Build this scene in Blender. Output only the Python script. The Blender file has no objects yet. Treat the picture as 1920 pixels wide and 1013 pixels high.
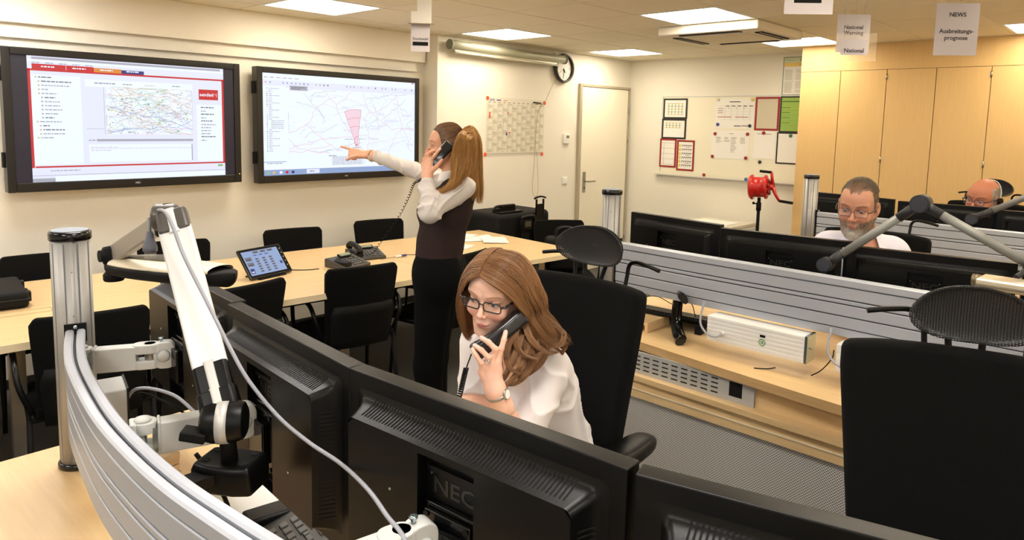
LAMP = 9.0; SCR = .66; EXPO = 0.72
CAMROWS = ((0.6859572971709113, 0.06465095406136458, -0.7247639895834599), (-0.727319230254627, 0.09057524660705192, -0.6802961575695461), (0.02166388145728112, 0.9937889005422766, 0.10915263349630101))
import bpy, bmesh, math, random
import numpy as np
from mathutils import Vector, Matrix, Euler
C = bpy.context.scene.collection
PI = math.pi
random.seed(7)
def V(*a): return Vector(a)
def lin(c): return c/12.92 if c <= .04045 else ((c+.055)/1.055)**2.4
def srgb(h):
    if isinstance(h, str):
        return tuple(lin(int(h[i:i+2], 16)/255) for i in (0, 2, 4))+(1,)
    return tuple(lin(c/255) for c in h)+(1,)
MATS = {}
def mat(name, col, rough=.5, metal=0, bump=0, bscale=200, emit=0, coat=0, spec=.5, var=0, vscale=5, sheen=0, alpha=1, trans=0, sss=0, vcol=None):
    m = bpy.data.materials.new(name); m.use_nodes = True; nt = m.node_tree
    b = nt.nodes['Principled BSDF']; c = srgb(col)
    b.inputs['Base Color'].default_value = c
    b.inputs['Roughness'].default_value = rough; b.inputs['Metallic'].default_value = metal
    b.inputs['Specular IOR Level'].default_value = spec
    b.inputs['Coat Weight'].default_value = coat
    if sheen: b.inputs['Sheen Weight'].default_value = sheen
    if alpha < 1: b.inputs['Alpha'].default_value = alpha
    if trans: b.inputs['Transmission Weight'].default_value = trans
    if sss:
        b.inputs['Subsurface Weight'].default_value = sss
        b.inputs['Subsurface Radius'].default_value = (.012, .005, .003); b.inputs['Subsurface Scale'].default_value = 1
    if emit:
        b.inputs['Emission Color'].default_value = c; b.inputs['Emission Strength'].default_value = emit
    tc = None
    if bump or var: tc = nt.nodes.new('ShaderNodeTexCoord')
    if vcol:
        a = nt.nodes.new('ShaderNodeAttribute'); a.attribute_name = vcol
        nt.links.new(a.outputs['Color'], b.inputs['Base Color'])
    if var:
        n = nt.nodes.new('ShaderNodeTexNoise'); n.inputs['Scale'].default_value = vscale; n.inputs['Detail'].default_value = 4
        nt.links.new(tc.outputs['Object'], n.inputs['Vector'])
        r = nt.nodes.new('ShaderNodeMapRange'); r.inputs[1].default_value = .3; r.inputs[2].default_value = .7
        r.inputs[3].default_value = 1-var; r.inputs[4].default_value = 1+var*.6
        nt.links.new(n.outputs['Fac'], r.inputs[0])
        mx = nt.nodes.new('ShaderNodeVectorMath'); mx.operation = 'SCALE'
        if vcol: nt.links.new(a.outputs['Color'], mx.inputs[0])
        else: mx.inputs[0].default_value = c[:3]
        nt.links.new(r.outputs[0], mx.inputs['Scale']); nt.links.new(mx.outputs[0], b.inputs['Base Color'])
    if bump:
        n = nt.nodes.new('ShaderNodeTexNoise'); n.inputs['Scale'].default_value = bscale; n.inputs['Detail'].default_value = 3
        nt.links.new(tc.outputs['Object'], n.inputs['Vector'])
        bp = nt.nodes.new('ShaderNodeBump'); bp.inputs['Strength'].default_value = bump; bp.inputs['Distance'].default_value = .01
        nt.links.new(n.outputs['Fac'], bp.inputs['Height']); nt.links.new(bp.outputs[0], b.inputs['Normal'])
    MATS[name] = m
    return m
def wood(name, c1, c2, axis=0, rough=.4, scale=3, stretch=14):
    m = mat(name, c1, rough); nt = m.node_tree; b = nt.nodes['Principled BSDF']
    tc = nt.nodes.new('ShaderNodeTexCoord'); mp = nt.nodes.new('ShaderNodeMapping')
    s = [stretch]*3; s[axis] = 1
    mp.inputs['Scale'].default_value = s
    n = nt.nodes.new('ShaderNodeTexNoise'); n.inputs['Scale'].default_value = scale; n.inputs['Detail'].default_value = 6; n.inputs['Roughness'].default_value = .65
    r = nt.nodes.new('ShaderNodeValToRGB'); r.color_ramp.elements[0].position = .32; r.color_ramp.elements[1].position = .7
    r.color_ramp.elements[0].color = srgb(c1); r.color_ramp.elements[1].color = srgb(c2)
    for a, bb in ((tc.outputs['Object'], mp.inputs[0]), (mp.outputs[0], n.inputs['Vector']), (n.outputs['Fac'], r.inputs[0]), (r.outputs[0], b.inputs['Base Color'])): nt.links.new(a, bb)
    return m

class MB:
    """collects shapes, links them as ONE mesh object"""
    def __init__(s): s.v = []; s.f = []; s.mi = []; s.sm = []; s.M = Matrix.Identity(4); s.cur = 0; s.smooth = False
    def at(s, loc=(0, 0, 0), rot=(0, 0, 0)): s.M = Matrix.Translation(loc) @ Euler(rot).to_matrix().to_4x4(); return s
    def add(s, vs, fs, smooth=None):
        o = len(s.v); s.v += [s.M @ Vector(p) for p in vs]
        sm = s.smooth if smooth is None else smooth
        for f in fs: s.f.append([o+i for i in f]); s.mi.append(s.cur); s.sm.append(sm)
        return s
    def box(s, c, d, rot=None):
        x, y, z = [k/2 for k in d]
        R = Euler(rot).to_matrix() if rot else Matrix.Identity(3)
        vs = [Vector(c)+R @ Vector((a*x, b*y, e*z)) for e in (-1, 1) for b in (-1, 1) for a in (-1, 1)]
        return s.add(vs, [(0, 2, 3, 1), (4, 5, 7, 6), (0, 1, 5, 4), (2, 6, 7, 3), (0, 4, 6, 2), (1, 3, 7, 5)], False)
    def b2(s, lo, hi): return s.box([(a+b)/2 for a, b in zip(lo, hi)], [b-a for a, b in zip(lo, hi)])
    def quad(s, a, b, c, d): return s.add([a, b, c, d], [(0, 1, 2, 3)], False)
    def frame(s, d):
        d = Vector(d).normalized(); u = d.orthogonal().normalized(); return u, d.cross(u)
    def tube(s, pts, r, n=8, cap=True, closed=False, sx=1, up=None):
        pts = [Vector(p) for p in pts]; N = len(pts)
        rs = r if isinstance(r, (list, tuple)) else [r]*N
        vs = []; u = Vector(up) if up else None
        for i, p in enumerate(pts):
            if closed: d = pts[(i+1) % N]-pts[i-1]
            else: d = pts[min(i+1, N-1)]-pts[max(i-1, 0)]
            if d.length < 1e-9: d = Vector((0, 0, 1))
            d.normalize()
            if u is None: u = d.orthogonal().normalized()
            u = (u-d*u.dot(d))
            if u.length < 1e-6: u = d.orthogonal()
            u.normalize(); w = d.cross(u)
            for k in range(n):
                a = 2*PI*k/n+PI/n; vs.append(p+u*(math.cos(a)*rs[i]*sx)+w*(math.sin(a)*rs[i]))
        fs = []
        for i in range(N if closed else N-1):
            j = (i+1) % N
            for k in range(n): fs.append((i*n+k, i*n+(k+1) % n, j*n+(k+1) % n, j*n+k))
        s.add(vs, fs, True if n > 5 else False)
        if cap and not closed:
            o = len(s.v)-len(vs)
            s.f.append([o+k for k in range(n)][::-1]); s.mi.append(s.cur); s.sm.append(False)
            s.f.append([o+(N-1)*n+k for k in range(n)]); s.mi.append(s.cur); s.sm.append(False)
        return s
    def cyl(s, a, b, r, r2=None, n=20): return s.tube([a, b], [r, r if r2 is None else r2], n)
    def lathe(s, prof, c=(0, 0, 0), axis=(0, 0, 1), n=24, sy=1):
        ax = Vector(axis).normalized(); u, w = s.frame(ax)
        vs = []
        for r, h in prof:
            for k in range(n):
                a = 2*PI*k/n; vs.append(Vector(c)+ax*h+u*math.cos(a)*r+w*math.sin(a)*r*sy)
        fs = [(i*n+k, i*n+(k+1) % n, (i+1)*n+(k+1) % n, (i+1)*n+k) for i in range(len(prof)-1) for k in range(n)]
        s.add(vs, fs, True)
        o = len(s.v)-len(vs)
        s.f.append([o+k for k in range(n)][::-1]); s.mi.append(s.cur); s.sm.append(False)
        s.f.append([o+(len(prof)-1)*n+k for k in range(n)]); s.mi.append(s.cur); s.sm.append(False)
        return s
    def prism(s, poly, ax, t0, t1):
        """poly 2D extruded along axis ax (0,1,2) from t0 to t1"""
        n = len(poly); vs = []
        for t in (t0, t1):
            for p in poly:
                q = list(p); q.insert(ax, t); vs.append(q)
        fs = [tuple(range(n))[::-1], tuple(range(n, 2*n))]+[(i, (i+1) % n, n+(i+1) % n, n+i) for i in range(n)]
        return s.add(vs, fs, False)
    def sweep(s, prof, path, up=(0, 0, 1), cap=True, smooth=False):
        """closed 2D profile (side,up) swept along path in horizontal plane"""
        path = [Vector(p) for p in path]; n = len(prof); vs = []; up = Vector(up)
        for i, p in enumerate(path):
            d = (path[min(i+1, len(path)-1)]-path[max(i-1, 0)]).normalized(); sd = d.cross(up).normalized(); uu = sd.cross(d)
            for a, b in prof: vs.append(p+sd*a+uu*b)
        fs = [(i*n+k, i*n+(k+1) % n, (i+1)*n+(k+1) % n, (i+1)*n+k) for i in range(len(path)-1) for k in range(n)]
        if cap: fs += [tuple(range(n))[::-1], tuple(range(len(vs)-n, len(vs)))]
        return s.add(vs, fs, smooth)
    def surf(s, fn, nu, nv, smooth=True, closeu=False):
        vs = [fn(i/(nu-(0 if closeu else 1)), j/(nv-1)) for i in range(nu) for j in range(nv)]
        fs = []
        for i in range(nu if closeu else nu-1):
            a = i*nv; b = ((i+1) % nu)*nv
            for j in range(nv-1): fs.append((a+j, b+j, b+j+1, a+j+1))
        return s.add(vs, fs, smooth)
    def sphere(s, c, r, n=16, m=10):
        r = r if isinstance(r, (list, tuple)) else (r, r, r)
        return s.surf(lambda u, v: Vector(c)+Vector((r[0]*math.cos(2*PI*u)*math.sin(PI*v), r[1]*math.sin(2*PI*u)*math.sin(PI*v), -r[2]*math.cos(PI*v))), n, m, True, True)
    def build(s, name, mats, parent=None, bevel=0, seg=2, subd=0, solid=0, recalc=True):
        me = bpy.data.meshes.new(name)
        me.from_pydata([tuple(p) for p in s.v], [], s.f)
        if not isinstance(mats, (list, tuple)): mats = [mats]
        for m in mats: me.materials.append(m)
        me.polygons.foreach_set('material_index', s.mi); me.polygons.foreach_set('use_smooth', s.sm)
        if recalc:
            bm = bmesh.new(); bm.from_mesh(me); bmesh.ops.recalc_face_normals(bm, faces=bm.faces); bm.to_mesh(me); bm.free()
        me.update()
        o = bpy.data.objects.new(name, me); C.objects.link(o)
        if parent: o.parent = parent
        if solid: md = o.modifiers.new('s', 'SOLIDIFY'); md.thickness = solid; md.offset = 0
        if bevel:
            md = o.modifiers.new('b', 'BEVEL'); md.width = bevel; md.segments = seg; md.limit_method = 'ANGLE'; md.angle_limit = .7; md.use_clamp_overlap = True
            me.polygons.foreach_set('use_smooth', [True]*len(me.polygons))
            w = o.modifiers.new('w', 'WEIGHTED_NORMAL'); w.keep_sharp = False
        if subd: md = o.modifiers.new('ss', 'SUBSURF'); md.levels = subd; md.render_levels = subd
        return o
def thing(name, label, cat, loc=(0, 0, 0), rz=0, group=None):
    o = bpy.data.objects.new(name, None); C.objects.link(o); o.empty_display_size = .05
    o.location = loc; o.rotation_euler = (0, 0, rz); o['label'] = label; o['category'] = cat
    if group: o['group'] = group
    return o
def tag(o, label, cat, group=None, kind=None):
    o['label'] = label; o['category'] = cat
    if group: o['group'] = group
    if kind: o['kind'] = kind
    return o
def struct(o): o['kind'] = 'structure'; return o
def dup(root, loc, rz, label, group=None, cat=None):
    r = root.copy(); C.objects.link(r); r.location = loc; r.rotation_euler = (0, 0, rz); r['label'] = label
    if group: r['group'] = group
    def rec(a, b):
        for ch in [o for o in list(C.objects) if o.parent == a]:
            c = ch.copy(); C.objects.link(c); c.parent = b; rec(ch, c)
    rec(root, r)
    return r
def text_mesh(txt, size, bold=False, extrude=0.0003):
    cu = bpy.data.curves.new('t', 'FONT'); cu.body = txt; cu.size = size; cu.align_x = 'CENTER'; cu.align_y = 'CENTER'
    if bold: cu.offset = size*.015
    cu.extrude = extrude; cu.resolution_u = 2
    o = bpy.data.objects.new('t', cu); C.objects.link(o)
    dg = bpy.context.evaluated_depsgraph_get(); dg.update()
    me = o.evaluated_get(dg).to_mesh()
    vs = [v.co.copy() for v in me.vertices]; fs = [tuple(p.vertices) for p in me.polygons]
    o.evaluated_get(dg).to_mesh_clear(); bpy.data.objects.remove(o); bpy.data.curves.remove(cu)
    return vs, fs
def put_text(mb, txt, size, origin, ux, uy, bold=False, sx=1, lift=0):
    """text centred at origin; ux = reading direction, uy = up"""
    ux = Vector(ux).normalized(); uy = Vector(uy).normalized(); n = ux.cross(uy)
    vs, fs = text_mesh(txt, size, bold)
    mb.add([Vector(origin)+ux*(p.x*sx)+uy*p.y+n*(p.z+lift) for p in vs], fs, False)
def catmull(pts, n):
    P = [Vector(p) for p in pts]; P = [P[0]*2-P[1]]+P+[P[-1]*2-P[-2]]; out = []
    m = len(P)-3
    for i in range(n):
        t = i/(n-1)*m; k = min(int(t), m-1); t -= k
        a, b, c, d = P[k:k+4]
        out.append(.5*((2*b)+(c-a)*t+(2*a-5*b+4*c-d)*t*t+(3*b-a-3*c+d)*t**3))
    return out
def rrect(w, h, r, n=4):
    o = []
    for cx, cy, a0 in ((w/2-r, h/2-r, 0), (-w/2+r, h/2-r, 90), (-w/2+r, -h/2+r, 180), (w/2-r, -h/2+r, 270)):
        for k in range(n+1):
            a = math.radians(a0+90*k/n); o.append((cx+r*math.cos(a), cy+r*math.sin(a)))
    return o
# ---------------- camera ----------------
cam = bpy.data.cameras.new('camera'); co = bpy.data.objects.new('camera', cam); C.objects.link(co)
bpy.context.scene.camera = co
cam.sensor_width = 36; cam.lens = 1310/1920*36; cam.shift_y = -(506.5-373)/1920; cam.clip_start = .05
R3 = Matrix(CAMROWS)
co.matrix_world = Matrix.Translation((0, 0, 1.72)) @ R3.to_4x4()
sc = bpy.context.scene
sc.view_settings.view_transform = 'Standard'; sc.view_settings.look = 'None'; sc.view_settings.gamma = 1
sc.view_settings.use_curve_mapping = False; sc.view_settings.exposure = EXPO
# ---------------- materials ----------------
m_wall = mat('wall_plaster', (236, 231, 218), .85, bump=.15, bscale=160)
m_ceil = mat('ceiling_tile', (238, 230, 208), .9, bump=.25, bscale=250)
m_grid = mat('ceiling_grid', (238, 234, 222), .6)
m_dark = mat('dark_brown', (40, 36, 30), .9)  # one dark brown for baseboards, slots, seam and back panel
m_carpet = mat('carpet', (92, 90, 86), .95, bump=.6, bscale=400, var=.25, vscale=120)
m_maple = wood('maple_cabinet', (220, 182, 120), (226, 190, 130), axis=2, rough=.45, scale=4, stretch=20)
m_desk = wood('beech_desk', (220, 186, 134), (230, 199, 150), axis=0, rough=.38, scale=3, stretch=16)
m_deskY = wood('beech_desk_cross', (218, 184, 132), (228, 197, 148), axis=1, rough=.38, scale=3, stretch=16)
m_edge = wood('beech_edge', (196, 158, 106), (212, 176, 124), axis=1, rough=.45, scale=3, stretch=16)
m_black = mat('black_plastic', (8, 8, 8), .36, spec=.24, bump=.05, bscale=900)
m_blackg = mat('black_gloss', (8, 8, 9), .18)
m_blackm = mat('black_matte', (9, 9, 9), .7, bump=.1, bscale=600, spec=.25)
m_fabric = mat('black_fabric', (9, 9, 9), .95, bump=.5, bscale=900, spec=.2)
m_bezel = mat('screen_bezel', (20, 18, 16), .35)
m_alu = mat('brushed_aluminium', (176, 174, 170), .5, metal=.55)
m_alum = mat('matt_aluminium', (168, 170, 174), .5, metal=.35)
m_rail = mat('anodised_rail', (184, 188, 197), .42, metal=.25)
m_raild = mat('rail_groove', (60, 62, 66), .6)
m_steel = mat('stainless', (170, 166, 158), .3, metal=.9)
m_zinc = mat('zinc_steel', (190, 205, 205), .25, metal=.95)
m_ltgrey = mat('light_grey_plastic', (205, 206, 202), .4)
m_white = mat('white_paint', (238, 237, 232), .4)
m_paper = mat('paper', (240, 238, 232), .8)
m_glow = mat('light_diffuser', (255, 242, 218), .5, emit=LAMP); m_glow2 = mat('neutral_diffuser', (255, 250, 244), .5, emit=LAMP*1.35)
m_cabw = mat('grey_cable', (158, 160, 168), .45)
m_red = mat('red_paint', (196, 26, 22), .35, coat=.3)
m_orange = mat('orange_dot', (232, 84, 44), .6)
# ---------------- room shell ----------------
X0, X1, Y0, YC, YT, YS, ZC = -2.6, 7.334, -3.6, 4.927, 5.13, 5.06, 2.498
def s_box(name, lo, hi, m, bevel=0): return struct(MB().b2(lo, hi).build(name, m, bevel=bevel))
s_box('floor', (X0, Y0, -.1), (X1+.1, YT+.1, 0), m_carpet)
s_box('wall_right', (X1, Y0, 0), (X1+.1, YC, ZC), m_wall)
s_box('wall_back', (4.22, YC, 0), (X1+.1, YC+.3, ZC), m_wall)
s_box('wall_left', (X0, YT, 0), (4.22, YT+.1, ZC), m_wall)
s_box('trim_1', (X0, YS, 2.245), (4.19, YT, ZC), m_wall, .004)     # soffit above the screens
s_box('trim_2', (X0, YT-.03, 2.16), (4.12, YT, 2.245), m_wall)
s_box('wall_front', (X0, Y0-.1, 0), (X1+.1, Y0, ZC), m_wall)
s_box('wall_rear', (X0-.1, Y0-.1, 0), (X0, YT+.1, ZC), m_wall)
# ceiling: tiles with real recessed joints; openings where luminaires sit
T = .625; GX, GY = 4.29, 4.115     # a tile corner of the grid
LX = [GX-3*T*k for k in range(-1, 4)]; LY = [GY-3*T*k for k in range(0, 5)]
lights = []
for lx in LX:
    for ly in LY:
        if lx+T < X1 and lx > X0 and ly > Y0: lights.append((lx, ly))
cl = MB(); g = .006
i0 = int(math.floor((X0-GX)/T)); i1 = int(math.ceil((X1-GX)/T)); j0 = int(math.floor((Y0-GY)/T)); j1 = int(math.ceil((YT-GY)/T))
lset = {(round((x-GX)/T), round((y-GY)/T)) for x, y in lights}
cl.cur = 1; cl.b2((X0-.1, Y0-.1, ZC+.06), (X1+.1, YT+.2, ZC+.08))
for i in range(i0, i1):
    for j in range(j0, j1):
        if (i, j) in lset: continue
        xa, xb = max(GX+i*T+g, X0), min(GX+(i+1)*T-g, X1+.05); ya, yb = max(GY+j*T+g, Y0), min(GY+(j+1)*T-g, YT+.05)
        if xb <= xa or yb <= ya: continue
        cl.cur = 0; cl.b2((xa, ya, ZC), (xb, yb, ZC+.015))
cl.cur = 2
for i in range(i0, i1+1):
    x = GX+i*T
    if X0 < x < X1: cl.b2((x-g, Y0, ZC+.003), (x+g, YT, ZC+.02))
for j in range(j0, j1+1):
    y = GY+j*T
    if Y0 < y < YT: cl.b2((X0, y-g, ZC+.004), (X1, y+g, ZC+.021))
struct(cl.build('ceiling', [m_ceil, m_wall, m_grid]))
# luminaires
def lum():
    t = thing('ceiling_light', 'square recessed ceiling light above the end of the meeting table', 'ceiling light', (0, 0, ZC), 0, 'square recessed ceiling lights')
    f = MB()
    for a, b in (((.008, .008, -.002), (T-.008, .03, .05)), ((.008, T-.03, -.002), (T-.008, T-.008, .05)), ((.008, .03, -.002), (.03, T-.03, .05)), ((T-.03, .03, -.002), (T-.008, T-.03, .05))): f.b2(a, b)
    f.build('frame', m_white, t)
    MB().b2((.03, .03, .004), (T-.03, T-.03, .02)).build('diffuser', m_glow, t)
    return t
LL = {(4.29, 4.115): 'square lit ceiling light directly in front of the roll-up projection screen',
      (2.415, 4.115): 'square lit ceiling light above the gap between the two wall screens',
      (6.165, 4.115): 'square lit ceiling light in the corner above the white door',
      (4.29, 2.24): 'square lit ceiling light touching the ceiling air conditioning cassette',
      (6.165, 2.24): 'square lit ceiling light beside the top of the first cupboard panel',
      (6.165, .365): 'square lit ceiling light above the cupboard doors behind the balding man'}
proto = None
for lx, ly in lights:
    lab = None
    for k, v in LL.items():
        if abs(k[0]-lx) < .02 and abs(k[1]-ly) < .02: lab = v
    lab = lab or 'square lit recessed ceiling light over the near workstations and the aisle'
    if proto is None: proto = lum(); proto.location = (lx, ly, ZC); proto['label'] = lab
    else: nl = dup(proto, (lx, ly, ZC), 0, lab)
    if lx < 2.3:
        for c_ in [c_ for c_ in C.objects if c_.parent == (proto if proto.location.x == lx and proto.location.y == ly else nl) and c_.name.startswith('diffuser')]: c_.material_slots[0].link = 'OBJECT'; c_.material_slots[0].material = m_glow2
# air conditioning cassette
ac = thing('air_conditioner', 'white ceiling air conditioning cassette with four louvred slots', 'air conditioner', (4.93, 2.24, ZC), 0)
a = MB(); a.b2((0, 0, -.07), (.83, .83, .0)); a.build('housing', m_wall, ac, .012)
a = MB()
for c, d in (((.415, .07, 0), (.5, .06, .012)), ((.415, .76, 0), (.5, .06, .012)), ((.07, .415, 0), (.06, .5, .012)), ((.76, .415, 0), (.06, .5, .012))): a.box((c[0], c[1], -.0706), d)
a.build('air_slot', m_dark, ac)
a = MB()
for c, d in (((.415, .075, 0), (.48, .035, .003)), ((.415, .755, 0), (.48, .035, .003)), ((.075, .415, 0), (.035, .48, .003)), ((.755, .415, 0), (.035, .48, .003))): a.box((c[0], c[1], -.074), d, (.25 if d[0] > d[1] else 0, .25 if d[0] < d[1] else 0, 0))
a.build('louvre', m_ltgrey, ac)
MB().box((.415, .415, -.073), (.5, .5, .01)).build('intake_grille', m_ceil, ac)
# smoke detector at the top edge
sd = MB(); sd.lathe([(.05, 0), (.05, -.02), (.036, -.045), (.015, -.05)], (3.72, 1.97, ZC)); tag(sd.build('smoke_detector', m_ltgrey), 'small round smoke detector on the ceiling above the air conditioning cassette', 'smoke detector')
# door on wall_back
d = struct(bpy.data.objects.new('door_1', None)); C.objects.link(d); d.location = (6.3, YC, 0)
DW, DH = .96, 2.17
f = MB()
f.b2((0, -.035, 0), (.045, 0, DH)); f.b2((.045, -.035, DH-.03), (DW+.04, 0, DH)); f.b2((DW, -.035, 0), (DW+.03, 0, DH-.03)); f.build('door_frame', mat('door_frame_paint', (176, 166, 142), .5), d, .003)
f = MB(); f.b2((.052, -.028, .005), (DW-.004, -.001, DH-.036)); lf = f.build('door_leaf', mat('door_paint', (244, 238, 218), .55), d)
f = MB(); f.b2((.095, -.038, .93), (.145, -.029, 1.17)); f.build('lock_plate', m_steel, d, .003)
f = MB(); f.tube([(.12, -.03, 1.06), (.12, -.085, 1.06), (.135, -.09, 1.06), (.255, -.09, 1.06)], .009, 10); f.build('door_handle', m_steel, d)
f = MB(); f.cyl((.12, -.042, .985), (.12, -.038, .985), .009); f.build('lock_cylinder', m_blackm, d)
for z in (.3, 1.85, 1.5): MB().cyl((DW+.005, -.043, z), (DW+.005, -.043, z+.08), .008, n=10).build('hinge', m_steel, d)
s_box('baseboard_back', (4.22, YC-.012, 0), (6.3, YC, .06), m_dark)
s_box('baseboard_left', (X0, YT-.012, 0), (4.22, YT, .06), m_dark)
s_box('baseboard_right', (X1-.012, 2.7, 0), (X1, YC, .06), m_dark)
# switch, thermostat
s = thing('thermostat', 'white wall thermostat with small grey display beside the door', 'thermostat', (6.1, YC, 1.55))
MB().box((0, -.012, 0), (.1, .024, .11)).build('housing', m_white, s, .004); MB().box((.01, -.0245, .02), (.05, .003, .03)).build('display', mat('lcd', (120, 122, 105), .3), s)
b_ = MB(); [b_.box((-.02+.02*k, -.025, -.02), (.01, .003, .006)) for k in range(3)]; b_.build('button', m_ltgrey, s)
s = thing('light_switch', 'white square light switch low beside the door', 'light switch', (6.1, YC, 1.08))
MB().box((0, -.006, 0), (.085, .012, .085)).build('frame', m_white, s, .004); MB().box((0, -.013, 0), (.06, .006, .06)).build('rocker', m_white, s, .003)
# clock
k = thing('wall_clock', 'round wall clock with dark rim above the calendar', 'clock', (6.0, YC, 2.314))
f = MB(); f.lathe([(.125, -.005), (.15, -.01), (.158, -.035), (.15, -.055), (.132, -.05), (.13, -.02)], (0, 0, 0), (0, 1, 0), 48); f.build('rim', mat('clock_rim', (52, 48, 44), .35), k)
f = MB(); f.lathe([(.131, -.02), (.131, -.024)], (0, 0, 0), (0, 1, 0), 40); f.build('dial', m_paper, k)
f = MB()
for h in range(12):
    an = h*PI/6; rr = .108
    if h % 3 == 0: put_text(f, {0: '12', 3: '3', 6: '6', 9: '9'}[h], .036, (math.sin(an)*.1, -.0245, math.cos(an)*.1), (1, 0, 0), (0, 0, 1))
    else: f.box((math.sin(an)*rr, -.0247, math.cos(an)*rr), (.004, .001, .014), (0, an, 0))
f.build('numerals', m_blackm, k)
for nm, an, L_, w in (('hour_hand', math.radians(150), .055, .007), ('minute_hand', math.radians(178), .085, .005)):
    MB().box((math.sin(an)*L_/2, -.028, math.cos(an)*L_/2), (w, .002, L_), (0, an, 0)).build(nm, m_blackm, k)
# projection screen (rolled up)
k = thing('projection_screen', 'rolled-up projection screen in a long metal case under the ceiling', 'projection screen', (4.30, YC-.09, 2.41))
f = MB(); f.cyl((0, 0, 0), (1.62, 0, -.012), .042, n=24); f.build('case', mat('screen_case', (178, 178, 158), .35, metal=.3), k)
mat('grey_cap', (120, 125, 108), .6)
for a_ in (-.02, 1.62): f = MB(); z_ = -.012 if a_ > 0 else 0; f.cyl((a_, 0, z_), (a_+.02, 0, z_), .046, n=24); f.build('end_cap', MATS['grey_cap'], k)
f = MB(); f.cyl((.05, 0, -.065), (1.52, 0, -.078), .011, n=12); f.box((.78, .0, -.052), (1.46, .004, .03), (0, .009, 0)); f.build('bottom_bar', mat('bar_metal', (214, 210, 190), .3, metal=.4), k)
f = MB(); [f.box((x, .05, .03), (.03, .09, .03)) for x in (.12, .8, 1.5)]; f.build('wall_bracket', m_ltgrey, k)
f = MB(); f.tube(catmull([(5.95, YC-.045, 2.30), (5.84, YC-.03, 2.16), (5.72, YC-.02, 1.96), (5.60, YC-.015, 1.80), (5.57, YC-.012, 1.3), (5.55, YC-.012, 1.02), (5.60, YC-.01, .93), (5.645, YC-.01, 1.0), (5.62, YC-.012, 1.3), (5.6, YC-.012, 1.42)], 60), .0022, 6)
tag(f.build('pull_cord', mat('cord_beige', (170, 150, 110), .8)), 'thin beige cord hanging from the clock over the year calendar', 'cord')
# year calendar
def year_cal():
    k = thing('year_calendar', 'large year planner poster held by four orange dots', 'calendar', (4.853, YC, 1.385))
    W, H = .87, .575
    f = MB(); f.cur = 0; f.b2((0, -.003, 0), (W, -.001, H))
    rn = random.Random(3)
    y = -.0035
    for c in range(12):
        xa = .012+c*(W-.024)/12; cw = (W-.024)/12
        f.cur = 1; f.b2((xa, y-.0005, .03), (xa+.0012, y, H-.055))
        f.cur = 5; f.b2((xa+.01, y-.0005, H-.05), (xa+.045, y, H-.044))
        for r in range(31):
            z = .032+r*(H-.09)/31; h = (H-.09)/31
            wk = (r+c*3) % 7
            f.cur = 3 if wk < 2 else (2 if wk % 2 == 0 else 1)
            if wk < 2: f.b2((xa+.003, y-.0004, z+.001), (xa+cw-.004, y, z+h-.001))
            else: f.b2((xa+.004, y-.0004, z+.003), (xa+cw*(.35 if rn.random() < .8 else .8), y, z+h-.007))
    f.cur = 2
    for c in range(40): f.b2((.02+c*.0207, y-.0004, .008), (.02+c*.0207+.014, y, .022))
    f.cur = 4
    for (x, z, w, h) in ((.035, .37, .02, .06), (.3, .41, .012, .03), (.19, .3, .015, .01), (.32, .22, .03, .012)): f.b2((x, y-.0008, z), (x+w, y, z+h))
    f.cur = 6; f.b2((.28, y-.0008, .2), (.3, y, .23))
    f.cur = 4; f.b2((.24, y-.0008, H-.03), (.29, y, H-.024)); f.cur = 6
    put_text(f, '2018', .034, (.075, y-.0006, H-.026), (1, 0, 0), (0, 0, 1), True)
    f.cur = 6; f.b2((.14, y-.0008, H-.03), (.2, y, H-.02))
    ms = [mat('cal_paper', (226, 221, 205), .7), mat('cal_l1', (200, 196, 182), .8), mat('cal_l2', (178, 174, 160), .8), mat('cal_l3', (196, 192, 172), .8), mat('cal_red', (214, 90, 70), .8), mat('cal_l5', (120, 118, 112), .8), mat('cal_blue', (60, 70, 150), .8)]
    f.build('sheet', ms, k)
    f = MB(); f.tube([(.68, -.012, H-.028), (.8, -.012, H-.034)], .006, 8); f.build('marker_pen', m_blackm, k)
    for x, z in ((.01, H-.01), (W-.005, H-.03), (-.01, .012), (W-.025, .0)):
        MB().lathe([(.02, 0), (.02, -.003)], (x, -.0045, z), (0, 1, 0), 20).build('adhesive_dot', m_orange, k)
year_cal()
# cupboards: floor-to-ceiling maple doors, front plane X=6.886
XF = 6.886
cab_y = [2.67, 2.303, 1.908, 1.52, 1.124, .73, .34, -.05, -.45]
labs = ['maple cupboard door beside the first aid poster', 'maple cupboard door above the slim metal column beside the far monitors', 'maple cupboard door directly behind the bearded man', 'maple cupboard door seen between the bearded and the balding man', 'maple cupboard door directly behind the balding man', 'maple cupboard door behind the headrest beyond the balding man', 'maple cupboard door beyond the far rail end, next to the balding man\'s side', 'last maple cupboard door of the run, deep behind the far workstations']
bx = MB(); bx.b2((XF+.02, -3.6, 0), (X1-.002, 2.67, 2.262)); bx.build('carcass', m_maple)
cc = bpy.data.objects['carcass']; tag(cc, 'maple carcass of the wall of cupboards', 'cupboard'); cc.name = 'cupboard_run'
for i in range(8):
    ya, yb = cab_y[i+1], cab_y[i]
    gap = .003
    k = thing('tall_cupboard', labs[i], 'cupboard', (XF, (ya+yb)/2, 0), 0, 'maple cupboard doors')
    w = yb-ya
    MB().b2((0, -w/2+gap, .0), (.019, w/2-gap, 2.258)).build('door_panel', m_maple, k)
    f = MB(); sgn = -1 if i % 2 else 1
    if i % 2:
        for z in (.5, 1.43, 2.17): MB().cyl((-.004, sgn*(w/2), z), (-.004, sgn*(w/2), z+.05), .0065, n=10).build('hinge', m_steel, k)
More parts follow.
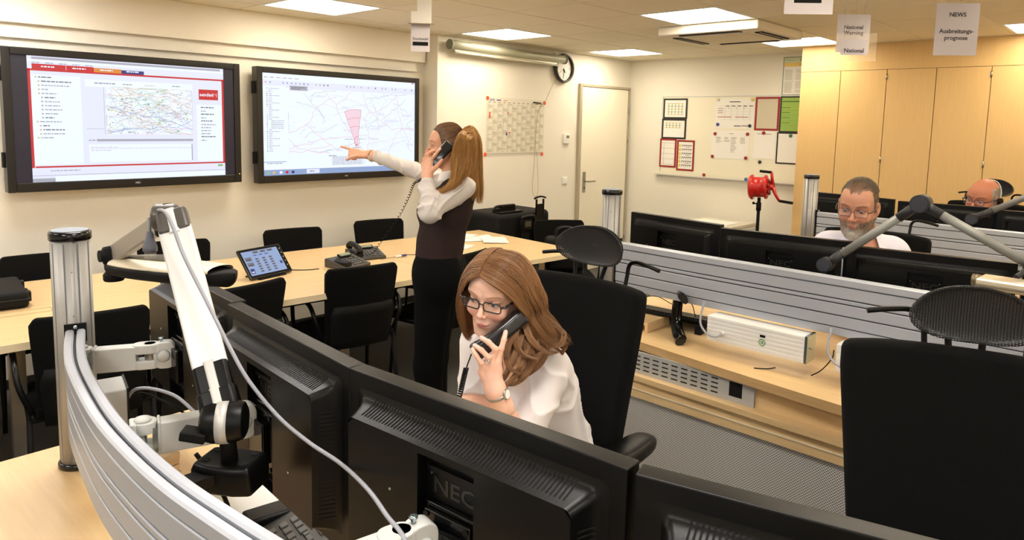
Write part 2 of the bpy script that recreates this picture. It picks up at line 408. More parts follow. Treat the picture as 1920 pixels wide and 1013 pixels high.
f = MB(); f.b2((XF-.001, -3.6, 2.262), (XF+.02, 2.67, ZC)); f.b2((XF, 2.652, 2.262), (X1, 2.67, ZC)); struct(f.build('trim_3', m_maple))
# ---------------- wall screens ----------------
def emis(name, col, s=1.0):
    m = mat(name, col, .35, emit=s); b = m.node_tree.nodes['Principled BSDF']; b.inputs['Base Color'].default_value = (.012, .012, .014, 1)
    return m
e_lav = emis('screen_lavender', (222, 226, 246), SCR); e_whi = emis('screen_white', (226, 236, 252), SCR*1.05); e_red = emis('screen_red', (214, 40, 48), SCR*.8)
e_ora = emis('screen_orange', (236, 150, 60), SCR*.8); e_blu = emis('screen_blue', (48, 58, 150), SCR*.6); e_gry = emis('screen_grey', (176, 178, 192), SCR*.85)
e_nav = emis('screen_navy', (22, 18, 52), .3); e_grn = emis('screen_green', (150, 205, 140), SCR*.8); e_pnk = emis('screen_pink', (240, 206, 218), SCR)
e_lbl = emis('screen_light_blue', (150, 176, 222), SCR*.8); e_drk = emis('screen_text', (120, 120, 136), SCR*.8); e_tan = emis('screen_tan', (226, 190, 140), SCR*.85)
e_lp = emis('screen_lilac', (214, 208, 230), SCR*.95); e_bk = emis('screen_black', (10, 10, 14), .05)
SM = [e_lav, e_whi, e_red, e_ora, e_blu, e_gry, e_nav, e_grn, e_pnk, e_lbl, e_drk, e_tan, e_lp, e_bk]
SI = dict(lav=0, whi=1, red=2, ora=3, blu=4, gry=5, nav=6, grn=7, pnk=8, lbl=9, drk=10, tan=11, lil=12, blk=13)
class Scr:
    """flat picture drawn on a display: u right, v up, in 0..1; layers lifted 0.2 mm each"""
    def __init__(s, W, H, o, ux, uv, n): s.mb = MB(); s.W, s.H = W, H; s.o = Vector(o); s.ux = Vector(ux); s.uv = Vector(uv); s.n = Vector(n)
    def p(s, u, v, l): return s.o+s.ux*(u*s.W)+s.uv*(v*s.H)+s.n*(l*.0002)
    def r(s, u0, v0, u1, v1, c, l=1):
        s.mb.cur = SI[c]; s.mb.quad(s.p(u0, v0, l), s.p(u1, v0, l), s.p(u1, v1, l), s.p(u0, v1, l))
    def line(s, pts, w, c, l=3):
        s.mb.cur = SI[c]; P = [Vector((u*s.W, v*s.H)) for u, v in pts]; w /= 2
        L = []
        for i, p in enumerate(P):
            d = (P[min(i+1, len(P)-1)]-P[max(i-1, 0)])
            if d.length < 1e-6: d = Vector((1, 0))
            d.normalize(); q = Vector((-d.y, d.x))*w; L.append((p+q, p-q))
        for (a, b), (c_, d_) in zip(L, L[1:]):
            f = lambda t: s.o+s.ux*t.x+s.uv*t.y+s.n*(l*.0002)
            s.mb.add([f(a), f(b), f(d_), f(c_)], [(0, 1, 2, 3)], False)
    def text(s, t, size, u, v, c, l=4, bold=False):
        s.mb.cur = SI[c]; put_text(s.mb, t, size, s.p(u, v, l), s.ux, s.uv, bold)
    def scrib(s, u, v, w, h, c, l=4, rn=random):
        """row of tiny word marks"""
        x = u
        while x < u+w:
            ww = min(rn.uniform(.006, .02), u+w-x); s.r(x, v, x+ww, v+h, c, l); x += ww+.003
def wander(rn, a, b, n=14, amp=.03, lim=None):
    out = []; ox = oy = 0
    for i in range(n):
        t = i/(n-1); k = math.sin(PI*t)
        ox += rn.uniform(-amp, amp)*.6; oy += rn.uniform(-amp, amp)*.6
        x = a[0]+(b[0]-a[0])*t+ox*k; y = a[1]+(b[1]-a[1])*t+oy*k
        if lim: x = min(max(x, lim[0]), lim[2]); y = min(max(y, lim[1]), lim[3])
        out.append((x, y))
    return out
def tv(x0, x1, zb, zt, label, draw, inset):
    W, H = x1-x0, zt-zb; F = 4.985; D = .085
    t = thing('wall_screen', label, 'screen', (x0, F, zb))
    f = MB(); bz = .045
    for lo, hi in (((0, 0, 0), (bz, D, H)), ((W-bz, 0, 0), (W, D, H)), ((bz, 0, 0), (W-bz, D, bz+.012)), ((bz, 0, H-bz), (W-bz, D, H))): f.b2(lo, hi)
    f.build('bezel', m_bezel, t, .005)
    MB().b2((.02, .012, .02), (W-.02, D-.004, H-.02)).build('display', e_bk, t)
    f = MB(); f.b2((W*.3, D-.01, H*.25), (W*.7, YT-F, H*.75)); f.build('wall_mount', m_blackm, t)
    f = MB(); f.b2((-.012, .03, .15), (.002, .07, .24)); f.b2((-.012, .03, H-.2), (.002, .07, H-.11)); f.build('side_bracket', m_blackm, t)
    s = Scr(W-2*bz, H-2*bz-.012, (bz, .0115, bz+.012), (1, 0, 0), (0, 0, 1), (0, -1, 0))
    draw(s); s.mb.build('screen_image', SM, t, recalc=False)
    f = MB(); put_text(f, 'NEC', .016, (W/2, -.0005, .03), (1, 0, 0), (0, 0, 1), True); f.build('badge', m_ltgrey, t)
    f = MB(); f.b2((W-.02, -.001, .06), (W-.016, .0, .064)); f.build('power_light', emis('led_yellow', (230, 255, 90), 3) if 'led_yellow' not in MATS else MATS['led_yellow'], t)
def draw1(s):
    rn = random.Random(5)
    s.r(0, 0, .062, 1, 'nav'); s.r(.945, 0, 1, 1, 'nav')
    a, b = .062, .945
    def U(t): return a+(b-a)*t
    R = lambda u0, v0, u1, v1, c, l=1: s.r(U(u0), v0, U(u1), v1, c, l)
    R(0, 0, 1, 1, 'lav'); R(.02, .975, .98, .992, 'gry', 2); R(0, .955, 1, .973, 'whi', 2)
    for k in range(5): s.scrib(U(.02+.06*k), .945, .03, .008, 'gry', 3, rn)
    # red frame
    R(.015, .115, 1, .128, 'red', 2); R(.0, .885, 1, .9, 'red', 2); R(.0, .115, .012, .9, 'red', 2); R(.988, .115, 1, .9, 'red', 2)
    R(.02, .9, .17, .94, 'red', 3); R(.172, .9, .3, .94, 'red', 3); R(.3, .9, .435, .935, 'ora', 3); R(.435, .9, .55, .93, 'blu', 3)
    for u in (.06, .2, .33, .46): s.scrib(U(u), .915, .055, .01, 'whi', 4, rn)
    R(.012, .14, .235, .855, 'whi', 2); R(.012, .855, .235, .88, 'lav', 2)
    y = .83
    for ind, wd in ((0, .06), (1, .14), (1, .13), (1, .03), (1, .07), (2, .05), (2, .07), (2, .07), (2, .08), (2, .06), (2, .04), (0, .1), (1, .03), (1, .1), (1, .1), (0, .06)):
        R(.03+.012*ind, y, .038+.012*ind, y+.012, 'tan' if ind < 2 else 'gry', 4); s.scrib(U(.045+.012*ind), y+.002, wd*.85, .009, 'drk' if rn.random() < .3 else 'gry', 4, rn); y -= .032
    R(.25, .14, .82, .855, 'lav', 2); R(.255, .78, .815, .84, 'whi', 3)
    s.scrib(U(.3), .805, .09, .012, 'gry', 4, rn); s.scrib(U(.44), .805, .04, .01, 'gry', 4, rn); s.scrib(U(.55), .805, .05, .01, 'lil', 4, rn); s.scrib(U(.7), .81, .04, .01, 'gry', 4, rn)
    R(.255, .385, .342, .775, 'lav', 3); R(.342, .385, .344, .78, 'gry', 4); R(.255, .43, .34, .433, 'gry', 4)
    # map
    m = (U(.352), .385, U(.81), .785); s.r(*m, 'whi', 4)
    for k in range(90):
        x, y2 = rn.uniform(m[0], m[2]-.012), rn.uniform(m[1], m[3]-.03); s.r(x, y2, x+rn.uniform(.003, .012), y2+rn.uniform(.004, .02), rn.choice(['lav', 'whi', 'lil', 'grn', 'lav']), 5)
    for k in range(110):
        p = (rn.uniform(m[0], m[2]), rn.uniform(m[1], m[3])); q = (min(max(p[0]+rn.uniform(-.2, .2), m[0]), m[2]), min(max(p[1]+rn.uniform(-.2, .2), m[1]), m[3]))
        s.line(wander(rn, p, q, 14, .02, m), .0018, rn.choice(['tan', 'grn', 'pnk', 'lil', 'tan', 'grn', 'lbl', 'pnk']), 6)
    for k in range(16):
        p = (m[0], rn.uniform(m[1], m[3])) if k % 2 else (rn.uniform(m[0], m[2]), m[3]); q = (m[2], rn.uniform(m[1], m[3])) if k % 3 else (rn.uniform(m[0], m[2]), m[1])
        s.line(wander(rn, p, q, 20, .03, m), .003, rn.choice(['lil', 'tan', 'pnk', 'lbl', 'tan']), 7)
    for cx, cy in ((.2, .7), (.22, .6), (.78, .45), (.8, .42), (.62, .62), (.4, .5), (.15, .45)):
        for k in range(16):
            x = m[0]+(m[2]-m[0])*cx+rn.gauss(0, .02); y2 = m[1]+(m[3]-m[1])*cy+rn.gauss(0, .02)
            if m[0] < x < m[2]-.02 and m[1] < y2 < m[3]-.01: s.r(x, y2, x+rn.uniform(.004, .016), y2+.006, rn.choice(['gry', 'gry', 'lil', 'tan']), 8)
    for k in range(60):
        x, y2 = rn.uniform(m[0], m[2]-.03), rn.uniform(m[1], m[3]-.02); s.scrib(x, y2, rn.uniform(.01, .03), .005, 'gry', 9, rn)
    R(.3, .325, .81, .345, 'gry', 4); s.scrib(U(.262), .33, .03, .01, 'gry', 4, rn)
    R(.262, .15, .8, .3, 'whi', 3); s.scrib(U(.27), .272, .12, .008, 'lil', 4, rn); s.scrib(U(.27), .262, .48, .006, 'lil', 4, rn); s.scrib(U(.27), .245, .09, .008, 'lil', 4, rn); R(.8, .15, .806, .3, 'gry', 4)
    R(.835, .14, .985, .66, 'whi', 2); R(.85, .705, .965, .8, 'red', 4)
    s.text('senden', .034, U(.896), .752, 'whi', 6, True)
    s.line([(U(.935), .735), (U(.935), .768), (U(.945), .752), (U(.955), .768), (U(.955), .735)], .003, 'whi', 6)
    y = .63
    for wd, c in ((.08, 'drk'), (.03, 'gry'), (.08, 'drk'), (.03, 'gry'), (.07, 'drk'), (.09, 'gry'), (.06, 'gry'), (.06, 'gry'), (.06, 'gry'), (.09, 'drk'), (.03, 'gry')):
        s.scrib(U(.86), y, wd*.85, .01, c, 4, rn); y -= .028 if c == 'gry' else .034
    R(.955, .085, .985, .105, 'grn', 3); R(0, .05, 1, .054, 'gry', 3); R(0, .0, .1, .03, 'gry', 2); R(.1, 0, 1, .045, 'whi', 2); s.scrib(U(.08), .085, .12, .008, 'gry', 3, rn)
def draw2(s):
    rn = random.Random(11)
    s.r(0, 0, 1, 1, 'lav'); s.r(0, .935, 1, 1, 'whi', 2); s.r(.13, .19, 1, .865, 'whi', 2); s.r(0, .2, .13, .88, 'whi', 2)
    for k in range(6): s.scrib(.01+.035*k, .955, .022, .009, 'gry', 3, rn)
    for k in range(40):
        u = .015+k*.0245
        if rn.random() < .7: s.r(u, .905, u+.008, .92, rn.choice(['gry', 'gry', 'pnk', 'drk', 'lbl', 'tan']), 3)
    s.r(.975, .985, .99, .995, 'red', 3)
    y = .85
    for k in range(36):
        s.r(.022, y, .028, y+.008, rn.choice(['gry', 'pnk', 'drk', 'gry']), 3); s.scrib(.034+(.012 if 17 < k < 23 else 0), y, .02 if k % 4 else .06, .006, 'gry', 3, rn)
        if 17 < k < 23: s.scrib(.05, y, .07, .006, 'gry', 3, rn)
        y -= .0175
    m = (.145, .205, .995, .86)
    for k in range(70):
        p = (rn.uniform(m[0], m[2]), rn.uniform(m[1], m[3])); q = (min(max(p[0]+rn.uniform(-.35, .35), m[0]), m[2]), min(max(p[1]+rn.uniform(-.35, .35), m[1]), m[3]))
        s.line(wander(rn, p, q, 22, .022, m), .0025, rn.choice(['lav', 'lil', 'lav', 'lil', 'gry']), 3)
    roads = [[(.36, .86), (.44, .72), (.5, .5), (.57, .35), (.62, .24)], [(.145, .42), (.25, .5), (.29, .62), (.38, .76), (.44, .8)], [(.62, .86), (.66, .66), (.64, .5), (.66, .36), (.64, .21)],
             [(.66, .64), (.74, .68), (.82, .78), (.86, .86)], [(.145, .26), (.27, .3), (.33, .35), (.45, .37), (.64, .4), (.72, .36)], [(.25, .5), (.3, .42), (.37, .33), (.45, .24), (.53, .28)],
             [(.86, .86), (.87, .66), (.9, .5), (.95, .35), (.98, .21)], [(.66, .66), (.74, .56), (.82, .46), (.9, .48), (1-.005, .47)], [(.9, .48), (.84, .36), (.8, .21)], [(.54, .86), (.5, .78), (.44, .72)],
             [(.145, .23), (.22, .22), (.3, .26), (.4, .3)], [(.145, .36), (.2, .26), (.3, .22), (.4, .21)]]
    for r_ in roads:
        L = []
        for a, b in zip(r_, r_[1:]): L += wander(rn, a, b, 8, .012, m)
        s.line(L, .0055, 'pnk', 4)
        s.line(L, .002, 'lil', 5)
    for t, u, v, z in (('Koblenz', .33, .8, .05), ('Trier', .29, .48, .04), ('Saar-', .28, .33, .045), ('Ludwigshafen', .59, .36, .04), ('Wies', .5, .69, .045), ('Worms', .52, .45, .042), ('Darmst', .69, .47, .042), ('Schweinf', .94, .62, .045), ('Würzburg', .94, .47, .045), ('Fürth', .965, .29, .045), ('Offenb', .74, .63, .04), ('Aschaffenburg', .82, .56, .035), ('Kaisers', .42, .37, .035), ('Fulda', .78, .84, .04), ('viller', .19, .29, .035), ('Karls', .46, .24, .038), ('Mannhm', .7, .36, .036)):
        s.text(t, z*.75, u, v, 'lil', 6)
    s.r(.155, .845, .26, .89, 'gry', 5); s.scrib(.165, .87, .08, .008, 'drk', 6, rn); s.scrib(.165, .855, .05, .008, 'drk', 6, rn)
    # fan-shaped dispersion plume
    ap = Vector((.575*s.W, .265*s.H)); Rmax = .41*s.H
    def arc(r, a0=-22, a1=8, n=16): return [((ap.x+r*math.sin(math.radians(a0+(a1-a0)*i/n)))/s.W, (ap.y+r*math.cos(math.radians(a0+(a1-a0)*i/n)))/s.H) for i in range(n+1)]
    A = arc(Rmax); 
    for i in range(len(A)-1):
        s.mb.cur = SI['pnk']; s.mb.add([s.p(ap.x/s.W, ap.y/s.H, 7), s.p(*A[i], 7), s.p(*A[i+1], 7)], [(0, 1, 2)], False)
    for fr in (1, .78, .56): s.line(arc(Rmax*fr), .0022, 'red', 9)
    s.line([(ap.x/s.W, ap.y/s.H), A[0]], .0022, 'red', 9); s.line([(ap.x/s.W, ap.y/s.H), A[-1]], .0022, 'red', 9)
    for k in range(26):
        r0 = Rmax*k/26; s.line([arc(r0)[0], arc(min(Rmax, r0+.1))[-1]], .0012, 'lil', 8)
    for rad, cx, cy in ((.022, 0, 0), (.03, 0, .055)):
        s.line([((ap.x+cx+rad*math.cos(t*PI/10)*.8)/s.W, (ap.y+cy+rad*math.sin(t*PI/10)*1.2)/s.H) for t in range(21)], .003, 'red', 10)
    s.line([(.49, .355), (.545, .357)], .003, 'drk', 10); s.line([(.6, .357), (.61, .357)], .003, 'drk', 10); s.line([(.545, .262), (.605, .264)], .003, 'drk', 10)
    s.r(0, .06, 1, .2, 'whi', 2); s.r(0, .13, .13, .137, 'lbl', 3); s.scrib(.02, .115, .09, .006, 'drk', 3, rn); s.scrib(.39, .178, .05, .008, 'drk', 3, rn)
    for c in range(7): s.line([(.41+.037*c, .085), (.41+.037*c, .165)], .0012, 'gry', 3)
    for r_ in range(7): s.line([(.41, .085+.0133*r_), (.632, .085+.0133*r_)], .0012, 'gry', 3); s.scrib(.415, .088+.0133*r_, .2, .005, 'gry', 3, rn)
    s.r(0, 0, 1, .055, 'lbl', 3); s.r(.33, 0, 1, .05, 'lbl', 4)
    for u, c in ((.015, 'grn'), (.05, 'tan'), (.09, 'whi'), (.125, 'red'), (.16, 'blu')): s.r(u, .015, u+.016, .04, c, 5)
    s.r(.25, .008, .33, .05, 'lav', 4); s.scrib(.27, .024, .03, .01, 'drk', 5, rn); s.scrib(.84, .02, .08, .01, 'whi', 5, rn)
tv(.955, 2.387, 1.236, 2.098, 'large black wall screen showing a window with a red frame and a road map', draw1, .06)
tv(2.518, 4.06, 1.216, 2.094, 'large black wall screen showing a pale map with a red fan-shaped plume', draw2, 0)
# ---------------- whiteboard and notices ----------------
XW = 7.334
def board():
    t = thing('whiteboard', 'long white magnetic wall board with aluminium frame and pen ledge', 'whiteboard', (XW, 0, 0))
    ya, yb, za, zb = 2.674, 4.437, 1.145, 2.05
    MB().b2((-.018, ya, za), (-.002, yb, zb)).build('board_surface', mat('board_white', (240, 234, 212), .3), t)
    f = MB()
    for lo, hi in (((-.022, ya, zb), (-.0, yb+.01, zb+.012)), ((-.022, yb, za), (0, yb+.012, zb)), ((-.06, ya, za-.012), (0, yb+.06, za+.004))): f.b2(lo, hi)
    f.build('frame', m_ltgrey, t, .002)
    f = MB(); f.b2((-.062, ya, za+.0), (-.057, yb, za+.035)); f.build('pen_ledge', mat('ledge', (236, 230, 210), .4), t)
board()
m_green = mat('green_sheet', (150, 184, 84), .6); m_yellow = mat('yellow_print', (232, 196, 60), .6); m_dgreen = mat('dark_green_print', (70, 110, 60), .6)
m_txt = mat('print_grey', (150, 146, 136), .8); m_txtd = mat('print_dark', (90, 88, 84), .8); m_redp = mat('frame_red', (150, 30, 26), .5); m_blkf = mat('frame_black', (34, 30, 26), .5)
m_p1 = mat('print_orange', (222, 160, 80), .8); m_p2 = mat('print_green', (150, 170, 80), .8); m_blue = mat('blue_plastic', (40, 50, 120), .4); m_sleeve = mat('grey_sleeve', (206, 196, 172), .5)
NM = [m_paper, m_txt, m_txtd, m_p1, m_p2, m_redp, m_green, m_yellow, m_dgreen, m_blue, m_sleeve]
def sheet(label, y0, y1, z0, z1, frame=None, fw=.018, body=0, deco=None, x=-.019, cat='notice', magnets=()):
    """y0>y1: y0 is the left edge as seen"""
    t = thing('notice_sheet', label, cat, (XW+x, y1, z0), 0, 'notices on the whiteboard wall')
    W, H = y0-y1, z1-z0; f = MB(); f.cur = body; f.b2((-.002, 0, 0), (0, W, H)); rn = random.Random(int(y0*977+z0*131))
    L = lambda a, b, c, d, m, h=.0027: (setattr(f, 'cur', m), f.b2((-h, W*(1-c), H*b), (-.002, W*(1-a), H*d)))
    if deco: deco(L, f, rn, W, H)
    f.build('paper', NM, t)
    if frame:
        g_ = MB(); h = -.005
        for lo, hi in (((h, -.0, 0), (0, fw, H)), ((h, W-fw, 0), (0, W, H)), ((h, fw, 0), (0, W-fw, fw)), ((h, fw, H-fw), (0, W-fw, H))): g_.b2(lo, hi)
        g_.build('frame', frame, t)
def d_table(cols=5, rows=4, box=(.15, .2, .85, .75), c1=4, c2=3):
    def go(L, f, rn, W, H):
        a, b, c, d = box
        for i in range(cols): u = a+(c-a)*(i+.5)/cols; L(u-.012, b, u+.012, d, c1)
        for j in range(rows+1): v = b+(d-b)*j/rows; L(a, v-.01, c, v+.01, c2 if j % 2 == 0 else 1)
    return go
def d_lines(n=5, c=1, box=(.12, .1, .9, .85), vert=True, words=False):
    def go(L, f, rn, W, H):
        a, b, c_, d = box
        for j in range(n):
            v = b+(d-b)*j/max(1, n-1)
            if words:
                u = a
                while u < c_: w = rn.uniform(.03, .1); L(u, v, min(u+w, c_), v+.02, c if rn.random() < .8 else 2); u += w+.02
            else: L(a, v, c_, v+.008, c)
        if vert: L(a+.12, b, a+.135, d, c)
    return go
def d_plan(L, f, rn, W, H):
    for j in range(6):
        v = .12+j*.13; L(.12, v, .22, v+.09, 7)
        for k in range(5): u = .28+k*.12; L(u, v+.05, u+.1, v+.075, 2); L(u, v, u+.02, v+.06, 9)
        if j % 2: L(.5, v-.01, .75, v, 5)
def d_grid(L, f, rn, W, H):
    L(.36, .88, .64, .91, 2)
    for j in range(6): L(.05, .3+j*.09, .95, .303+j*.09, 1)
    for k in range(5): L(.25+k*.16, .3, .253+k*.16, .8, 1); L(.27+k*.15, .74, .36+k*.15, .77, 2)
    for j in range(3): L(.06, .66-j*.07, .2, .675-j*.07, 5)
    L(.06, .38, .42, .4, 5); L(.52, .38, .85, .4, 5); L(.5, .08, .68, .11, 2); L(.7, .09, .9, .115, 2)
    for k in range(3): L(.33+.2*k, .68, .35+.2*k, .7, 2)
def d_cols(L, f, rn, W, H):
    L(.46, .88, .58, .9, 4)
    for u0, n in ((.12, 5), (.34, 4), (.52, 12), (.76, 5)):
        for j in range(n): L(u0, .74-j*.045, u0+rn.uniform(.08, .16), .755-j*.045, 1 if j else 2)
def d_green(L, f, rn, W, H):
    L(.06, .84, .96, .87, 8)
    for j in range(4): L(.06, .68-j*.14, .3, .695-j*.14, 8); L(.06, .61-j*.14, .62, .613-j*.14, 8)
    L(.72, .22, .98, .74, 10, .003)
board_items = [
 ('black framed white sheet with a taller orange and green table on the board', 4.43, 4.115, 1.80, 2.037, m_blkf, d_table()),
 ('black framed white sheet with a short green table, below the orange and green one', 4.44, 4.12, 1.565, 1.80, m_blkf, d_table(5, 2, (.12, .55, .8, .8))),
 ('red framed sheet with faint grey ruled lines below the black framed sheets', 4.455, 4.235, 1.228, 1.565, m_redp, d_lines(5)),
 ('red framed sheet with six rows of dark plan symbols', 4.225, 4.0, 1.20, 1.555, m_redp, d_plan)]
for la, a, b, c, d_, fr, dc in board_items: sheet(la, a, b, c, d_, fr, .02, 0, dc)
sheet('white sheet with a red and blue grid, held by yellow and dark magnets', 3.76, 3.31, 1.70, 2.03, None, 0, 0, d_grid)
sheet('cream sheet with four columns of text held by four red magnets', 3.79, 3.345, 1.365, 1.68, None, 0, 0, d_cols)
sheet('empty grey plastic sleeve in a red frame beside the green sheet', 3.30, 3.035, 1.69, 2.045, m_redp, .02, 10)
sheet('plain white sheet under the empty red frame with one red magnet', 3.30, 3.06, 1.385, 1.685, None, 0, 0, lambda L, f, rn, W, H: L(.15, .88, .8, .9, 1))
sheet('black framed green sheet with handwriting at the cupboard end of the board', 3.03, 2.675, 1.675, 2.05, m_blkf, .014, 6, d_green)
sheet('black framed white sheet with a green magnet, below the green sheet', 3.045, 2.675, 1.345, 1.675, m_blkf, .014, 0)
mg = thing('magnet', 'x', 'magnet', (XW-.022, 3, 1.5), 0, 'round magnets on the whiteboard')
MB().lathe([(.0185, 0), (.0185, -.006), (.015, -.009)], (0, 0, 0), (1, 0, 0), 18).build('disc', m_redp, mg)
mcols = {'red': m_redp, 'blue': mat('magnet_blue', (56, 66, 150), .4), 'dark': mat('magnet_dark', (40, 52, 48), .4), 'yellow': mat('magnet_yellow', (222, 196, 80), .4), 'green': mat('magnet_green', (54, 116, 70), .4), 'white': mat('magnet_white', (214, 208, 176), .4), 'lightblue': mat('magnet_light_blue', (64, 110, 176), .4)}
ms = [('white', 3.735, 2.02, 'cream magnet on the top corner of the grid sheet'), ('yellow', 3.335, 2.02, 'yellow magnet on the top corner of the grid sheet'), ('blue', 3.725, 1.745, 'dark blue magnet on the bottom corner of the grid sheet'),
      ('dark', 3.35, 1.735, 'dark greenish magnet on the bottom corner of the grid sheet'), ('red', 3.75, 1.64, 'upper red magnet of the cream text sheet, on its door side'), ('red', 3.37, 1.645, 'upper red magnet of the cream text sheet, on its cupboard side'),
      ('red', 3.77, 1.385, 'lower red magnet of the cream text sheet, on its door side'), ('red', 3.375, 1.385, 'lower red magnet of the cream text sheet, on its cupboard side'), ('red', 3.19, 1.663, 'red magnet just under the empty red frame'),
      ('dark', 3.215, 1.35, 'small dark magnet at the foot of the plain white sheet'), ('green', 2.9, 1.64, 'green magnet under the green sheet'), ('red', 3.84, 1.165, 'orange-red magnet alone near the pen ledge'), ('lightblue', 3.34, 1.15, 'light blue magnet alone near the pen ledge')]
for i, (cn, y, z, la) in enumerate(ms):
    if i == 0:
        o = mg; o.location = (XW-.023, y, z); o['label'] = la; ch = [c for c in C.objects if c.parent == mg][0]
        ch.data.materials.clear(); ch.data.materials.append(mcols[cn]); base_disc = ch
    else:
        o = bpy.data.objects.new('magnet', None); C.objects.link(o); o.location = (XW-(.023 if z > 1.17 else .0625), y, z if z > 1.17 else z+.006); tag(o, la, 'magnet', 'round magnets on the whiteboard')
        c = base_disc.copy(); c.data = base_disc.data.copy(); C.objects.link(c); c.parent = o; c.data.materials.clear(); c.data.materials.append(mcols[cn])
# first aid poster
t = thing('poster', 'laminated green edged first aid poster with yellow stripe above the board', 'poster', (XW-.004, 2.675, 2.06))
f = MB(); W, H = .355, .395; f.cur = 0; f.b2((-.003, 0, 0), (0, W, H)); f.cur = 2
for lo, hi in (((-.004, W-.008, 0), (-.003, W, H)), ((-.004, 0, H-.008), (-.003, W, H)), ((-.004, 0, 0), (-.003, W, .008))): f.b2(lo, hi)
f.cur = 3; f.b2((-.0038, .01, H-.06), (-.003, W-.01, H-.01)); f.cur = 1; f.b2((-.0038, .01, H-.1), (-.003, W-.01, H-.06)); f.cur = 4; f.b2((-.004, W-.3, H-.09), (-.003, W-.16, H-.07))
f.cur = 5
rn = random.Random(2)
for c in range(3):
    y = W-.02-c*.115; f.cur = 5; z = H-.13
    while z > .04:
        hh = rn.uniform(.04, .12)
        for q in range(int(hh/.008)):
            if z-q*.008 > .03: f.b2((-.0036, y-.085+rn.uniform(0, .01), z-q*.008-.004), (-.003, y, z-q*.008))
        z -= hh+.02; f.cur = 6; f.b2((-.0038, y-.09, z+.008), (-.003, y, z+.011)); f.cur = 5
f.cur = 2; put_text(f, 'Anleitung zur', .015, (-.0042, W-.075, H-.033), (0, -1, 0), (0, 0, 1)); put_text(f, 'Ersten Hilfe', .034, (-.0042, W-.252, H-.036), (0, -1, 0), (0, 0, 1), True)
f.build('poster_sheet', [m_paper, m_yellow, m_dgreen, mat('pale_green', (206, 216, 176), .5), m_p1, mat('print_block', (190, 184, 160), .7), m_txtd], t)
MB().b2((-.0065, 0, 0), (-.0045, W, H)).build('laminate', mat('laminate', (255, 255, 255), .06, alpha=.08, bump=.3, bscale=12), t)
# ---------------- printer and siren ----------------
t = thing('printer', 'low cream office machine with white paper tray against the whiteboard wall', 'printer', (6.98, 3.5, 0))
MB().b2((-.3, -.32, .38), (.3, .32, .66)).build('housing', m_ltgrey, t, .02)
MB().b2((-.29, -.31, .66), (.29, .31, .70)).build('lid', mat('printer_lid', (214, 208, 190), .4), t, .01)
MB().box((-.06, 0, .703), (.3, .42, .004)).build('paper_sheet', m_paper, t)
f = MB(); f.b2((-.27, -.29, 0), (.27, .29, .38)); f.build('stand_cabinet', mat('stand_grey', (120, 118, 112), .6), t)
t = thing('hand_siren', 'red hand-cranked siren on a black tripod stand below the board', 'siren', (6.7, 2.93, 0), math.radians(0))
f = MB(); ax = Vector((.25, -1, .06)).normalized(); c0 = Vector((-.02, .075, 1.13))
f.lathe([(.0, -.02), (.11, -.02), (.125, -.0), (.125, .015), (.1, .02), (.1, .12), (.115, .125), (.12, .14), (.11, .15), (.06, .155), (.05, .17), (.0, .17)], c0, ax, 32); f.build('drum', m_red, t)
f = MB(); c1 = c0+ax*.155
for k in range(6):
    a_ = k*PI/3; u_, w_ = f.frame(ax); q = c1+(u_*math.cos(a_)+w_*math.sin(a_))*.06; f.cyl(q, q+ax*.02, .022, n=10)
f.build('gear_cover', mat('dark_red', (120, 16, 14), .4), t)
u2 = c1+ax*.045
f = MB(); f.tube([u2+V(0, .0, 0), u2+V(-.01, .01, .1), u2+V(-.015, .015, .15)], [.02, .014, .012], 8); f.tube([u2, u2+V(.0, -.03, -.07), u2+V(0, -.075, -.135)], [.02, .015, .012], 8); f.cyl(c1, c1+ax*.055, .03); f.build('crank', m_red, t)
f = MB(); f.cyl(u2+V(-.015, .015, .145), u2+V(-.02, .13, .15), .013); f.cyl(u2+V(0, -.075, -.13), u2+V(.01, -.2, -.14), .014); f.build('crank_handle', m_blackm, t)
f = MB(); f.cyl((0, 0, .45), (0, 0, 1.03), .016); f.cyl((0, 0, .9), (0, 0, .98), .024); f.cyl((0, .0, .96), (-.0, .05, .97), .007, n=8); f.sphere((0, .055, .97), .014, 8, 6); f.build('pole', m_blackm, t)
for k in range(3):
    a_ = k*2.1+.4; MB().tube([(0, 0, .62), (.28*math.cos(a_), .28*math.sin(a_), .01)], .011, 8).build('leg', m_blackm, t)
# ---------------- hanging paper signs ----------------
def sign(label, loc, rz, w, h, txt, name='hanging_sign', redact=None, zc=ZC, strips=2, sleeve=True):
    """faces local -y ; loc = bottom centre"""
    t = thing(name, label, 'sign', loc, rz, None)
    MB().b2((-w/2, -.001, 0), (w/2, .001, h)).build('paper', mat('sign_paper', (214, 208, 214), .7) if 'sign_paper' not in MATS else MATS['sign_paper'], t)
    f = MB()
    for s_, z_, sz in txt: put_text(f, s_, sz, (0, -.0018, z_), (1, 0, 0), (0, 0, 1), True)
    if txt: f.build('lettering', m_txtd if 'ink' not in MATS else MATS['ink'], t)
    if redact: MB().b2((redact[0], -.003, redact[1]), (redact[2], -.0015, redact[3])).build('black_bar', m_black0, t)
    f = MB()
    for sx in ((-.3, .3) if strips == 2 else (0,)): f.cyl((sx*w, 0, h-.005), (sx*w, 0, zc-loc[2]), .0012, n=5)
    f.build('hanging_thread', m_ltgrey, t)
    return t
mat('ink', (60, 58, 66), .8); m_black0 = mat('solid_black', (2, 2, 2), .9)
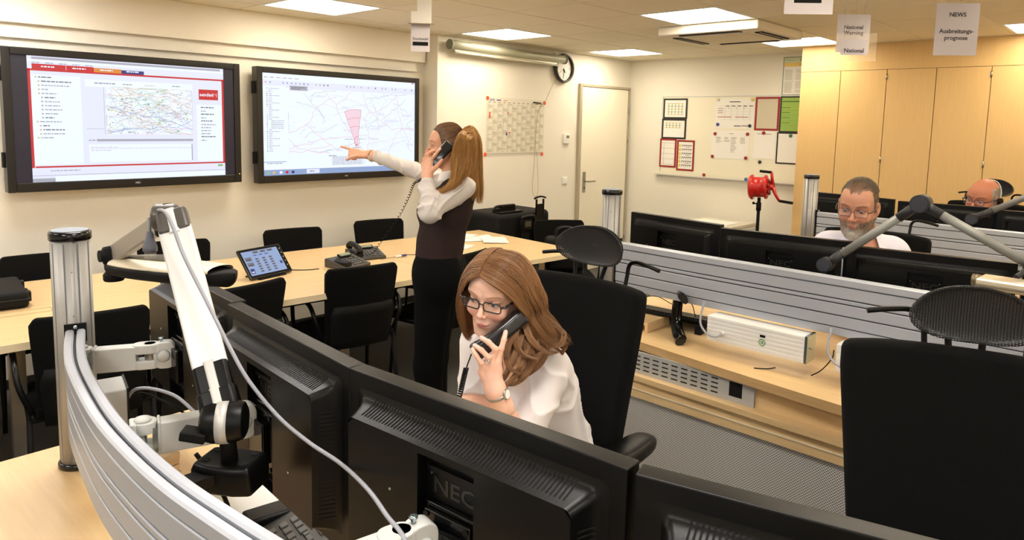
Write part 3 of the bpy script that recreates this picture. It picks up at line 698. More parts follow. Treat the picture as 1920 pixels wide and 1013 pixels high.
# ---------------- signs ----------------
mat('sign_paper', (212, 206, 212), .7)
def rz_to(x, y): return math.atan2(-x, y)      # local +y points away from the near aisle
sign('white paper sign reading NEWS and Ausbreitungsprognose, hanging before the cupboards', (4.22, .859, 2.111), rz_to(.80, .62), .21, .262, [('NEWS', .205, .03), ('Ausbreitungs-', .122, .03), ('prognose', .088, .03)])
sign('white paper sign reading National Warning, upper one of the hanging pair', (4.70, 1.515, 2.20), rz_to(.78, .64), .2, .235, [('National', .155, .034), ('Warning', .12, .034)])
t = sign('smaller white paper sign reading National, lower one of the hanging pair', (4.50, 1.44, 2.165), rz_to(.78, .64), .155, .09, [('National', .025, .034)], strips=0)
m_clear = mat('clear_sleeve', (250, 240, 215), .08, alpha=.12)
MB().b2((-.11, .0, -.035), (.13, .002, .13)).build('clear_sleeve', m_clear, t)
f = MB(); f.tube([(-.06, 0, .09), (-.06, 0, .33)], .001, 5); f.tube([(.06, 0, .12), (.06, 0, .33)], .001, 5); f.build('hanging_thread', m_ltgrey, t)
sign('white hanging paper sign with a wide black bar and no words', (3.263, 1.252, 2.238-.004), rz_to(.80, .66), .215, .2, [], redact=(-.066, .05, .055, .085))
t = sign('small white paper sign reading Durchwahl with a black bar, hanging by the wall step', (2.723, 3.338, 2.129), rz_to(.66, .75), .112, .165, [('Durchwahl', .075, .021)], redact=(-.046, .036, .046, .058), strips=0)
f = MB(); f.b2((-.055, -.012, .165), (.065, .0, .235)); f.build('cardboard_holder', m_paper, t)
f = MB(); f.box((0.005, -.02, .162), (.15, .05, .005), (.1, .0, 0)); f.build('holder_lip', mat('holder_brown', (150, 130, 110), .8), t)  # lip in a greyish brown, darker than the white holder
f = MB(); f.b2((-.02, -.004, .235), (.065, -.002, ZC-2.129)); f.build('hanging_strip', m_paper, t)
# ---------------- meeting table ----------------
def rot2(a, p): c, s = math.cos(a), math.sin(a); return (c*p[0]-s*p[1], s*p[0]+c*p[1])
TA = math.radians(-4.2)
tb = thing('meeting_table', 'long light wood meeting table made of joined sections', 'table', (4.27, 3.22, 0), TA)
TL, TW = 5.4, 1.28
f = MB()
nS = 4
for i in range(nS):
    xa, xb = -TL*(i+1)/nS, -TL*i/nS
    for j, (ya, yb) in enumerate(((0, TW/2), (TW/2, TW))):
        f.b2((xa+.0012, ya+.0012, .71), (xb-.0012, yb-.0012, .74))
f.build('tabletop', m_desk, tb, .002)
f = MB(); f.b2((-TL-.003, -.004, .708), (.003, -.0, .742)); f.b2((-TL, TW, .708), (0, TW+.004, .742)); f.b2((0, -.004, .708), (.004, TW+.004, .742)); f.build('edge_band', mat('table_edge', (232, 214, 178), .45), tb)
f = MB()
for x in (-1.9, -3.7): f.b2((x, .5, .7402), (x+.3, .502, .7412)); f.b2((x, .58, .7402), (x+.3, .582, .7412)); f.b2((x, .5, .7402), (x+.002, .58, .7412)); f.b2((x+.3, .5, .7402), (x+.302, .582, .7412))
f.build('cable_flap_outline', mat('outline_brown', (150, 120, 80), .6), tb)
for x in (-.35, -2.0, -3.6, -5.1):
    for y in (.15, TW-.15): MB().b2((x-.03, y-.03, 0), (x+.03, y+.03, .71)).build('leg', m_steel, tb)
f = MB()
for y in (.15, TW-.15): f.b2((-5.1, y-.015, .66), (-.35, y+.015, .71))
f.build('crossbar', m_blackm, tb)
# ---------------- meeting chairs ----------------
def meeting_chair():
    t = thing('meeting_chair', 'x', 'chair', (0, 0, 0), 0, 'black chairs around the meeting table')
    def back(dy, w0, w1, z0, z1, cur=.03):
        def fn(u, v):
            w = w0+(w1-w0)*v; x = (u-.5)*w; z = z0+(z1-z0)*v
            r = .045
            if v > .88: x *= 1-.10*((v-.88)/.12)**3
            return Vector((x, dy-.07*v+cur*(2*(u-.5))**2, z+.0*u))
        return fn
    f = MB(); f.surf(back(-.2, .40, .455, .46, .88), 13, 15); f.build('backrest', m_fabric, t, solid=.034, bevel=.012, seg=3)
    f = MB(); f.surf(back(-.222, .36, .40, .40, .66), 9, 6); f.build('back_shell', m_blackm, t, solid=.02)
    f = MB()
    f.surf(lambda u, v: Vector(((u-.5)*(.44+.03*math.sin(PI*v)), -.2+.44*v, .455+.012*math.sin(PI*u)-.02*v**3)), 9, 9); f.build('seat', m_fabric, t, solid=.05, bevel=.015, seg=3)
    for s in (-1, 1):
        p = catmull([(s*.225, -.19, .46), (s*.265, -.2, .58), (s*.275, -.13, .66), (s*.275, .05, .665), (s*.272, .14, .64), (s*.262, .17, .52), (s*.245, .19, .43)], 26)
        f = MB(); f.tube(p, .0125, 8); f.build('armrest', m_black, t)
        for y in (-1, 1):
            f = MB(); f.tube([(s*.235, .17*y, .43), (s*.24, .2*y, .2), (s*.245, .215*y if y > 0 else -.23, .0)], .012, 8); f.build('leg', m_blackm, t)
    f = MB(); f.tube([(-.235, -.17, .42), (.235, -.17, .42)], .01, 8); f.tube([(-.235, .17, .42), (.235, .17, .42)], .01, 8); f.tube([(-.235, -.17, .42), (-.235, .17, .42)], .01, 8); f.tube([(.235, -.17, .42), (.235, .17, .42)], .01, 8); f.build('seat_frame', m_blackm, t)
    return t
ch = meeting_chair()
def place(o, bx, by, deg, label, first=False, back=.27):
    a = math.radians(deg); x = bx-math.sin(a)*back; y = by+math.cos(a)*back
    if first: o.location = (x, y, 0); o.rotation_euler = (0, 0, a); o['label'] = label; return o
    return dup(o, (x, y, 0), a, label)
place(ch, .895, 3.26, -9, 'black chair seen from behind, just behind the near metal column', True)
for bx, by, dg, la in ((1.62, 3.30, 9, 'black chair at the near table edge, in front of the tilted tablet'),
    (2.296, 3.303, -9.5, 'black chair seen from behind, in front of the two desk telephones'),
    (3.06, 3.21, 10, 'black chair at the near table edge, between the standing and the seated woman'),
    (1.09, 4.86, 171, 'black chair on the far side of the table, behind the near metal column'),
    (1.83, 4.84, 169, 'black chair on the far side of the table, behind the near lamp head'),
    (2.70, 4.835, 169, 'black chair on the far side of the table, directly behind the tilted tablet'),
    (3.49, 4.83, 169, 'black chair on the far side of the table, directly behind the desk telephones'),
    (4.70, 3.85, 142, 'black chair at the end of the table with a shoulder bag on it'),
    (.12, 3.32, -8, 'black chair at the table of which only an armrest shows, beyond the near column')):
    place(ch, bx, by, dg, la)
# ---------------- operator chairs ----------------
m_mesh = mat('headrest_mesh', (30, 30, 30), .45); nt = m_mesh.node_tree; b = nt.nodes['Principled BSDF']
tc = nt.nodes.new('ShaderNodeTexCoord'); sx = nt.nodes.new('ShaderNodeSeparateXYZ'); nt.links.new(tc.outputs['Object'], sx.inputs[0])
def mnode(nt, op, a, b_=None, c_=None):
    n = nt.nodes.new('ShaderNodeMath'); n.operation = op
    for i, k in enumerate((a, b_, c_)):
        if k is None: continue
        if isinstance(k, (int, float)): n.inputs[i].default_value = k
        else: nt.links.new(k, n.inputs[i])
    return n.outputs[0]
K = 2*PI/.0062
ca = mnode(nt, 'COSINE', mnode(nt, 'MULTIPLY', mnode(nt, 'ADD', sx.outputs[0], mnode(nt, 'MULTIPLY', sx.outputs[2], 1.5)), K*.5)); cb = mnode(nt, 'COSINE', mnode(nt, 'MULTIPLY', mnode(nt, 'SUBTRACT', sx.outputs[0], mnode(nt, 'MULTIPLY', sx.outputs[2], 1.5)), K*.5))
hole = mnode(nt, 'GREATER_THAN', mnode(nt, 'MULTIPLY', ca, cb), .42)
nt.links.new(mnode(nt, 'SUBTRACT', 1, hole), b.inputs['Alpha'])
def op_chair():
    t = thing('operator_chair', 'x', 'chair', (0, 0, 0), 0, 'high-backed operator chairs')
    def fn(u, v):
        z = .60+.60*v; w = .40+.11*min(1, v*1.15); x = (u-.5)*w
        y = -.19-.055*v+.03*(2*u-1)**2-.035*math.sin(PI*min(1, v*1.3))*0
        return Vector((x, y, z-.012*(2*u-1)**4*(v > .95)))
    f = MB(); f.surf(fn, 17, 17); f.build('backrest', m_fabric, t, solid=.06, bevel=.022, seg=4)
    f = MB(); f.surf(lambda u, v: Vector(((u-.5)*.22, -.245-.05*v, .55+.5*v)), 5, 7); f.build('back_shell', m_black, t, solid=.03)
    f = MB(); f.surf(lambda u, v: Vector(((u-.5)*(.47+.04*math.sin(PI*v)), -.22+.48*v, .50+.014*math.sin(PI*u)-.03*v**4)), 11, 11); f.build('seat', m_fabric, t, solid=.075, bevel=.025, seg=3)
    for s in (-1, 1):
        f = MB(); f.b2((s*.285-.02, -.10, .47), (s*.285+.02, -.02, .71)); f.b2((min(s*.12, s*.3), -.09, .44), (max(s*.12, s*.3), -.03, .47)); f.build('arm_post', m_black, t, .006)
        f = MB(); f.sphere((0, 0, 0), (1, 1, 1), 20, 12)
        # pad: superellipsoid
        f.v = [Vector((s*.308+math.copysign(abs(p.x)**.7, p.x)*.05, -.06+math.copysign(abs(p.y)**.75, p.y)*.135, .735+math.copysign(abs(p.z)**.7, p.z)*.027)) for p in f.v]
        f.build('armrest', m_black, t)
    hr = Vector((-.02, -.27, 1.305))
    f = MB()
    def hf(u, v):
        a = 2*PI*u; x = math.cos(a); z = math.sin(a)
        x = math.copysign(abs(x)**.85, x)
        r = v; return hr+Vector((x*.135*r, -.014*(1-r*r)**.5-.03*(1-abs(x*r)**2)+.03, z*.068*r-.008*(x*r)**2))
    f.surf(hf, 40, 12, True, True); ho = f.build('headrest', m_mesh, t, solid=.003)
    f = MB()
    f.surf(lambda u, v: hr+Vector((math.cos(2*PI*u)*.125*v, -.035*(1-(math.cos(2*PI*u)*v)**2)+.012, math.sin(2*PI*u)*.066*v)), 30, 5, True, True); f.build('headrest_shell', m_blackm, ho, solid=.006)
    f = MB()
    for s in (-1, 1): f.tube([(s*.03-.01, -.27, 1.12), (s*.035-.01, -.30, 1.2), (s*.05-.015, -.31, 1.27), (s*.06-.02, -.29, 1.30)], .008, 8)
    f.build('headrest_post', m_black, t)
    for s in (-1, 1):
        f = MB(); f.tube(catmull([(s*.1-.03, -.29, 1.12), (s*.105-.03, -.31, 1.2), (s*.11-.03, -.315, 1.245), (s*.135-.03, -.31, 1.262), (s*.19-.03, -.30, 1.258), (s*.235-.03, -.29, 1.25)], 18), [.007]*18, 8); f.build('coat_hanger', m_black, t)
    f = MB(); f.cyl((0, 0, .1), (0, 0, .46), .028); f.cyl((0, 0, .4), (0, 0, .47), .07, .12); f.build('gas_lift', m_blackm, t)
    for k in range(5):
        a_ = k*2*PI/5+.3; d = Vector((math.cos(a_), math.sin(a_), 0))
        f = MB(); f.tube([d*.02+V(0, 0, .12), d*.30+V(0, 0, .075)], [.03, .018], 8); lg = f.build('leg', m_black, t)
        f = MB(); q = d*.3; w = Vector((-d.y, d.x, 0)); f.cyl(q+w*-.025+V(0, 0, .03), q+w*.025+V(0, 0, .03), .03, n=16); f.build('caster', m_blackm, lg)
    return t
oc = op_chair(); oc.location = (1.645, 1.416, 0); oc.rotation_euler = (0, 0, math.radians(94)); oc['label'] = 'high-backed black operator chair the woman in the white top sits on'
oc2 = dup(oc, (1.66, .244, .016), math.radians(106.7), 'empty high-backed black operator chair with mesh headrest, covering the white power supply box')
oc3 = dup(oc, (3.70, 1.08, 0), math.radians(90), 'high-backed black operator chair behind the bearded man')
dup(oc, (6.05, .975, 0), math.radians(90), 'high-backed black operator chair behind the balding man with the headset')
for c_ in [c_ for c_ in C.objects if c_.parent == oc2 and c_.name.startswith('headrest')]: c_.location.z -= .03*(0 if 'post' in c_.name else 1)
for c_ in [c_ for c_ in C.objects if c_.parent == oc3 and c_.name.startswith('headrest')]:
    for d_ in [d_ for d_ in C.objects if d_.parent == c_]: bpy.data.objects.remove(d_)
    bpy.data.objects.remove(c_)
# ---------------- consoles ----------------
m_perf = mat('perforated_steel', (170, 168, 162), .5, metal=.3); nt = m_perf.node_tree; b = nt.nodes['Principled BSDF']
tc = nt.nodes.new('ShaderNodeTexCoord'); sx = nt.nodes.new('ShaderNodeSeparateXYZ'); nt.links.new(tc.outputs['Object'], sx.inputs[0])
ca = mnode(nt, 'COSINE', mnode(nt, 'MULTIPLY', mnode(nt, 'ADD', sx.outputs[1], sx.outputs[2]), 2*PI/.0115*.5)); cb = mnode(nt, 'COSINE', mnode(nt, 'MULTIPLY', mnode(nt, 'SUBTRACT', sx.outputs[1], sx.outputs[2]), 2*PI/.0115*.5))
hole = mnode(nt, 'GREATER_THAN', mnode(nt, 'ABSOLUTE', mnode(nt, 'MULTIPLY', ca, cb)), .62)
mixn = nt.nodes.new('ShaderNodeMix'); mixn.data_type = 'RGBA'; mixn.inputs[6].default_value = srgb((222, 219, 212)); mixn.inputs[7].default_value = srgb((92, 88, 82))
nt.links.new(hole, mixn.inputs[0]); nt.links.new(mixn.outputs[2], b.inputs['Base Color'])
def column(label, loc, ribz=False):
    t = thing('metal_column', label, 'column', loc, 0, 'silver metal columns carrying the tool rails')
    H = 1.378-.755; r = .048; n = 64
    f = MB(); prof = []
    for k in range(n):
        a = 2*PI*k/n; q = abs(math.sin(a*4)); rr = r*(1-.03*(1-q)**2)-(.004 if (k % 16) in (0, 15) else 0)
        prof.append((rr*math.cos(a), rr*math.sin(a)))
    f.prism(prof, 2, 0, H); o = f.build('profile', m_alu, t)
    o.data.polygons.foreach_set('use_smooth', [len(p.vertices) == 4 for p in o.data.polygons])
    f = MB(); f.lathe([(.0495, H), (.051, H+.002), (.051, H+.02), (.047, H+.024)], (0, 0, 0), n=40); f.build('top_cap_rim', m_blackg, t)
    f = MB(); f.lathe([(.0445, H+.0235), (.0445, H+.0265)], n=40); f.build('top_cap', mat('cap_grey', (150, 158, 168), .6, spec=.2) if 'cap_grey' not in MATS else MATS['cap_grey'], t)
    f = MB(); f.lathe([(.05, -.015), (.054, -.013), (.054, -.003), (.05, .002)], n=40); f.build('foot_ring', m_blackg, t)
    a_ = math.atan2(-loc[1], -loc[0]); d = Vector((math.cos(a_), math.sin(a_), 0))
    for k in range(8):
        a2 = a_+(k-3.5)*PI/4.6; q = Vector((math.cos(a2), math.sin(a2), 0))*.0473; g_ = MB(); g_.box((q.x, q.y, H/2), (.002, .0035, H*.98), (0, 0, a2)); g_.build('groove', MATS.get('column_groove') or mat('column_groove', (120, 120, 122), .6), t)
    f = MB()
    for z in (.3, .42, .54): q = d*.0472; f.cyl(q+V(0, 0, z), q+d*.002+V(0, 0, z), .002, n=8)
    f.build('screw', m_zinc, t); return t
def rail(label, path, zt, zb, side, thick=.045):
    """side=+1: visible face on the left of the path direction"""
    t = thing('tool_rail', label, 'rail', (0, 0, 0), 0, 'slatted aluminium tool rails behind the monitors')
    P = [Vector((x, y, 0)) for x, y in path]; Hh = zt-zb
    core = [(-.014, zb+.004), (.014, zb+.004), (.014, zt-.012), (-.014, zt-.012)]
    f = MB(); f.sweep(core, P); f.build('core', m_raild, t)
    def slat(a, b_, z0, z1, c=.0025, nm='slat'):
        g_ = MB(); g_.sweep([(a+c, z0), (b_-c, z0), (b_, z0+c), (b_, z1-c), (b_-c, z1), (a+c, z1), (a, z1-c), (a, z0+c)], P); g_.build(nm, m_rail, t)
    h = thick/2; w = .0045
    slat(-h, -w*.7, zt-.03, zt, .004, 'top_slat'); slat(w*.7, h, zt-.03, zt, .004, 'top_slat')
    rows = [(.034, .078), (.083, .096), (.101, .143), (.148, .190), (.195, Hh)] if Hh > .2 else [(.034, .09), (.095, .14), (.145, Hh)]
    for a, b_ in rows:
        for s in (-1, 1):
            x0, x1 = (.012, h-.002) if s > 0 else (-h+.002, -.012)
            if a > .19: x0, x1 = (x0, x1-.004) if s > 0 else (x0+.004, x1)
            slat(x0, x1, zt-b_, zt-a, .002, 'slat')
    for e in (0, -1):
        q = P[e]; d = (P[0]-P[1] if e == 0 else P[-1]-P[-2]).normalized()
        f = MB(); ang = math.atan2(d.y, d.x); f.at((q.x, q.y, 0), (0, 0, ang)); f.b2((-.004, -h-.003, zt-.035), (.004, h+.003, zt+.014)); f.b2((-.004, -h, zb), (.004, h, zt-.035)); f.build('end_clamp', m_blackm, t)
        f = MB(); f.at((q.x, q.y, 0), (0, 0, ang)); f.sphere((-.005, 0, zt+.006), (.006, .006, .006), 10, 6); f.build('clamp_screw', m_zinc, t)
    return t
# left console
PL = catmull([(a, b, 0) for a, b in [(.526, 2.07), (.484, 1.92), (.452, 1.78), (.425, 1.60), (.405, 1.42), (.398, 1.25), (.400, 1.09), (.412, .95), (.430, .80), (.462, .60), (.51, .40), (.57, .23)]], 90)
rail('curved slatted aluminium rail starting at the near column beside the lamp', [(q.x, q.y) for q in PL], 1.15, .945, 1)
column('broad silver metal column standing on the desk beside the white lamp', (.545, 2.155, .755))
column('silver metal column in front of the white door', (2.835, 1.985, .755))
column('silver metal column in front of the cupboards beside the far monitors', (4.94, 1.795, .755))
rail('long slatted aluminium rail in front of the bearded man', [(2.825, 1.93), (2.812, 1.5), (2.812, 1.1), (2.808, .6), (2.80, .1), (2.80, -.5)], 1.15, .925, 1)
rail('slatted aluminium rail behind the bearded man, in front of the balding man', [(4.945, 1.74), (4.94, 1.3), (4.935, .8), (4.93, .3), (4.93, -.5)], 1.15, .93, 1)
def desk(label, x0, x1, y0, y1, detail):
    t = thing('workstation_desk', label, 'desk', (0, 0, 0), 0, 'beech workstation desks')
    f = MB(); n = 24
    poly = [(x0(y0+(y1-y0)*i/n), y0+(y1-y0)*i/n) for i in range(n+1)]+[(x1, y1), (x1, y0)]
    f.prism([(a, b_) for a, b_ in poly], 2, .705, .74); o = f.build('worktop', m_deskY, t, .002)
    return t
xb = lambda y: 2.56+.10*max(0, (y-.7))**1.2
dk = desk('beech workstation desk with grey vent panel below the long slatted rail', lambda y: xb(y), 3.75, -.6, 2.12, True)
f = MB(); f.sweep([(-.0015, .704), (.0015, .704), (.0015, .741), (-.0015, .741)], [(xb(y)-.002, y, 0) for y in [2.12-.2*i for i in range(14)]]); f.build('edge_band', m_edge, dk)
f = MB(); f.b2((2.625, 1.12, .60), (2.632, 2.1, .705)); f.build('vent_panel', mat('panel_grey', (188, 188, 184), .45, metal=.2), dk)
f = MB()
for k in range(11):
    for j in range(4): f.box((2.6245, 1.76-k*.047, .685-j*.0195), (.002, .03, .0055), (.0, 0, 0))
f.build('vent_slot', m_dark, dk)
f = MB(); f.b2((2.6235, 1.17, .63), (2.6255, 1.225, .69)); f.b2((2.6235, 1.865, .62), (2.6255, 1.92, .69)); f.build('cable_opening', m_blackm, dk)
f = MB(); f.b2((2.64, -.6, .60), (2.655, 1.12, .705)); f.build('fascia', m_deskY, dk)
f = MB(); f.sweep([(-.0, .582), (.09, .582), (.09, .606), (.0, .606)], [(2.575+.02*max(0, y-.9), y, 0) for y in [2.12-.2*i for i in range(14)]][::-1]); f.build('lower_shelf', m_deskY, dk)
f = MB(); f.b2((2.605, -.6, .50), (2.625, 2.1, .575)); f.build('lower_fascia', m_deskY, dk)
f = MB(); f.b2((2.60, -.6, .537), (2.606, 2.1, .542)); f.build('trim_line', mat('pale_edge', (236, 222, 190), .5), dk)
f = MB(); f.b2((2.63, -.6, .06), (2.634, 2.1, .5)); f.build('perforated_panel', m_perf, dk)
f = MB(); f.b2((2.615, -.6, .497), (2.64, 2.1, .502)); f.build('panel_seam', m_dark, dk)
f = MB(); f.b2((2.66, 2.08, 0), (3.7, 2.11, .70)); f.b2((2.66, -.6, 0), (3.7, -.57, .70)); f.build('side_panel', m_maple, dk)
f = MB(); f.b2((2.66, -.57, 0), (2.68, 2.08, .6)); f.build('back_panel', m_dark, dk)
dl = desk('beech workstation desk under the curved rail and the black lamp base', lambda y: .16+.0*y, 1.3, -.4, 2.315, False)
f = MB(); f.b2((.3, 2.27, 0), (1.2, 2.3, .70)); f.b2((.3, -.38, 0), (1.2, -.35, .70)); f.b2((.3, -.3, .3), (.32, 2.2, .70)); f.build('side_panel', m_maple, dl)
d3 = desk('beech workstation desk of the balding man, hidden behind rails and monitors', lambda y: 4.72, 5.9, -.8, 1.95, False)
f = MB(); f.b2((4.8, 1.9, 0), (5.8, 1.93, .70)); f.b2((4.8, -.78, 0), (5.8, -.75, .70)); f.b2((4.8, -.7, .1), (4.83, 1.9, .70)); f.build('side_panel', m_maple, d3)
# stack of wooden slats under the curved rail at the near desk
t = thing('wooden_blocks', 'small stack of pale wooden boards under the near end of the rail', 'blocks', (.60, 1.86, .742), .2)
f = MB()
for k in range(7): f = MB(); f.box((.002*(k % 2), .003*(k % 3), .008+k*.0165), (.12, .17, .015)); f.build('board', m_desk, t)
# ---------------- monitors ----------------
def monitor(W=.56, H=.365):
    t = thing('monitor', 'x', 'monitor', (0, 0, 0), 0, 'black desk monitors')
    # local: x along width, +y = rear (towards the camera side), z up, origin top centre of rear edge
    f = MB(); f.b2((-W/2, -.034, -H), (W/2, 0, 0)); f.build('cabinet', m_black, t, .003)
    f = MB(); f.b2((-W/2+.018, -.036, -H+.03), (W/2-.018, -.0335, -.018)); f.build('display', emis('desk_screen', (150, 170, 205), .35) if 'desk_screen' not in MATS else MATS['desk_screen'], t)
    a, b2, D = .225*W/.56, .255*W/.56, .046      # shell half widths: outer face / base
    zt0, zt1, zb0 = -.028, -.058, -.315
    def ring(hw, z0, z1, y, r=.02): return [Vector((x, y, z)) for x, z in [(p[0], p[1]+(z0+z1)/2) for p in rrect(2*hw, z0-z1, r, 4)]]
    f = MB(); prev = None; rings = []
    for q in range(7):
        k = q/6; e = k*k*.55+k*.45            # concave ramp
        rings.append(ring(b2-(b2-a)*k**.6, zt0+(zt1-zt0)*k**.6, zb0-.02*(1-k), D*(1-math.cos(k*PI/2))*1.0, .012))
    n = len(rings[0]); vs = [p for r_ in rings for p in r_]
    fs = [(i*n+k, i*n+(k+1) % n, (i+1)*n+(k+1) % n, (i+1)*n+k) for i in range(6) for k in range(n)]
    f.add(vs, fs, True)
    # flat rear face with a central recess
    rw = .058; o = 6*n
    f.add([Vector((-a+.0, D, zt1-.012)), Vector((-rw, D, zt1-.012)), Vector((-rw, D, zb0)), Vector((-a, D, zb0))], [(0, 1, 2, 3)], False)
    f.add([Vector((a, D, zt1-.012)), Vector((rw, D, zt1-.012)), Vector((rw, D, zb0)), Vector((a, D, zb0))], [(0, 1, 2, 3)], False)
    f.add([Vector((-a+.012, D, zt1)), Vector((a-.012, D, zt1)), Vector((a, D, zt1-.012)), Vector((-a, D, zt1-.012))], [(0, 1, 2, 3)], False)
    f.add([Vector((-rw, D, zt1-.012)), Vector((rw, D, zt1-.012)), Vector((rw, D-.022, zt1-.014)), Vector((-rw, D-.022, zt1-.014))], [(0, 1, 2, 3)], False)
    f.add([Vector((-rw, D-.022, zt1-.014)), Vector((rw, D-.022, zt1-.014)), Vector((rw, D-.022, zb0)), Vector((-rw, D-.022, zb0))], [(0, 1, 2, 3)], False)
    for s in (-1, 1): f.add([Vector((s*rw, D, zt1-.012)), Vector((s*rw, D-.022, zt1-.014)), Vector((s*rw, D-.022, zb0)), Vector((s*rw, D, zb0))], [(0, 1, 2, 3)], False)
    sh = f.build('rear_shell', m_black, t)
    def ramp(k): return (zt0+(zt1-zt0)*k**.6, D*(1-math.cos(k*PI/2)), b2-(b2-a)*k**.6)
    f = MB()
    nv = 58
    for i in range(nv):
        x = -a+.02+(2*a-.04)*i/(nv-1)
        ks = (1/6, 2/6, 3/6, 4/6, 5/6); 
        for k0, k1 in zip(ks, ks[1:]):
            z0, y0, _ = ramp(k0); z1, y1, _ = ramp(k1); nrm = Vector((0, z0-z1, y1-y0)).normalized()*-1; nrm = Vector((0, abs(nrm.y), abs(nrm.z)))
            w = .0013; up_ = Vector((0, y1-y0, z1-z0)); nn = Vector((0, -(z1-z0), (y1-y0))).normalized()*.0008
            f.add([Vector((x-w, y0, z0))+nn, Vector((x+w, y0, z0))+nn, Vector((x+w-.0, y1, z1))+nn, Vector((x-w, y1, z1))+nn], [(0, 1, 2, 3)], False)
    f.build('vent_slot', mat('slot_black', (4, 4, 4), .9) if 'slot_black' not in MATS else MATS['slot_black'], sh, recalc=False)
    for s in (-1, 1):
        f = MB()
        for i in range(26):
            z = -.09-.0082*i
            for k0, k1 in ((2/6, 3/6), (3/6, 4/6), (4/6, 5/6)):
                _, y0, w0 = ramp(k0); _, y1, w1 = ramp(k1); nn = Vector((s*(y1-y0), (w0-w1), 0)).normalized()*.0008
                f.add([Vector((s*w0, y0, z))+nn, Vector((s*w0, y0, z-.003))+nn, Vector((s*w1, y1, z-.003))+nn, Vector((s*w1, y1, z))+nn], [(0, 1, 2, 3)], False)
        f.build('vent_slot', MATS['slot_black'], sh, recalc=False)
    f = MB(); f.b2((-.05, D-.022, -.098), (.05, D-.014, -.09)); f.build('recess_ledge', m_black, sh)
    f = MB(); put_text(f, 'NEC', .036, (0, D-.0215, -.124), (-1, 0, 0), (0, 0, 1), True, 1.25); f.build('emblem', mat('emblem_grey', (38, 37, 35), .35) if 'emblem_grey' not in MATS else MATS['emblem_grey'], sh)
    f = MB()
    for x, z in ((-.048, -.106), (.048, -.106), (.12, -.15), (-.13, -.24)): f.cyl((x, D-.022 if abs(x) < .06 else D, z), (x, (D-.022 if abs(x) < .06 else D)+.0015, z), .0025, n=8)
    f.build('screw', m_zinc, sh)
    f = MB(); f.b2((-.055, D-.022, -.285), (.055, D-.012, -.148)); f.b2((-.048, D-.012, -.28), (.048, D-.004, -.156)); f.b2((-.034, D-.004, -.262), (.034, D+.01, -.175)); f.build('mounting_plate', m_blackg, t, .003)
    for s in (-1, 1):
        for z in (-.163, -.272): MB().cyl((s*.041, D-.004, z), (s*.041, D-.001, z), .005, n=10).build('plate_screw', m_black, t)
    f = MB(); f.b2((-.17, .0, -.345), (.17, .022, -.318)); f.build('connector_bay', m_black, t, .003)
    f = MB()
    for x in (-.12, -.08, -.04, .02, .07, .12): f.b2((x, .02, -.34), (x+.022, .0235, -.328))
    f.build('port', m_blackg, t)
    return t
mp = monitor()
def put_mon(first, a, b_, z, label, W=None):
    """a,b: ends of the top rear edge, left to right as seen"""
    a = Vector((a[0], a[1], 0)); b_ = Vector((b_[0], b_[1], 0)); c = (a+b_)/2; d = (b_-a).normalized()
    # local +x must point from right to left as seen (rear faces viewer): local x=-d
    rz = math.atan2(-d.y, -d.x)
    if first: mp.location = (c.x, c.y, z); mp.rotation_euler = (0, 0, rz); mp['label'] = label
    else: dup(mp, (c.x, c.y, z), rz, label)
put_mon(True, (.683, 1.029), (.731, .472), 1.279, 'back of the black monitor directly below the seated woman, middle of the near row')
put_mon(False, (.718, 1.589), (.683, 1.029), 1.279, 'back of the black monitor behind the big white lamp arm in the near row')
put_mon(False, (.772, 2.150), (.733, 1.598), 1.279, 'back of the black monitor of the curved desk, mostly hidden by the lamp head')
put_mon(False, (.728, .459), (.873, -.082), 1.279, 'back of the black monitor beside the one directly below the seated woman')
put_mon(False, (3.153, 2.08), (3.074, 1.527), 1.256, 'black monitor in front of the cream office machine by the whiteboard wall')
put_mon(False, (2.982, 1.473), (3.055, .93), 1.256, 'middle black monitor of the row in front of the bearded man')
put_mon(False, (2.947, .915), (3.034, .36), 1.256, 'black monitor in front of the bearded man, below the roof-shaped lamp')
put_mon(False, (3.03, .345), (3.17, -.2), 1.256, 'black monitor behind the silver lamp head of the roof-shaped lamp')
put_mon(False, (5.28, 1.89), (5.20, 1.34), 1.256, 'far black monitor between the slim metal column and the bearded man')
put_mon(False, (5.11, 1.28), (5.19, .74), 1.256, 'far black monitor between the two men')
put_mon(False, (5.07, .73), (5.16, .18), 1.256, 'far black monitor below the thin grey lamp arm before the balding man')
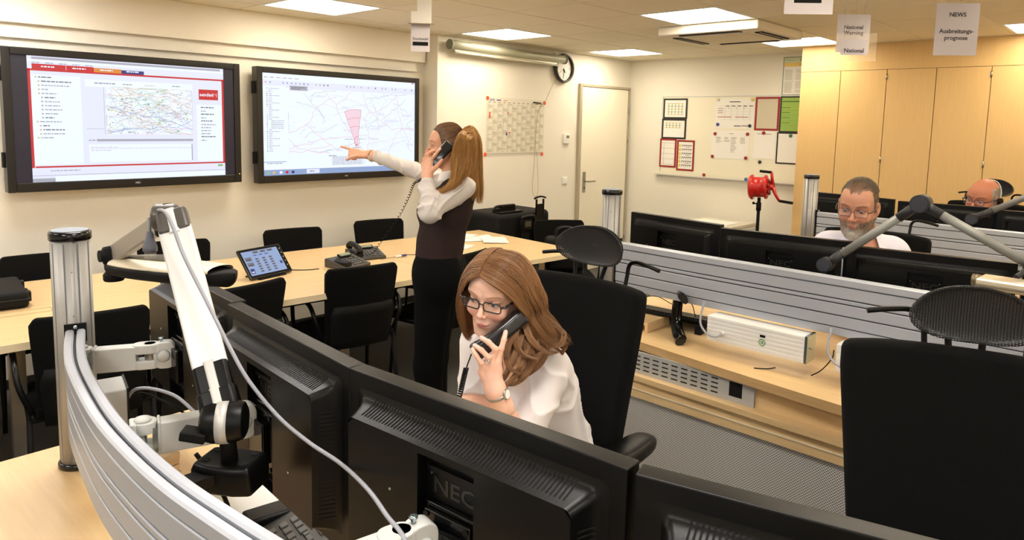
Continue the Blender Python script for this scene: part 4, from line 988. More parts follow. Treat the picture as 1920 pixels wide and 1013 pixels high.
# monitor arms
def mon_arm(label, a, b_, z):
    t = thing('swing_bracket', label, 'monitor bracket', (a[0], a[1], z), math.atan2(b_[1]-a[1], b_[0]-a[0]), 'articulated light grey monitor arms')
    L = math.hypot(b_[0]-a[0], b_[1]-a[1]); h = .026
    s1, s2, s3, s4 = .12*L, .36*L, .66*L, .9*L; h = .033
    def pill(f, x0, x1, z0, z1, w):
        pts = [(x0+(x1-x0)*0+w*0, 0)]
        P = rrect(x1-x0, 2*w, w*.95, 5); f.prism([(p[0]+(x0+x1)/2, p[1]) for p in P], 2, z0, z1)
    f = MB(); f.b2((0, -.02, -.035), (.012, .02, .035)); f.build('rail_clamp', m_ltgrey, t, .003)
    for z0, z1 in ((h*.35, h), (-h, -h*.35)): f = MB(); pill(f, .006, s2*.62, z0, z1, .022); f.build('hinge_plate', m_ltgrey, t, .003)
    f = MB(); f.lathe([(.016, h), (.014, h+.006), (.004, h+.009)], (s2*.3, 0, 0)); f.build('hinge_cap', m_ltgrey, t)
    f = MB(); f.cyl((s2*.3, 0, -h), (s2*.3, 0, h), .007); f.b2((s2*.5, -.017, -.02), (s2*.66, .017, -.018)); f.b2((s2*.5, -.018, -.02), (s2*.66, -.016, .022)); f.build('hinge_pin', m_zinc, t)
    f = MB(); f.b2((s2*.62, -.019, -h), (s3, .019, h*.9)); f.b2((s2*.62, -.021, -h), (s2*.7, .021, h)); f.build('link', m_ltgrey, t, .003)
    for z0, z1 in ((h*.25, h), (-h, -h*.3)): f = MB(); pill(f, s3-.01, s4, z0, z1, .021); f.build('hinge_plate', m_ltgrey, t, .003)
    f = MB(); f.cyl(((s3+s4)/2+.004, 0, -h), ((s3+s4)/2+.004, 0, h), .014); f.build('hinge_barrel', m_steel, t)
    f = MB(); f.prism([(p[0]+(s4+L)/2, p[1]) for p in rrect(L-s4+.03, 2*h+.006, .02, 5)], 1, -.016, .016); f.build('tilt_head', m_ltgrey, t, .003)
    for sg in (-1, 1): f = MB(); f.lathe([(.017, sg*.0165), (.013, sg*.022), (.004, sg*.024)], (s4+.01, 0, 0), (0, 1, 0)); f.build('tilt_knob', m_ltgrey, t)
    f = MB(); f.cyl((L-.02, 0, h+.002), (L-.02, 0, h+.014), .004, n=8); f.cyl((L-.02, 0, h+.01), (L-.02, 0, h+.013), .007, n=8); f.build('bolt', m_zinc, t)
mon_arm('light grey jointed monitor arm beside the near metal column', (.495, 2.005), (.70, 1.90), 1.085)
mon_arm('light grey jointed monitor arm behind the black lamp base', (.437, 1.40), (.642, 1.335), 1.10)
mon_arm('light grey jointed monitor arm where the long pale cable ends', (.445, .80), (.640, .765), 1.09)
for x0, x1, y in ((2.84, 3.045, 1.80), (2.84, 2.96, 1.2), (2.84, 2.93, .64)):
    pass
# ---------------- near desk lamp ----------------
J1 = Vector((0.5460, 1.2221, 1.1440)); E1 = Vector((0.5682, 1.5073, 1.5109)); J2 = Vector((0.5443, 1.8066, 1.3860))
t = thing('desk_lamp', 'large white and silver jointed desk lamp with black base behind the curved rail', 'lamp', J1)
def seg_bar(f, a, b_, w, d, side):
    """flat bar from a to b; side = wide direction"""
    a, b_ = Vector(a)-J1, Vector(b_)-J1; ax = (b_-a).normalized(); s_ = Vector(side); s_ = (s_-ax*s_.dot(ax)).normalized(); n_ = ax.cross(s_)
    P = rrect(w, d, min(w, d)*.3, 3); vs = [q+s_*p[0]+n_*p[1] for q in (a, b_) for p in P]; n = len(P)
    f.add(vs, [(i, (i+1) % n, n+(i+1) % n, n+i) for i in range(n)]+[tuple(range(n))[::-1], tuple(range(n, 2*n))], False)
view = Vector((.4, .8, 0)).normalized(); rt = Vector((.80, -.6, 0))
m_lampw = mat('lamp_silver_white', (236, 236, 234), .35, metal=.15)
f = MB(); seg_bar(f, J1+(E1-J1)*.27, J1+(E1-J1)*.93, .064, .022, rt); f.build('lower_arm', m_lampw, t, .002)
f = MB(); seg_bar(f, E1+(J2-E1)*.16, J2-(J2-E1)*.02, .045, .02, (0, .4, .9)); f.build('upper_arm', mat('lamp_arm_grey', (168, 160, 150), .4, metal=.3), t, .002)
f = MB(); seg_bar(f, J1+(E1-J1)*.0, J1+(E1-J1)*.16, .072, .05, rt); seg_bar(f, J1+(E1-J1)*.10, J1+(E1-J1)*.275, .064, .034, rt); f.lathe([(.024, -.040), (.034, -.035), (.0385, -.02), (.0395, 0), (.0385, .02), (.034, .035), (.024, .040)], (E1-J1)*.035, rt, 32); f.build('lower_joint', m_black, t, .002)
f = MB(); seg_bar(f, J1+(E1-J1)*.0, J1+(E1-J1)*.165, .020, .0535, rt); seg_bar(f, J1+(E1-J1)*.10, J1+(E1-J1)*.285, .020, .039, rt); f.lathe([(.0405, -.010), (.0405, .010)], (E1-J1)*.035, rt, 32); f.build('joint_strip', MATS.get('strip_silver') or mat('strip_silver', (206, 204, 200), .4, metal=.3), t)
f = MB(); seg_bar(f, E1-(E1-J1)*.09, E1+(E1-J1)*.015, .062, .034, rt); f.lathe([(.025, -.03), (.029, -.022), (.029, .012), (.025, .02)], E1-J1-rt*.012+V(.01, .012, -.006), rt, 28); f.build('elbow', mat('elbow_grey', (92, 88, 84), .4, metal=.3), t, .004)
f = MB(); seg_bar(f, E1-(E1-J1)*.10, E1+(E1-J1)*.018, .02, .037, rt); f.build('elbow_strip', m_lampw, t)
f = MB(); seg_bar(f, E1+(J2-E1)*.02, E1+(J2-E1)*.2, .06, .026, (0, .4, .9)); f.build('elbow_cap', m_blackm, t, .004)
jk = J2-J1
f = MB(); f.lathe([(.022, -.02), (.024, -.012), (.024, .012), (.02, .02)], jk, (0, .3, 1)); f.cyl(jk+V(-.03, .0, .0), jk+V(-.005, 0, 0), .014); f.cyl(jk+V(0, 0, -.05), jk, .008); f.lathe([(.021, -.062), (.023, -.058), (.023, -.046), (.018, -.04)], jk, (0, 0, 1), 12); f.build('tilt_joint', m_blackm, t)
f = MB(); f.box(J1-J1+V(-.05, .02, -.0), (.045, .035, .018), (0, .2, -.7)); f.build('clamp_lever', m_blackm, t, .003)
# base box
f = MB(); f.at((.016, .022, -.066), (0, 0, math.radians(-57)))
f.add([(x*sx_*.72, y*sy_*.80, z*.9) for z, sx_, sy_ in ((-.062, 1.0, .88), (-.015, .98, .95), (0, .9, .85)) for x, y in [(-.085, -.05), (-.04, -.062), (.04, -.062), (.085, -.05), (.085, .05), (.0, .058), (-.085, .05)]],
      [tuple(range(7))[::-1], tuple(range(14, 21))]+[(j*7+i, j*7+(i+1) % 7, (j+1)*7+(i+1) % 7, (j+1)*7+i) for j in range(2) for i in range(7)], False)
f.build('base', m_black, t, .006)
f = MB(); f.at((.016, .022, -.066), (0, 0, math.radians(-57)))
for x, y in ((-.038, -.02), (.038, -.02), (-.038, .022), (.038, .022)): f.cyl((x, y, 0), (x, y, .0012), .0085, n=14)
f.build('screw_hole', m_black0, t)
f = MB(); f.cyl((.010, .014, -.068), (.002, .004, .0), .016, .014); f.build('swivel', m_blackm, t)
f = MB(); f.b2((-.115, .0, -.1), (.01, .04, -.08)); f.build('rail_bracket', m_black, t)
# head: boat-shaped shade
hA = jk+V(.01, -.01, -.02); hB = Vector((0.6683, 1.4389, 1.3829))-J1
hx = (hB-hA).normalized(); hy = Vector((0, 0, 1)).cross(hx).normalized(); hz = hx.cross(hy)
def boat(u, v, w=.062, lo=-.016, hi=.016, cut=1.0):
    L = (hB-hA).length; x = L*u; ww = w*math.sin(PI*min(1, .12+.88*u))**.5 if u < .5 else w*(max(0, 1-((u-.5)/.5)**2.2))**.6+.001
    a = 2*PI*v; c, s_ = math.cos(a), math.sin(a)
    return hA+hx*x+hy*(ww*c)+hz*((hi if s_ > 0 else lo)*-1*abs(s_)**.8*(-1 if s_ > 0 else 1)*(1 if ww > .01 else .4))
f = MB(); f.surf(lambda u, v: boat(v, u, .064, .03, .006), 28, 20, True, True); f.build('lamp_shade_rim', m_blackm, t)
f = MB(); f.surf(lambda u, v: boat(.03+.86*v, u, .058, .004, .012)+hz*.004, 28, 20, True, True); f.build('lamp_shade', mat('shade_cream', (238, 226, 200), .4), t)
f = MB(); f.tube([jk, hA+hx*.05], .013, 10); f.tube([hA+hx*.02+hz*.01, hA+hx*.17+hz*.02], .014, 8, sx=.7); f.build('shade_neck', mat('neck_grey', (110, 106, 100), .4), t)
f = MB()
f.tube(catmull([(0.5564, 1.5760, 1.4952), (0.5473, 1.5308, 1.5191), (0.5403, 1.4656, 1.5242), (0.5421, 1.4294, 1.4936), (0.5485, 1.3998, 1.4433), (0.5554, 1.3221, 1.3709), (0.5583, 1.2840, 1.3365), (0.5680, 1.2516, 1.2902), (0.5835, 1.2112, 1.2331), (.617, 1.165, 1.167), (.629, 1.075, 1.142), (.639, .988, 1.13), (.623, .888, 1.13), (.605, .813, 1.124), (.588, .745, 1.118), (.575, .70, 1.05), (.55, .66, .98), (.50, .64, .93)], 90), .0036, 8)
tag(f.build('cable', m_cabw), 'long pale blue-grey cable hanging from the lamp elbow across the near monitors', 'cable')
# network plug hanging from the elbow
t = thing('cable_plug', 'grey network plug dangling from the black lamp elbow', 'plug', (0.5370, 1.5462, 1.4549))
f = MB(); f.tube([(0, 0, .05), (0, 0, .01)], .0035, 8); f.build('cord', m_cabw, t)
f = MB(); f.tube([(0, 0, .02), (0, 0, .005), (0, 0, -.012), (0, 0, -.022)], [.006, .009, .015, .015], 8, sx=.7); f.build('boot', mat('boot_grey', (112, 116, 132), .5), t)
f = MB(); f.b2((-.010, -.006, -.036), (.010, .006, -.02)); f.build('contact_block', m_clear, t)
# ---------------- things on the meeting table ----------------
def up_frame(loc, rz): return Matrix.Translation(loc) @ Matrix.Rotation(rz, 4, 'Z')
t = thing('tablet_display', 'black framed tablet with a blue key screen leaning on the meeting table', 'tablet', (2.075, 3.95, .742), math.radians(13))
f = MB(); f.at((0, 0, .02), (math.radians(-62+90-62+0), 0, 0)); f.M = Matrix.Translation((0, 0, .012)) @ Matrix.Rotation(math.radians(52), 4, 'X'); f.b2((-.16, 0, -.02), (.16, .205, 0)); f.build('casing', m_blackg, t, .006)
s = Scr(.27, .165, (-.145, 0, 0), (1, 0, 0), (0, 1, 0), (0, 0, 1)); rn = random.Random(4)
s.r(0, 0, 1, 1, 'lbl'); 
for k in range(3): s.r(.3+.2*k, .88, .46+.2*k, .97, 'drk', 2); s.r(.33+.2*k, .90, .43+.2*k, .93, 'blk', 3)
for v, hh in ((.6, .16), (.38, .16)): s.r(.03, v, .2, v+hh, 'drk', 2); s.r(.05, v+.03, .18, v+.06, 'blk', 3)
s.r(.03, .08, .14, .28, 'blu', 2); s.r(.05, .12, .12, .16, 'whi', 3)
for c in range(3):
    for r_ in range(6): s.r(.29+.19*c, .08+.105*r_, .38+.19*c, .15+.105*r_, 'drk', 2); s.r(.30+.19*c, .1+.105*r_, .36+.19*c, .12+.105*r_, 'blk', 3)
    s.scrib(.28+.16*c, .78, .1, .04, 'blu', 3, rn)
s.r(.9, .28, .97, .4, 'blu', 2)
Mx = Matrix.Translation((0, 0, .012)) @ Matrix.Rotation(math.radians(52), 4, 'X') @ Matrix.Translation((0, .02, .0006))
s.mb.v = [Mx @ p for p in s.mb.v]; s.mb.build('screen_image', SM, t, recalc=False)
f = MB(); f.M = Matrix.Translation((0, 0, .012)) @ Matrix.Rotation(math.radians(52), 4, 'X')
for k in range(5): f.cyl((.143, .05+.03*k, 0), (.143, .05+.03*k, .001), .003, n=8)
f.build('touch_button', m_ltgrey, t)
f = MB(); f.b2((-.1, -.01, -.002), (.1, .13, .008)); f.box((0, .09, .05), (.12, .012, .12), (math.radians(-28), 0, 0)); f.build('stand', m_blackm, t, .003)
f = MB(); f.tube(catmull([(2.2, 4.03, .76), (2.26, 4.03, .746), (2.33, 3.98, .745), (2.40, 3.96, .745)], 16), .0028, 6); tag(f.build('tablet_cable', m_blackm), 'short dark cable lying on the table beside the tablet', 'cable')
def desk_phone(label, loc, rz, handset=True, grp='desk telephones'):
    t = thing('desk_telephone', label, 'telephone', loc, rz, None)
    f = MB(); f.prism([(-.1, 0), (.1, 0), (.1, .055), (.07, .06), (-.1, .018)], 0, -.115, .115); f.build('body', mat('phone_dark', (64, 62, 58), .4) if 'phone_dark' not in MATS else MATS['phone_dark'], t, .006)
    Q = lambda x, y, h=0: Vector((x, y, .018+(y+.1)*.247+.001+h))
    f = MB(); m_k = mat('phone_key', (96, 94, 90), .5) if 'phone_key' not in MATS else MATS['phone_key']
    for c in range(3):
        for r_ in range(4): f.box(Q(-.01+.026*c, -.075+.026*r_, .002), (.018, .017, .006), (.24, 0, 0))
    for r_ in range(5): f.box(Q(.082, -.08+.028*r_, .002), (.022, .012, .006), (.24, 0, 0)); f.box(Q(.062, -.08+.028*r_, .002), (.01, .012, .006), (.24, 0, 0))
    f.build('key', m_k, t, .001)
    f = MB(); f.box(Q(.02, .05, .008), (.11, .035, .012), (.5, 0, 0)); f.build('display_hood', m_black, t, .003)
    f = MB(); f.box(Q(.02, .048, .0155), (.09, .024, .002), (.5, 0, 0)); f.build('display', mat('lcd_green', (140, 150, 130), .3) if 'lcd_green' not in MATS else MATS['lcd_green'], t)
    f = MB(); f.b2((-.112, -.09, .02), (-.05, .085, .05)); f.build('cradle', m_black, t, .008)
    if handset:
        f = MB(); f.tube(catmull([(-.082, -.1, .055), (-.082, -.085, .08), (-.082, -.03, .092), (-.082, .03, .095), (-.082, .085, .09), (-.082, .1, .065)], 20), [.024]*3+[.02]*14+[.024]*3, 10); f.build('handset', m_black, t)
    return t
desk_phone('dark desk telephone without its handset, nearer of the two on the meeting table', (2.60, 3.93, .742), math.radians(12), False)
desk_phone('dark desk telephone with handset, farther of the two on the meeting table', (2.86, 4.10, .742), math.radians(-12), True)
f = MB(); f.tube(catmull([(3.30, 4.0, .745), (3.2, 3.95, .747), (3.12, 3.9, .747)], 12), .0025, 6)
t = thing('usb_cable', 'white and blue plug with a thin lead lying on the table by the standing woman', 'cable', (3.04, 3.95, .745))
MB().b2((-.03, -.01, 0), (.02, .01, .01)).build('plug_cap', m_paper, t, .002); MB().b2((.02, -.011, 0), (.065, .011, .012)).build('plug', m_blue, t, .003)
f = MB(); f.tube(catmull([(.06, 0, .006), (.1, -.01, .004), (.17, -.06, .003), (.28, -.10, .003)], 12), .0025, 6); f.tube([(-.03, 0, .003), (-.16, -.0, .002)], .0015, 5); f.build('lead', m_blackm, t)
rn = random.Random(8)
for x, y, rz, la in ((4.0, 4.36, .35, 'white paper sheet at the back of the loose pile on the table'), (4.02, 4.16, -.35, 'white paper sheet in the middle of the loose pile on the table'), (4.08, 4.02, .9, 'folded white paper sheet with a lifted corner at the front of the pile'), (3.86, 4.32, .1, 'white paper sheet partly behind the standing woman')):
    f = MB(); k = rn.uniform(0, 5); pile = {4.0: .0, 4.02: .002, 4.08: .004, 3.86: .006}[x]
    f.surf(lambda u, v: Vector(((u-.5)*.297, (v-.5)*.21, .001+pile+.012*max(0, math.sin(u*3+k)*v)**2+(.03*max(0, u+v-1.6)**1.5 if x > 4.05 else 0))), 12, 10)
    o = f.build('paper_sheet', m_paper); o.location = (x, y, .7405); o.rotation_euler = (0, 0, rz); tag(o, la, 'paper', 'loose papers on the meeting table')
f = MB(); f.b2((-.08, -.1, 0), (.08, .1, .012)); o = f.build('notepad', m_paper); o.location = (3.64, 3.98, .7402); o.rotation_euler = (0, 0, .4); tag(o, 'small thick white notepad on the table right beside the standing woman', 'notepad')
f = MB(); f.b2((-.17, -.22, 0), (.17, .22, .085)); 
t = thing('equipment_case', 'black rugged equipment case lying on the meeting table beyond the near column', 'case', (.70, 4.33, .742), math.radians(-6)); f.build('shell', m_blackm, t, .02)
f = MB(); f.b2((-.175, -.225, .04), (.175, .225, .05)); f.build('lid_rim', m_black, t, .004)
f = MB(); [f.b2((.165, y-.025, .02), (.185, y+.025, .07)) for y in (-.14, .14)]; f.b2((.17, -.06, .03), (.19, .06, .045)); f.build('latch', m_black, t, .004)
# ---------------- suitcase beyond the table ----------------
t = thing('transport_case', 'big black transport case with raised pull handle standing beyond the loose papers', 'suitcase', (4.385, 4.28, 0))
MB().b2((0, 0, .04), (.72, .46, .90)).build('shell', m_blackm, t, .05, 4)
f = MB(); f.b2((.06, .03, .90), (.36, .1, .915)); f.b2((.06, .12, .90), (.36, .135, .935)); f.tube(catmull([(.08, .13, .91), (.1, .13, .95), (.2, .13, .955), (.32, .13, .95), (.35, .13, .91)], 16), .013, 8); f.b2((.16, .11, .935), (.34, .15, .965)); f.build('top_handle', m_black, t, .004)
f = MB(); f.tube(catmull([(.27, -.02, .55), (.27, -.035, .82), (.3, -.04, .86), (.42, -.04, .86), (.45, -.035, .82), (.45, -.02, .55)], 24), .014, 8); f.b2((.30, -.03, .74), (.42, -.01, .83)); f.build('side_handle', m_black, t)
MB().b2((.325, -.034, .765), (.405, -.029, .815)).build('name_plate', mat('plate_dim', (70, 68, 58), .5), t)
f = MB(); 
for x in (.12, .6): f.b2((x-.05, -.02, .56), (x+.05, .0, .66))
f.build('latch', m_black, t, .005)
f = MB(); f.cyl((.08, -.01, .04), (.08, .05, .04), .04); f.cyl((.64, -.01, .04), (.64, .05, .04), .04); f.build('wheel', m_black, t)
f = MB(); f.b2((.48, -.03, .4), (.492, -.015, 1.01)); f.b2((.578, -.03, .4), (.59, -.015, 1.01)); f.b2((.48, -.028, .4), (.59, -.017, .965)); f.build('pull_rod', m_black, t)
f = MB(); f.surf(lambda u, v: Vector((.455+.16*u, -.022+.02*(v-.5), 1.018+.016*math.sin(PI*u))), 10, 3); f.build('pull_handle', m_black, t, solid=.016, bevel=.004)
t = thing('shoulder_bag', 'black shoulder bag with straps resting on the chair beside the transport case', 'bag', (4.52, 3.62, .5), math.radians(-38))
f = MB(); f.b2((-.17, -.09, 0), (.17, .09, .28)); f.build('bag_body', m_blackm, t, .04, 3)
f = MB()
for y in (-.03, .03): f.tube(catmull([(-.09, y, .26), (-.07, y, .34), (0, y*.6, .36), (.07, y, .34), (.09, y, .26)], 18), .008, 6, sx=.5)
f.build('strap', m_black, t)
# ---------------- right workstation things ----------------
def psu(label, y0, y1, x=2.725, z0=.805, z1=.912):
    t = thing('power_supply_box', label, 'power supply', (x, y0, z0), 0, 'white ribbed boxes under the long rail')
    L = y0-y1; H = z1-z0
    f = MB(); f.b2((0, -L, 0), (.09, 0, H))
    for k in range(6): f.b2((-.002, -L, .008+k*.017), (0, 0, .008+k*.017+.012))
    f.build('casing', m_white, t, .0015)
    f = MB(); f.b2((.0, -L-.012, -.002), (.09, -L, H+.002)); f.build('end_plate', m_zinc, t, .002)
    f = MB(); f.cyl((.04, -L-.02, H*.5), (.04, -L-.012, H*.5), .004, n=8); f.build('end_bolt', m_steel, t)
    f = MB(); f.cyl((-.02, -.075, H*.4), (0, -.075, H*.4), .009, n=12); f.build('cable_gland', m_ltgrey, t)
    f = MB(); f.tube(catmull([(-.02, -.075, H*.4), (-.045, -.06, H*.33), (-.04, -.02, H*.36), (-.02, .02, H*.6), (-.005, .03, H*.95), (.02, .03, H+.05)], 24), .0045, 8); f.build('supply_cable', m_cabw, t)
    return t
p = psu('white ribbed power supply box hanging under the long rail', 1.387, .975)
f = MB(); ring = [(-.0032, -.245+.013*math.cos(2*PI*k/20), .045+.013*math.sin(2*PI*k/20)) for k in range(20)]; f.tube(ring, .0016, 6, closed=True); f.b2((-.0036, -.249, .038), (-.003, -.246, .052)); f.b2((-.0036, -.244, .038), (-.003, -.241, .052)); f.build('round_mark', mat('mark_green', (90, 160, 80), .5), p)
MB().b2((-.0036, -.257, .066), (-.0025, -.235, .076)).build('black_label', m_blackm, p)
psu('white ribbed power supply box partly hidden by the empty operator chair', .855, .45)
t = thing('keyboard', 'black keyboard on a tilted stand beside the curved black holder', 'keyboard', (3.02, 1.74, .742), math.radians(95))
f = MB(); f.M = Matrix.Translation((0, 0, .04)) @ Matrix.Rotation(.14, 4, 'X'); f.b2((-.22, -.08, 0), (.22, .08, .014)); f.build('base', m_blackm, t, .004)
f = MB(); f.M = Matrix.Translation((0, 0, .04)) @ Matrix.Rotation(.14, 4, 'X')
for r_ in range(6):
    for c in range(20): f.b2((-.21+.021*c, -.072+.0245*r_, .014), (-.193+.021*c, -.053+.0245*r_, .02))
f.build('keycaps', m_black, t)
f = MB(); f.b2((-.2, .03, -.0), (-.17, .09, .045)); f.b2((.17, .03, .0), (.2, .09, .045)); f.b2((-.2, -.09, 0), (.2, -.07, .03)); f.build('stand', m_blackm, t)
t = thing('curved_holder', 'black curved plastic holder on the far desk under the rail end', 'holder', (2.86, 1.60, .742), math.radians(35))
f = MB(); f.tube(catmull([(-.14, 0, .02), (-.02, 0, .015), (.08, 0, .02), (.12, 0, .07), (.08, 0, .15), (-.02, 0, .20), (-.14, 0, .215)], 30), .03, 8, sx=.6); f.build('frame', m_blackg, t)
f = MB(); f.tube(catmull([(-.1, .02, .03), (0, .02, .028), (.05, .02, .06), (.02, .02, .14), (-.06, .02, .16)], 20), .012, 6); f.build('inner_frame', m_blackm, t)
for la, pts in (('thin black lead looping above the keyboard', [(2.95, 1.86, .75), (2.93, 1.84, .86), (2.96, 1.78, .88), (3.02, 1.72, .84), (3.05, 1.65, .86), (3.02, 1.6, .80)]), ('short dark lead lying on the far desk below the power supply', [(2.70, 1.16, .7432), (2.73, 1.12, .7432), (2.77, 1.10, .7432)]),
                ('black lead curling beside the end of the power supply box', [(2.78, .96, .745), (2.77, .92, .78), (2.79, .89, .83), (2.84, .90, .85)])):
    f = MB(); f.tube(catmull(pts, 30), .0022, 6); tag(f.build('lead', m_blackm), la, 'cable')
t = thing('wooden_riser', 'small wooden riser block under the keyboard end of the far desk', 'riser', (2.90, 1.80, .742)); MB().b2((-.1, -.07, .03), (.1, .07, .045)).build('top_board', m_desk, t); MB().b2((-.1, -.07, 0), (.1, -.055, .03)).build('side_board', m_desk, t); MB().b2((-.1, .055, 0), (.1, .07, .03)).build('side_board', m_desk, t)
# lamps on the right
m_tube = mat('lamp_tube_grey', (142, 143, 140), .5, metal=.3); m_joint = mat('lamp_joint', (40, 40, 46), .5)
def arm_lamp(label, A, B, Cc, r=.024, head=None):
    A, B, Cc = Vector(A), Vector(B), Vector(Cc)
    t = thing('arm_lamp', label, 'lamp', A); B -= A; Cc -= A; Z = Vector((0, 0, 0))
    ux = Vector((1, 0, 0))
    f = MB(); f.tube([B*.17, B*.83], r, 16); f.build('lower_arm', m_tube, t)
    f = MB(); f.tube([B+(Cc-B)*.17, B+(Cc-B)*.97], r, 16); f.build('upper_arm', m_tube, t)
    f = MB(); f.cyl(-ux*.026, ux*.026, r*1.8, n=24); f.tube([Z, B*.19], r*1.1, 12); f.build('base_joint', m_joint, t)
    f = MB(); f.cyl(B-ux*.03, B+ux*.03, r*2.0, n=28); f.tube([B*.78, B], r*1.1, 12); f.tube([B, B+(Cc-B)*.2], r*1.1, 12); f.build('elbow', m_joint, t)
    for q_, r_ in ((Z, 1.5), (B-ux*.004, 1.7)): f = MB(); f.cyl(q_-ux*.03, q_-ux*.026, r*r_, n=24); f.build('joint_disc', mat('disc_blue_grey', (48, 50, 60), .6) if 'disc_blue_grey' not in MATS else MATS['disc_blue_grey'], t)
    f = MB(); f.tube(catmull([Z+V(-.02, .01, -.02), V(-.03, .02, -.06), V(-.02, -.01, -.09), V(-.0, -.03, -.10)], 14), .005, 6); f.tube([Z, V(0, 0, -.03)], .012, 8); f.build('cord', m_blackm, t)
    f = MB(); f.tube([V(0, 0, -.02), V(-.08, 0, -.07)], .01, 8); f.build('mount', m_blackm, t)
    if head:
        f = MB(); f.cyl(Cc-ux*.03, Cc+ux*.03, r*1.35, n=24); f.tube([Cc, Cc+Vector(head[0])], .01, 8); f.build('head_joint', m_joint, t)
        h0, h1 = Vector(head[1])-A, Vector(head[2])-A; d = (h1-h0).normalized(); n_ = d.cross(V(0, 0, 1))
        f = MB(); P = rrect(.13, .034, .015, 4); vs = [q+n_*p[0]+V(0, 0, p[1]) for q in (h0, h1) for p in P]; n = len(P); f.add(vs, [(i, (i+1) % n, n+(i+1) % n, n+i) for i in range(n)]+[tuple(range(n))[::-1], tuple(range(n, 2*n))], False)
        f.build('lamp_shade', mat('shade_silver', (188, 178, 156), .3, metal=.6), t)
        f = MB(); f.tube([h0-d*.025, h0], .02, 14); f.build('shade_cap', mat('cap_bronze', (128, 116, 92), .4, metal=.5), t)
    return t
arm_lamp('grey tubular arm lamp raised like a roof in front of the bearded man', (2.93, .985, 1.17), (2.93, .66, 1.452), (2.93, .31, 1.27), .0165, ((-.1, .03, -.03), (2.76, .425, 1.225), (2.72, -.15, 1.225)))
arm_lamp('thin grey lamp arm rising in front of the balding man', (5.08, .86, 1.185), (5.08, .30, 1.53), (5.08, -.1, 1.3), .019)
f = MB(); f.tube([(2.925, .92, 1.25), (2.925, .92, 1.1)], .003, 6); tag(f.build('signal_cable', m_cabw), 'pale cable hanging straight down between two monitors before the bearded man', 'cable')
# ---------------- near desk things ----------------
desk_phone('dark desk telephone on the curved desk, under the monitors beside the lamp base', (.78, 1.40, .742), math.radians(-100), False)
t = thing('cable_tray', 'light grey sheet metal tray hooked on the back of the curved rail', 'tray', (.445, 1.74, 1.06), math.radians(-12))
MB().b2((.01, -.05, -.08), (.09, .05, .04)).build('tray_sheet', m_ltgrey, t, .004)
MB().b2((.088, -.052, -.082), (.092, .052, .042)).build('tray_rim', m_black, t)
for la, pts, r_, m_ in (('grey cable arching from the rail tray over to the lamp arm', [(.52, 1.72, 1.02), (.55, 1.71, 1.08), (.60, 1.62, 1.08), (.64, 1.55, 1.03), (.68, 1.50, 1.0), (.71, 1.47, 1.02)], .004, m_cabw),
    ('thin dark cable arching beside the grey one behind the curved rail', [(.53, 1.74, 1.03), (.57, 1.73, 1.06), (.62, 1.68, 1.03), (.68, 1.66, .98), (.72, 1.62, 1.04)], .0028, m_blackm),
    ('black cable curving from the lamp base down to the desk telephone', [(.67, 1.30, .99), (.70, 1.27, .95), (.74, 1.26, .93), (.77, 1.24, .95), (.74, 1.25, 1.0)], .005, m_blackm),
    ('pale cable hanging from the bottom of the near monitor to the desk', [(.72, 1.12, .93), (.70, 1.11, .86), (.66, 1.10, .80), (.60, 1.12, .76), (.52, 1.15, .75)], .0035, m_cabw),
    ('bundle of pale cables hanging behind the curved rail by the lamp base', [(.47, 1.42, 1.02), (.52, 1.42, 1.0), (.55, 1.40, .92), (.56, 1.38, .82), (.60, 1.4, .75)], .005, m_cabw),
    ('black cable loop hanging behind the black lamp base', [(.60, 1.5, .98), (.63, 1.48, .92), (.65, 1.45, .84), (.62, 1.42, .78), (.66, 1.5, .75)], .005, m_blackm)):
    f = MB(); f.tube(catmull(pts, 40), r_, 7); tag(f.build('cable', m_), la, 'cable')
f = MB(); f.b2((-.11, -.15, 0), (.11, .15, .004)); o = f.build('document', m_paper); o.location = (.83, 1.62, .742); o.rotation_euler = (0, 0, .2); tag(o, 'white sheet of paper on the near desk behind the lamp base', 'paper')
f = MB(); f.b2((-.05, -.09, 0), (.05, .09, .012)); o = f.build('red_folder', m_red); o.location = (.62, 1.58, .742); o.rotation_euler = (0, 0, .5); tag(o, 'small red item on the near desk behind the black lamp base', 'folder')
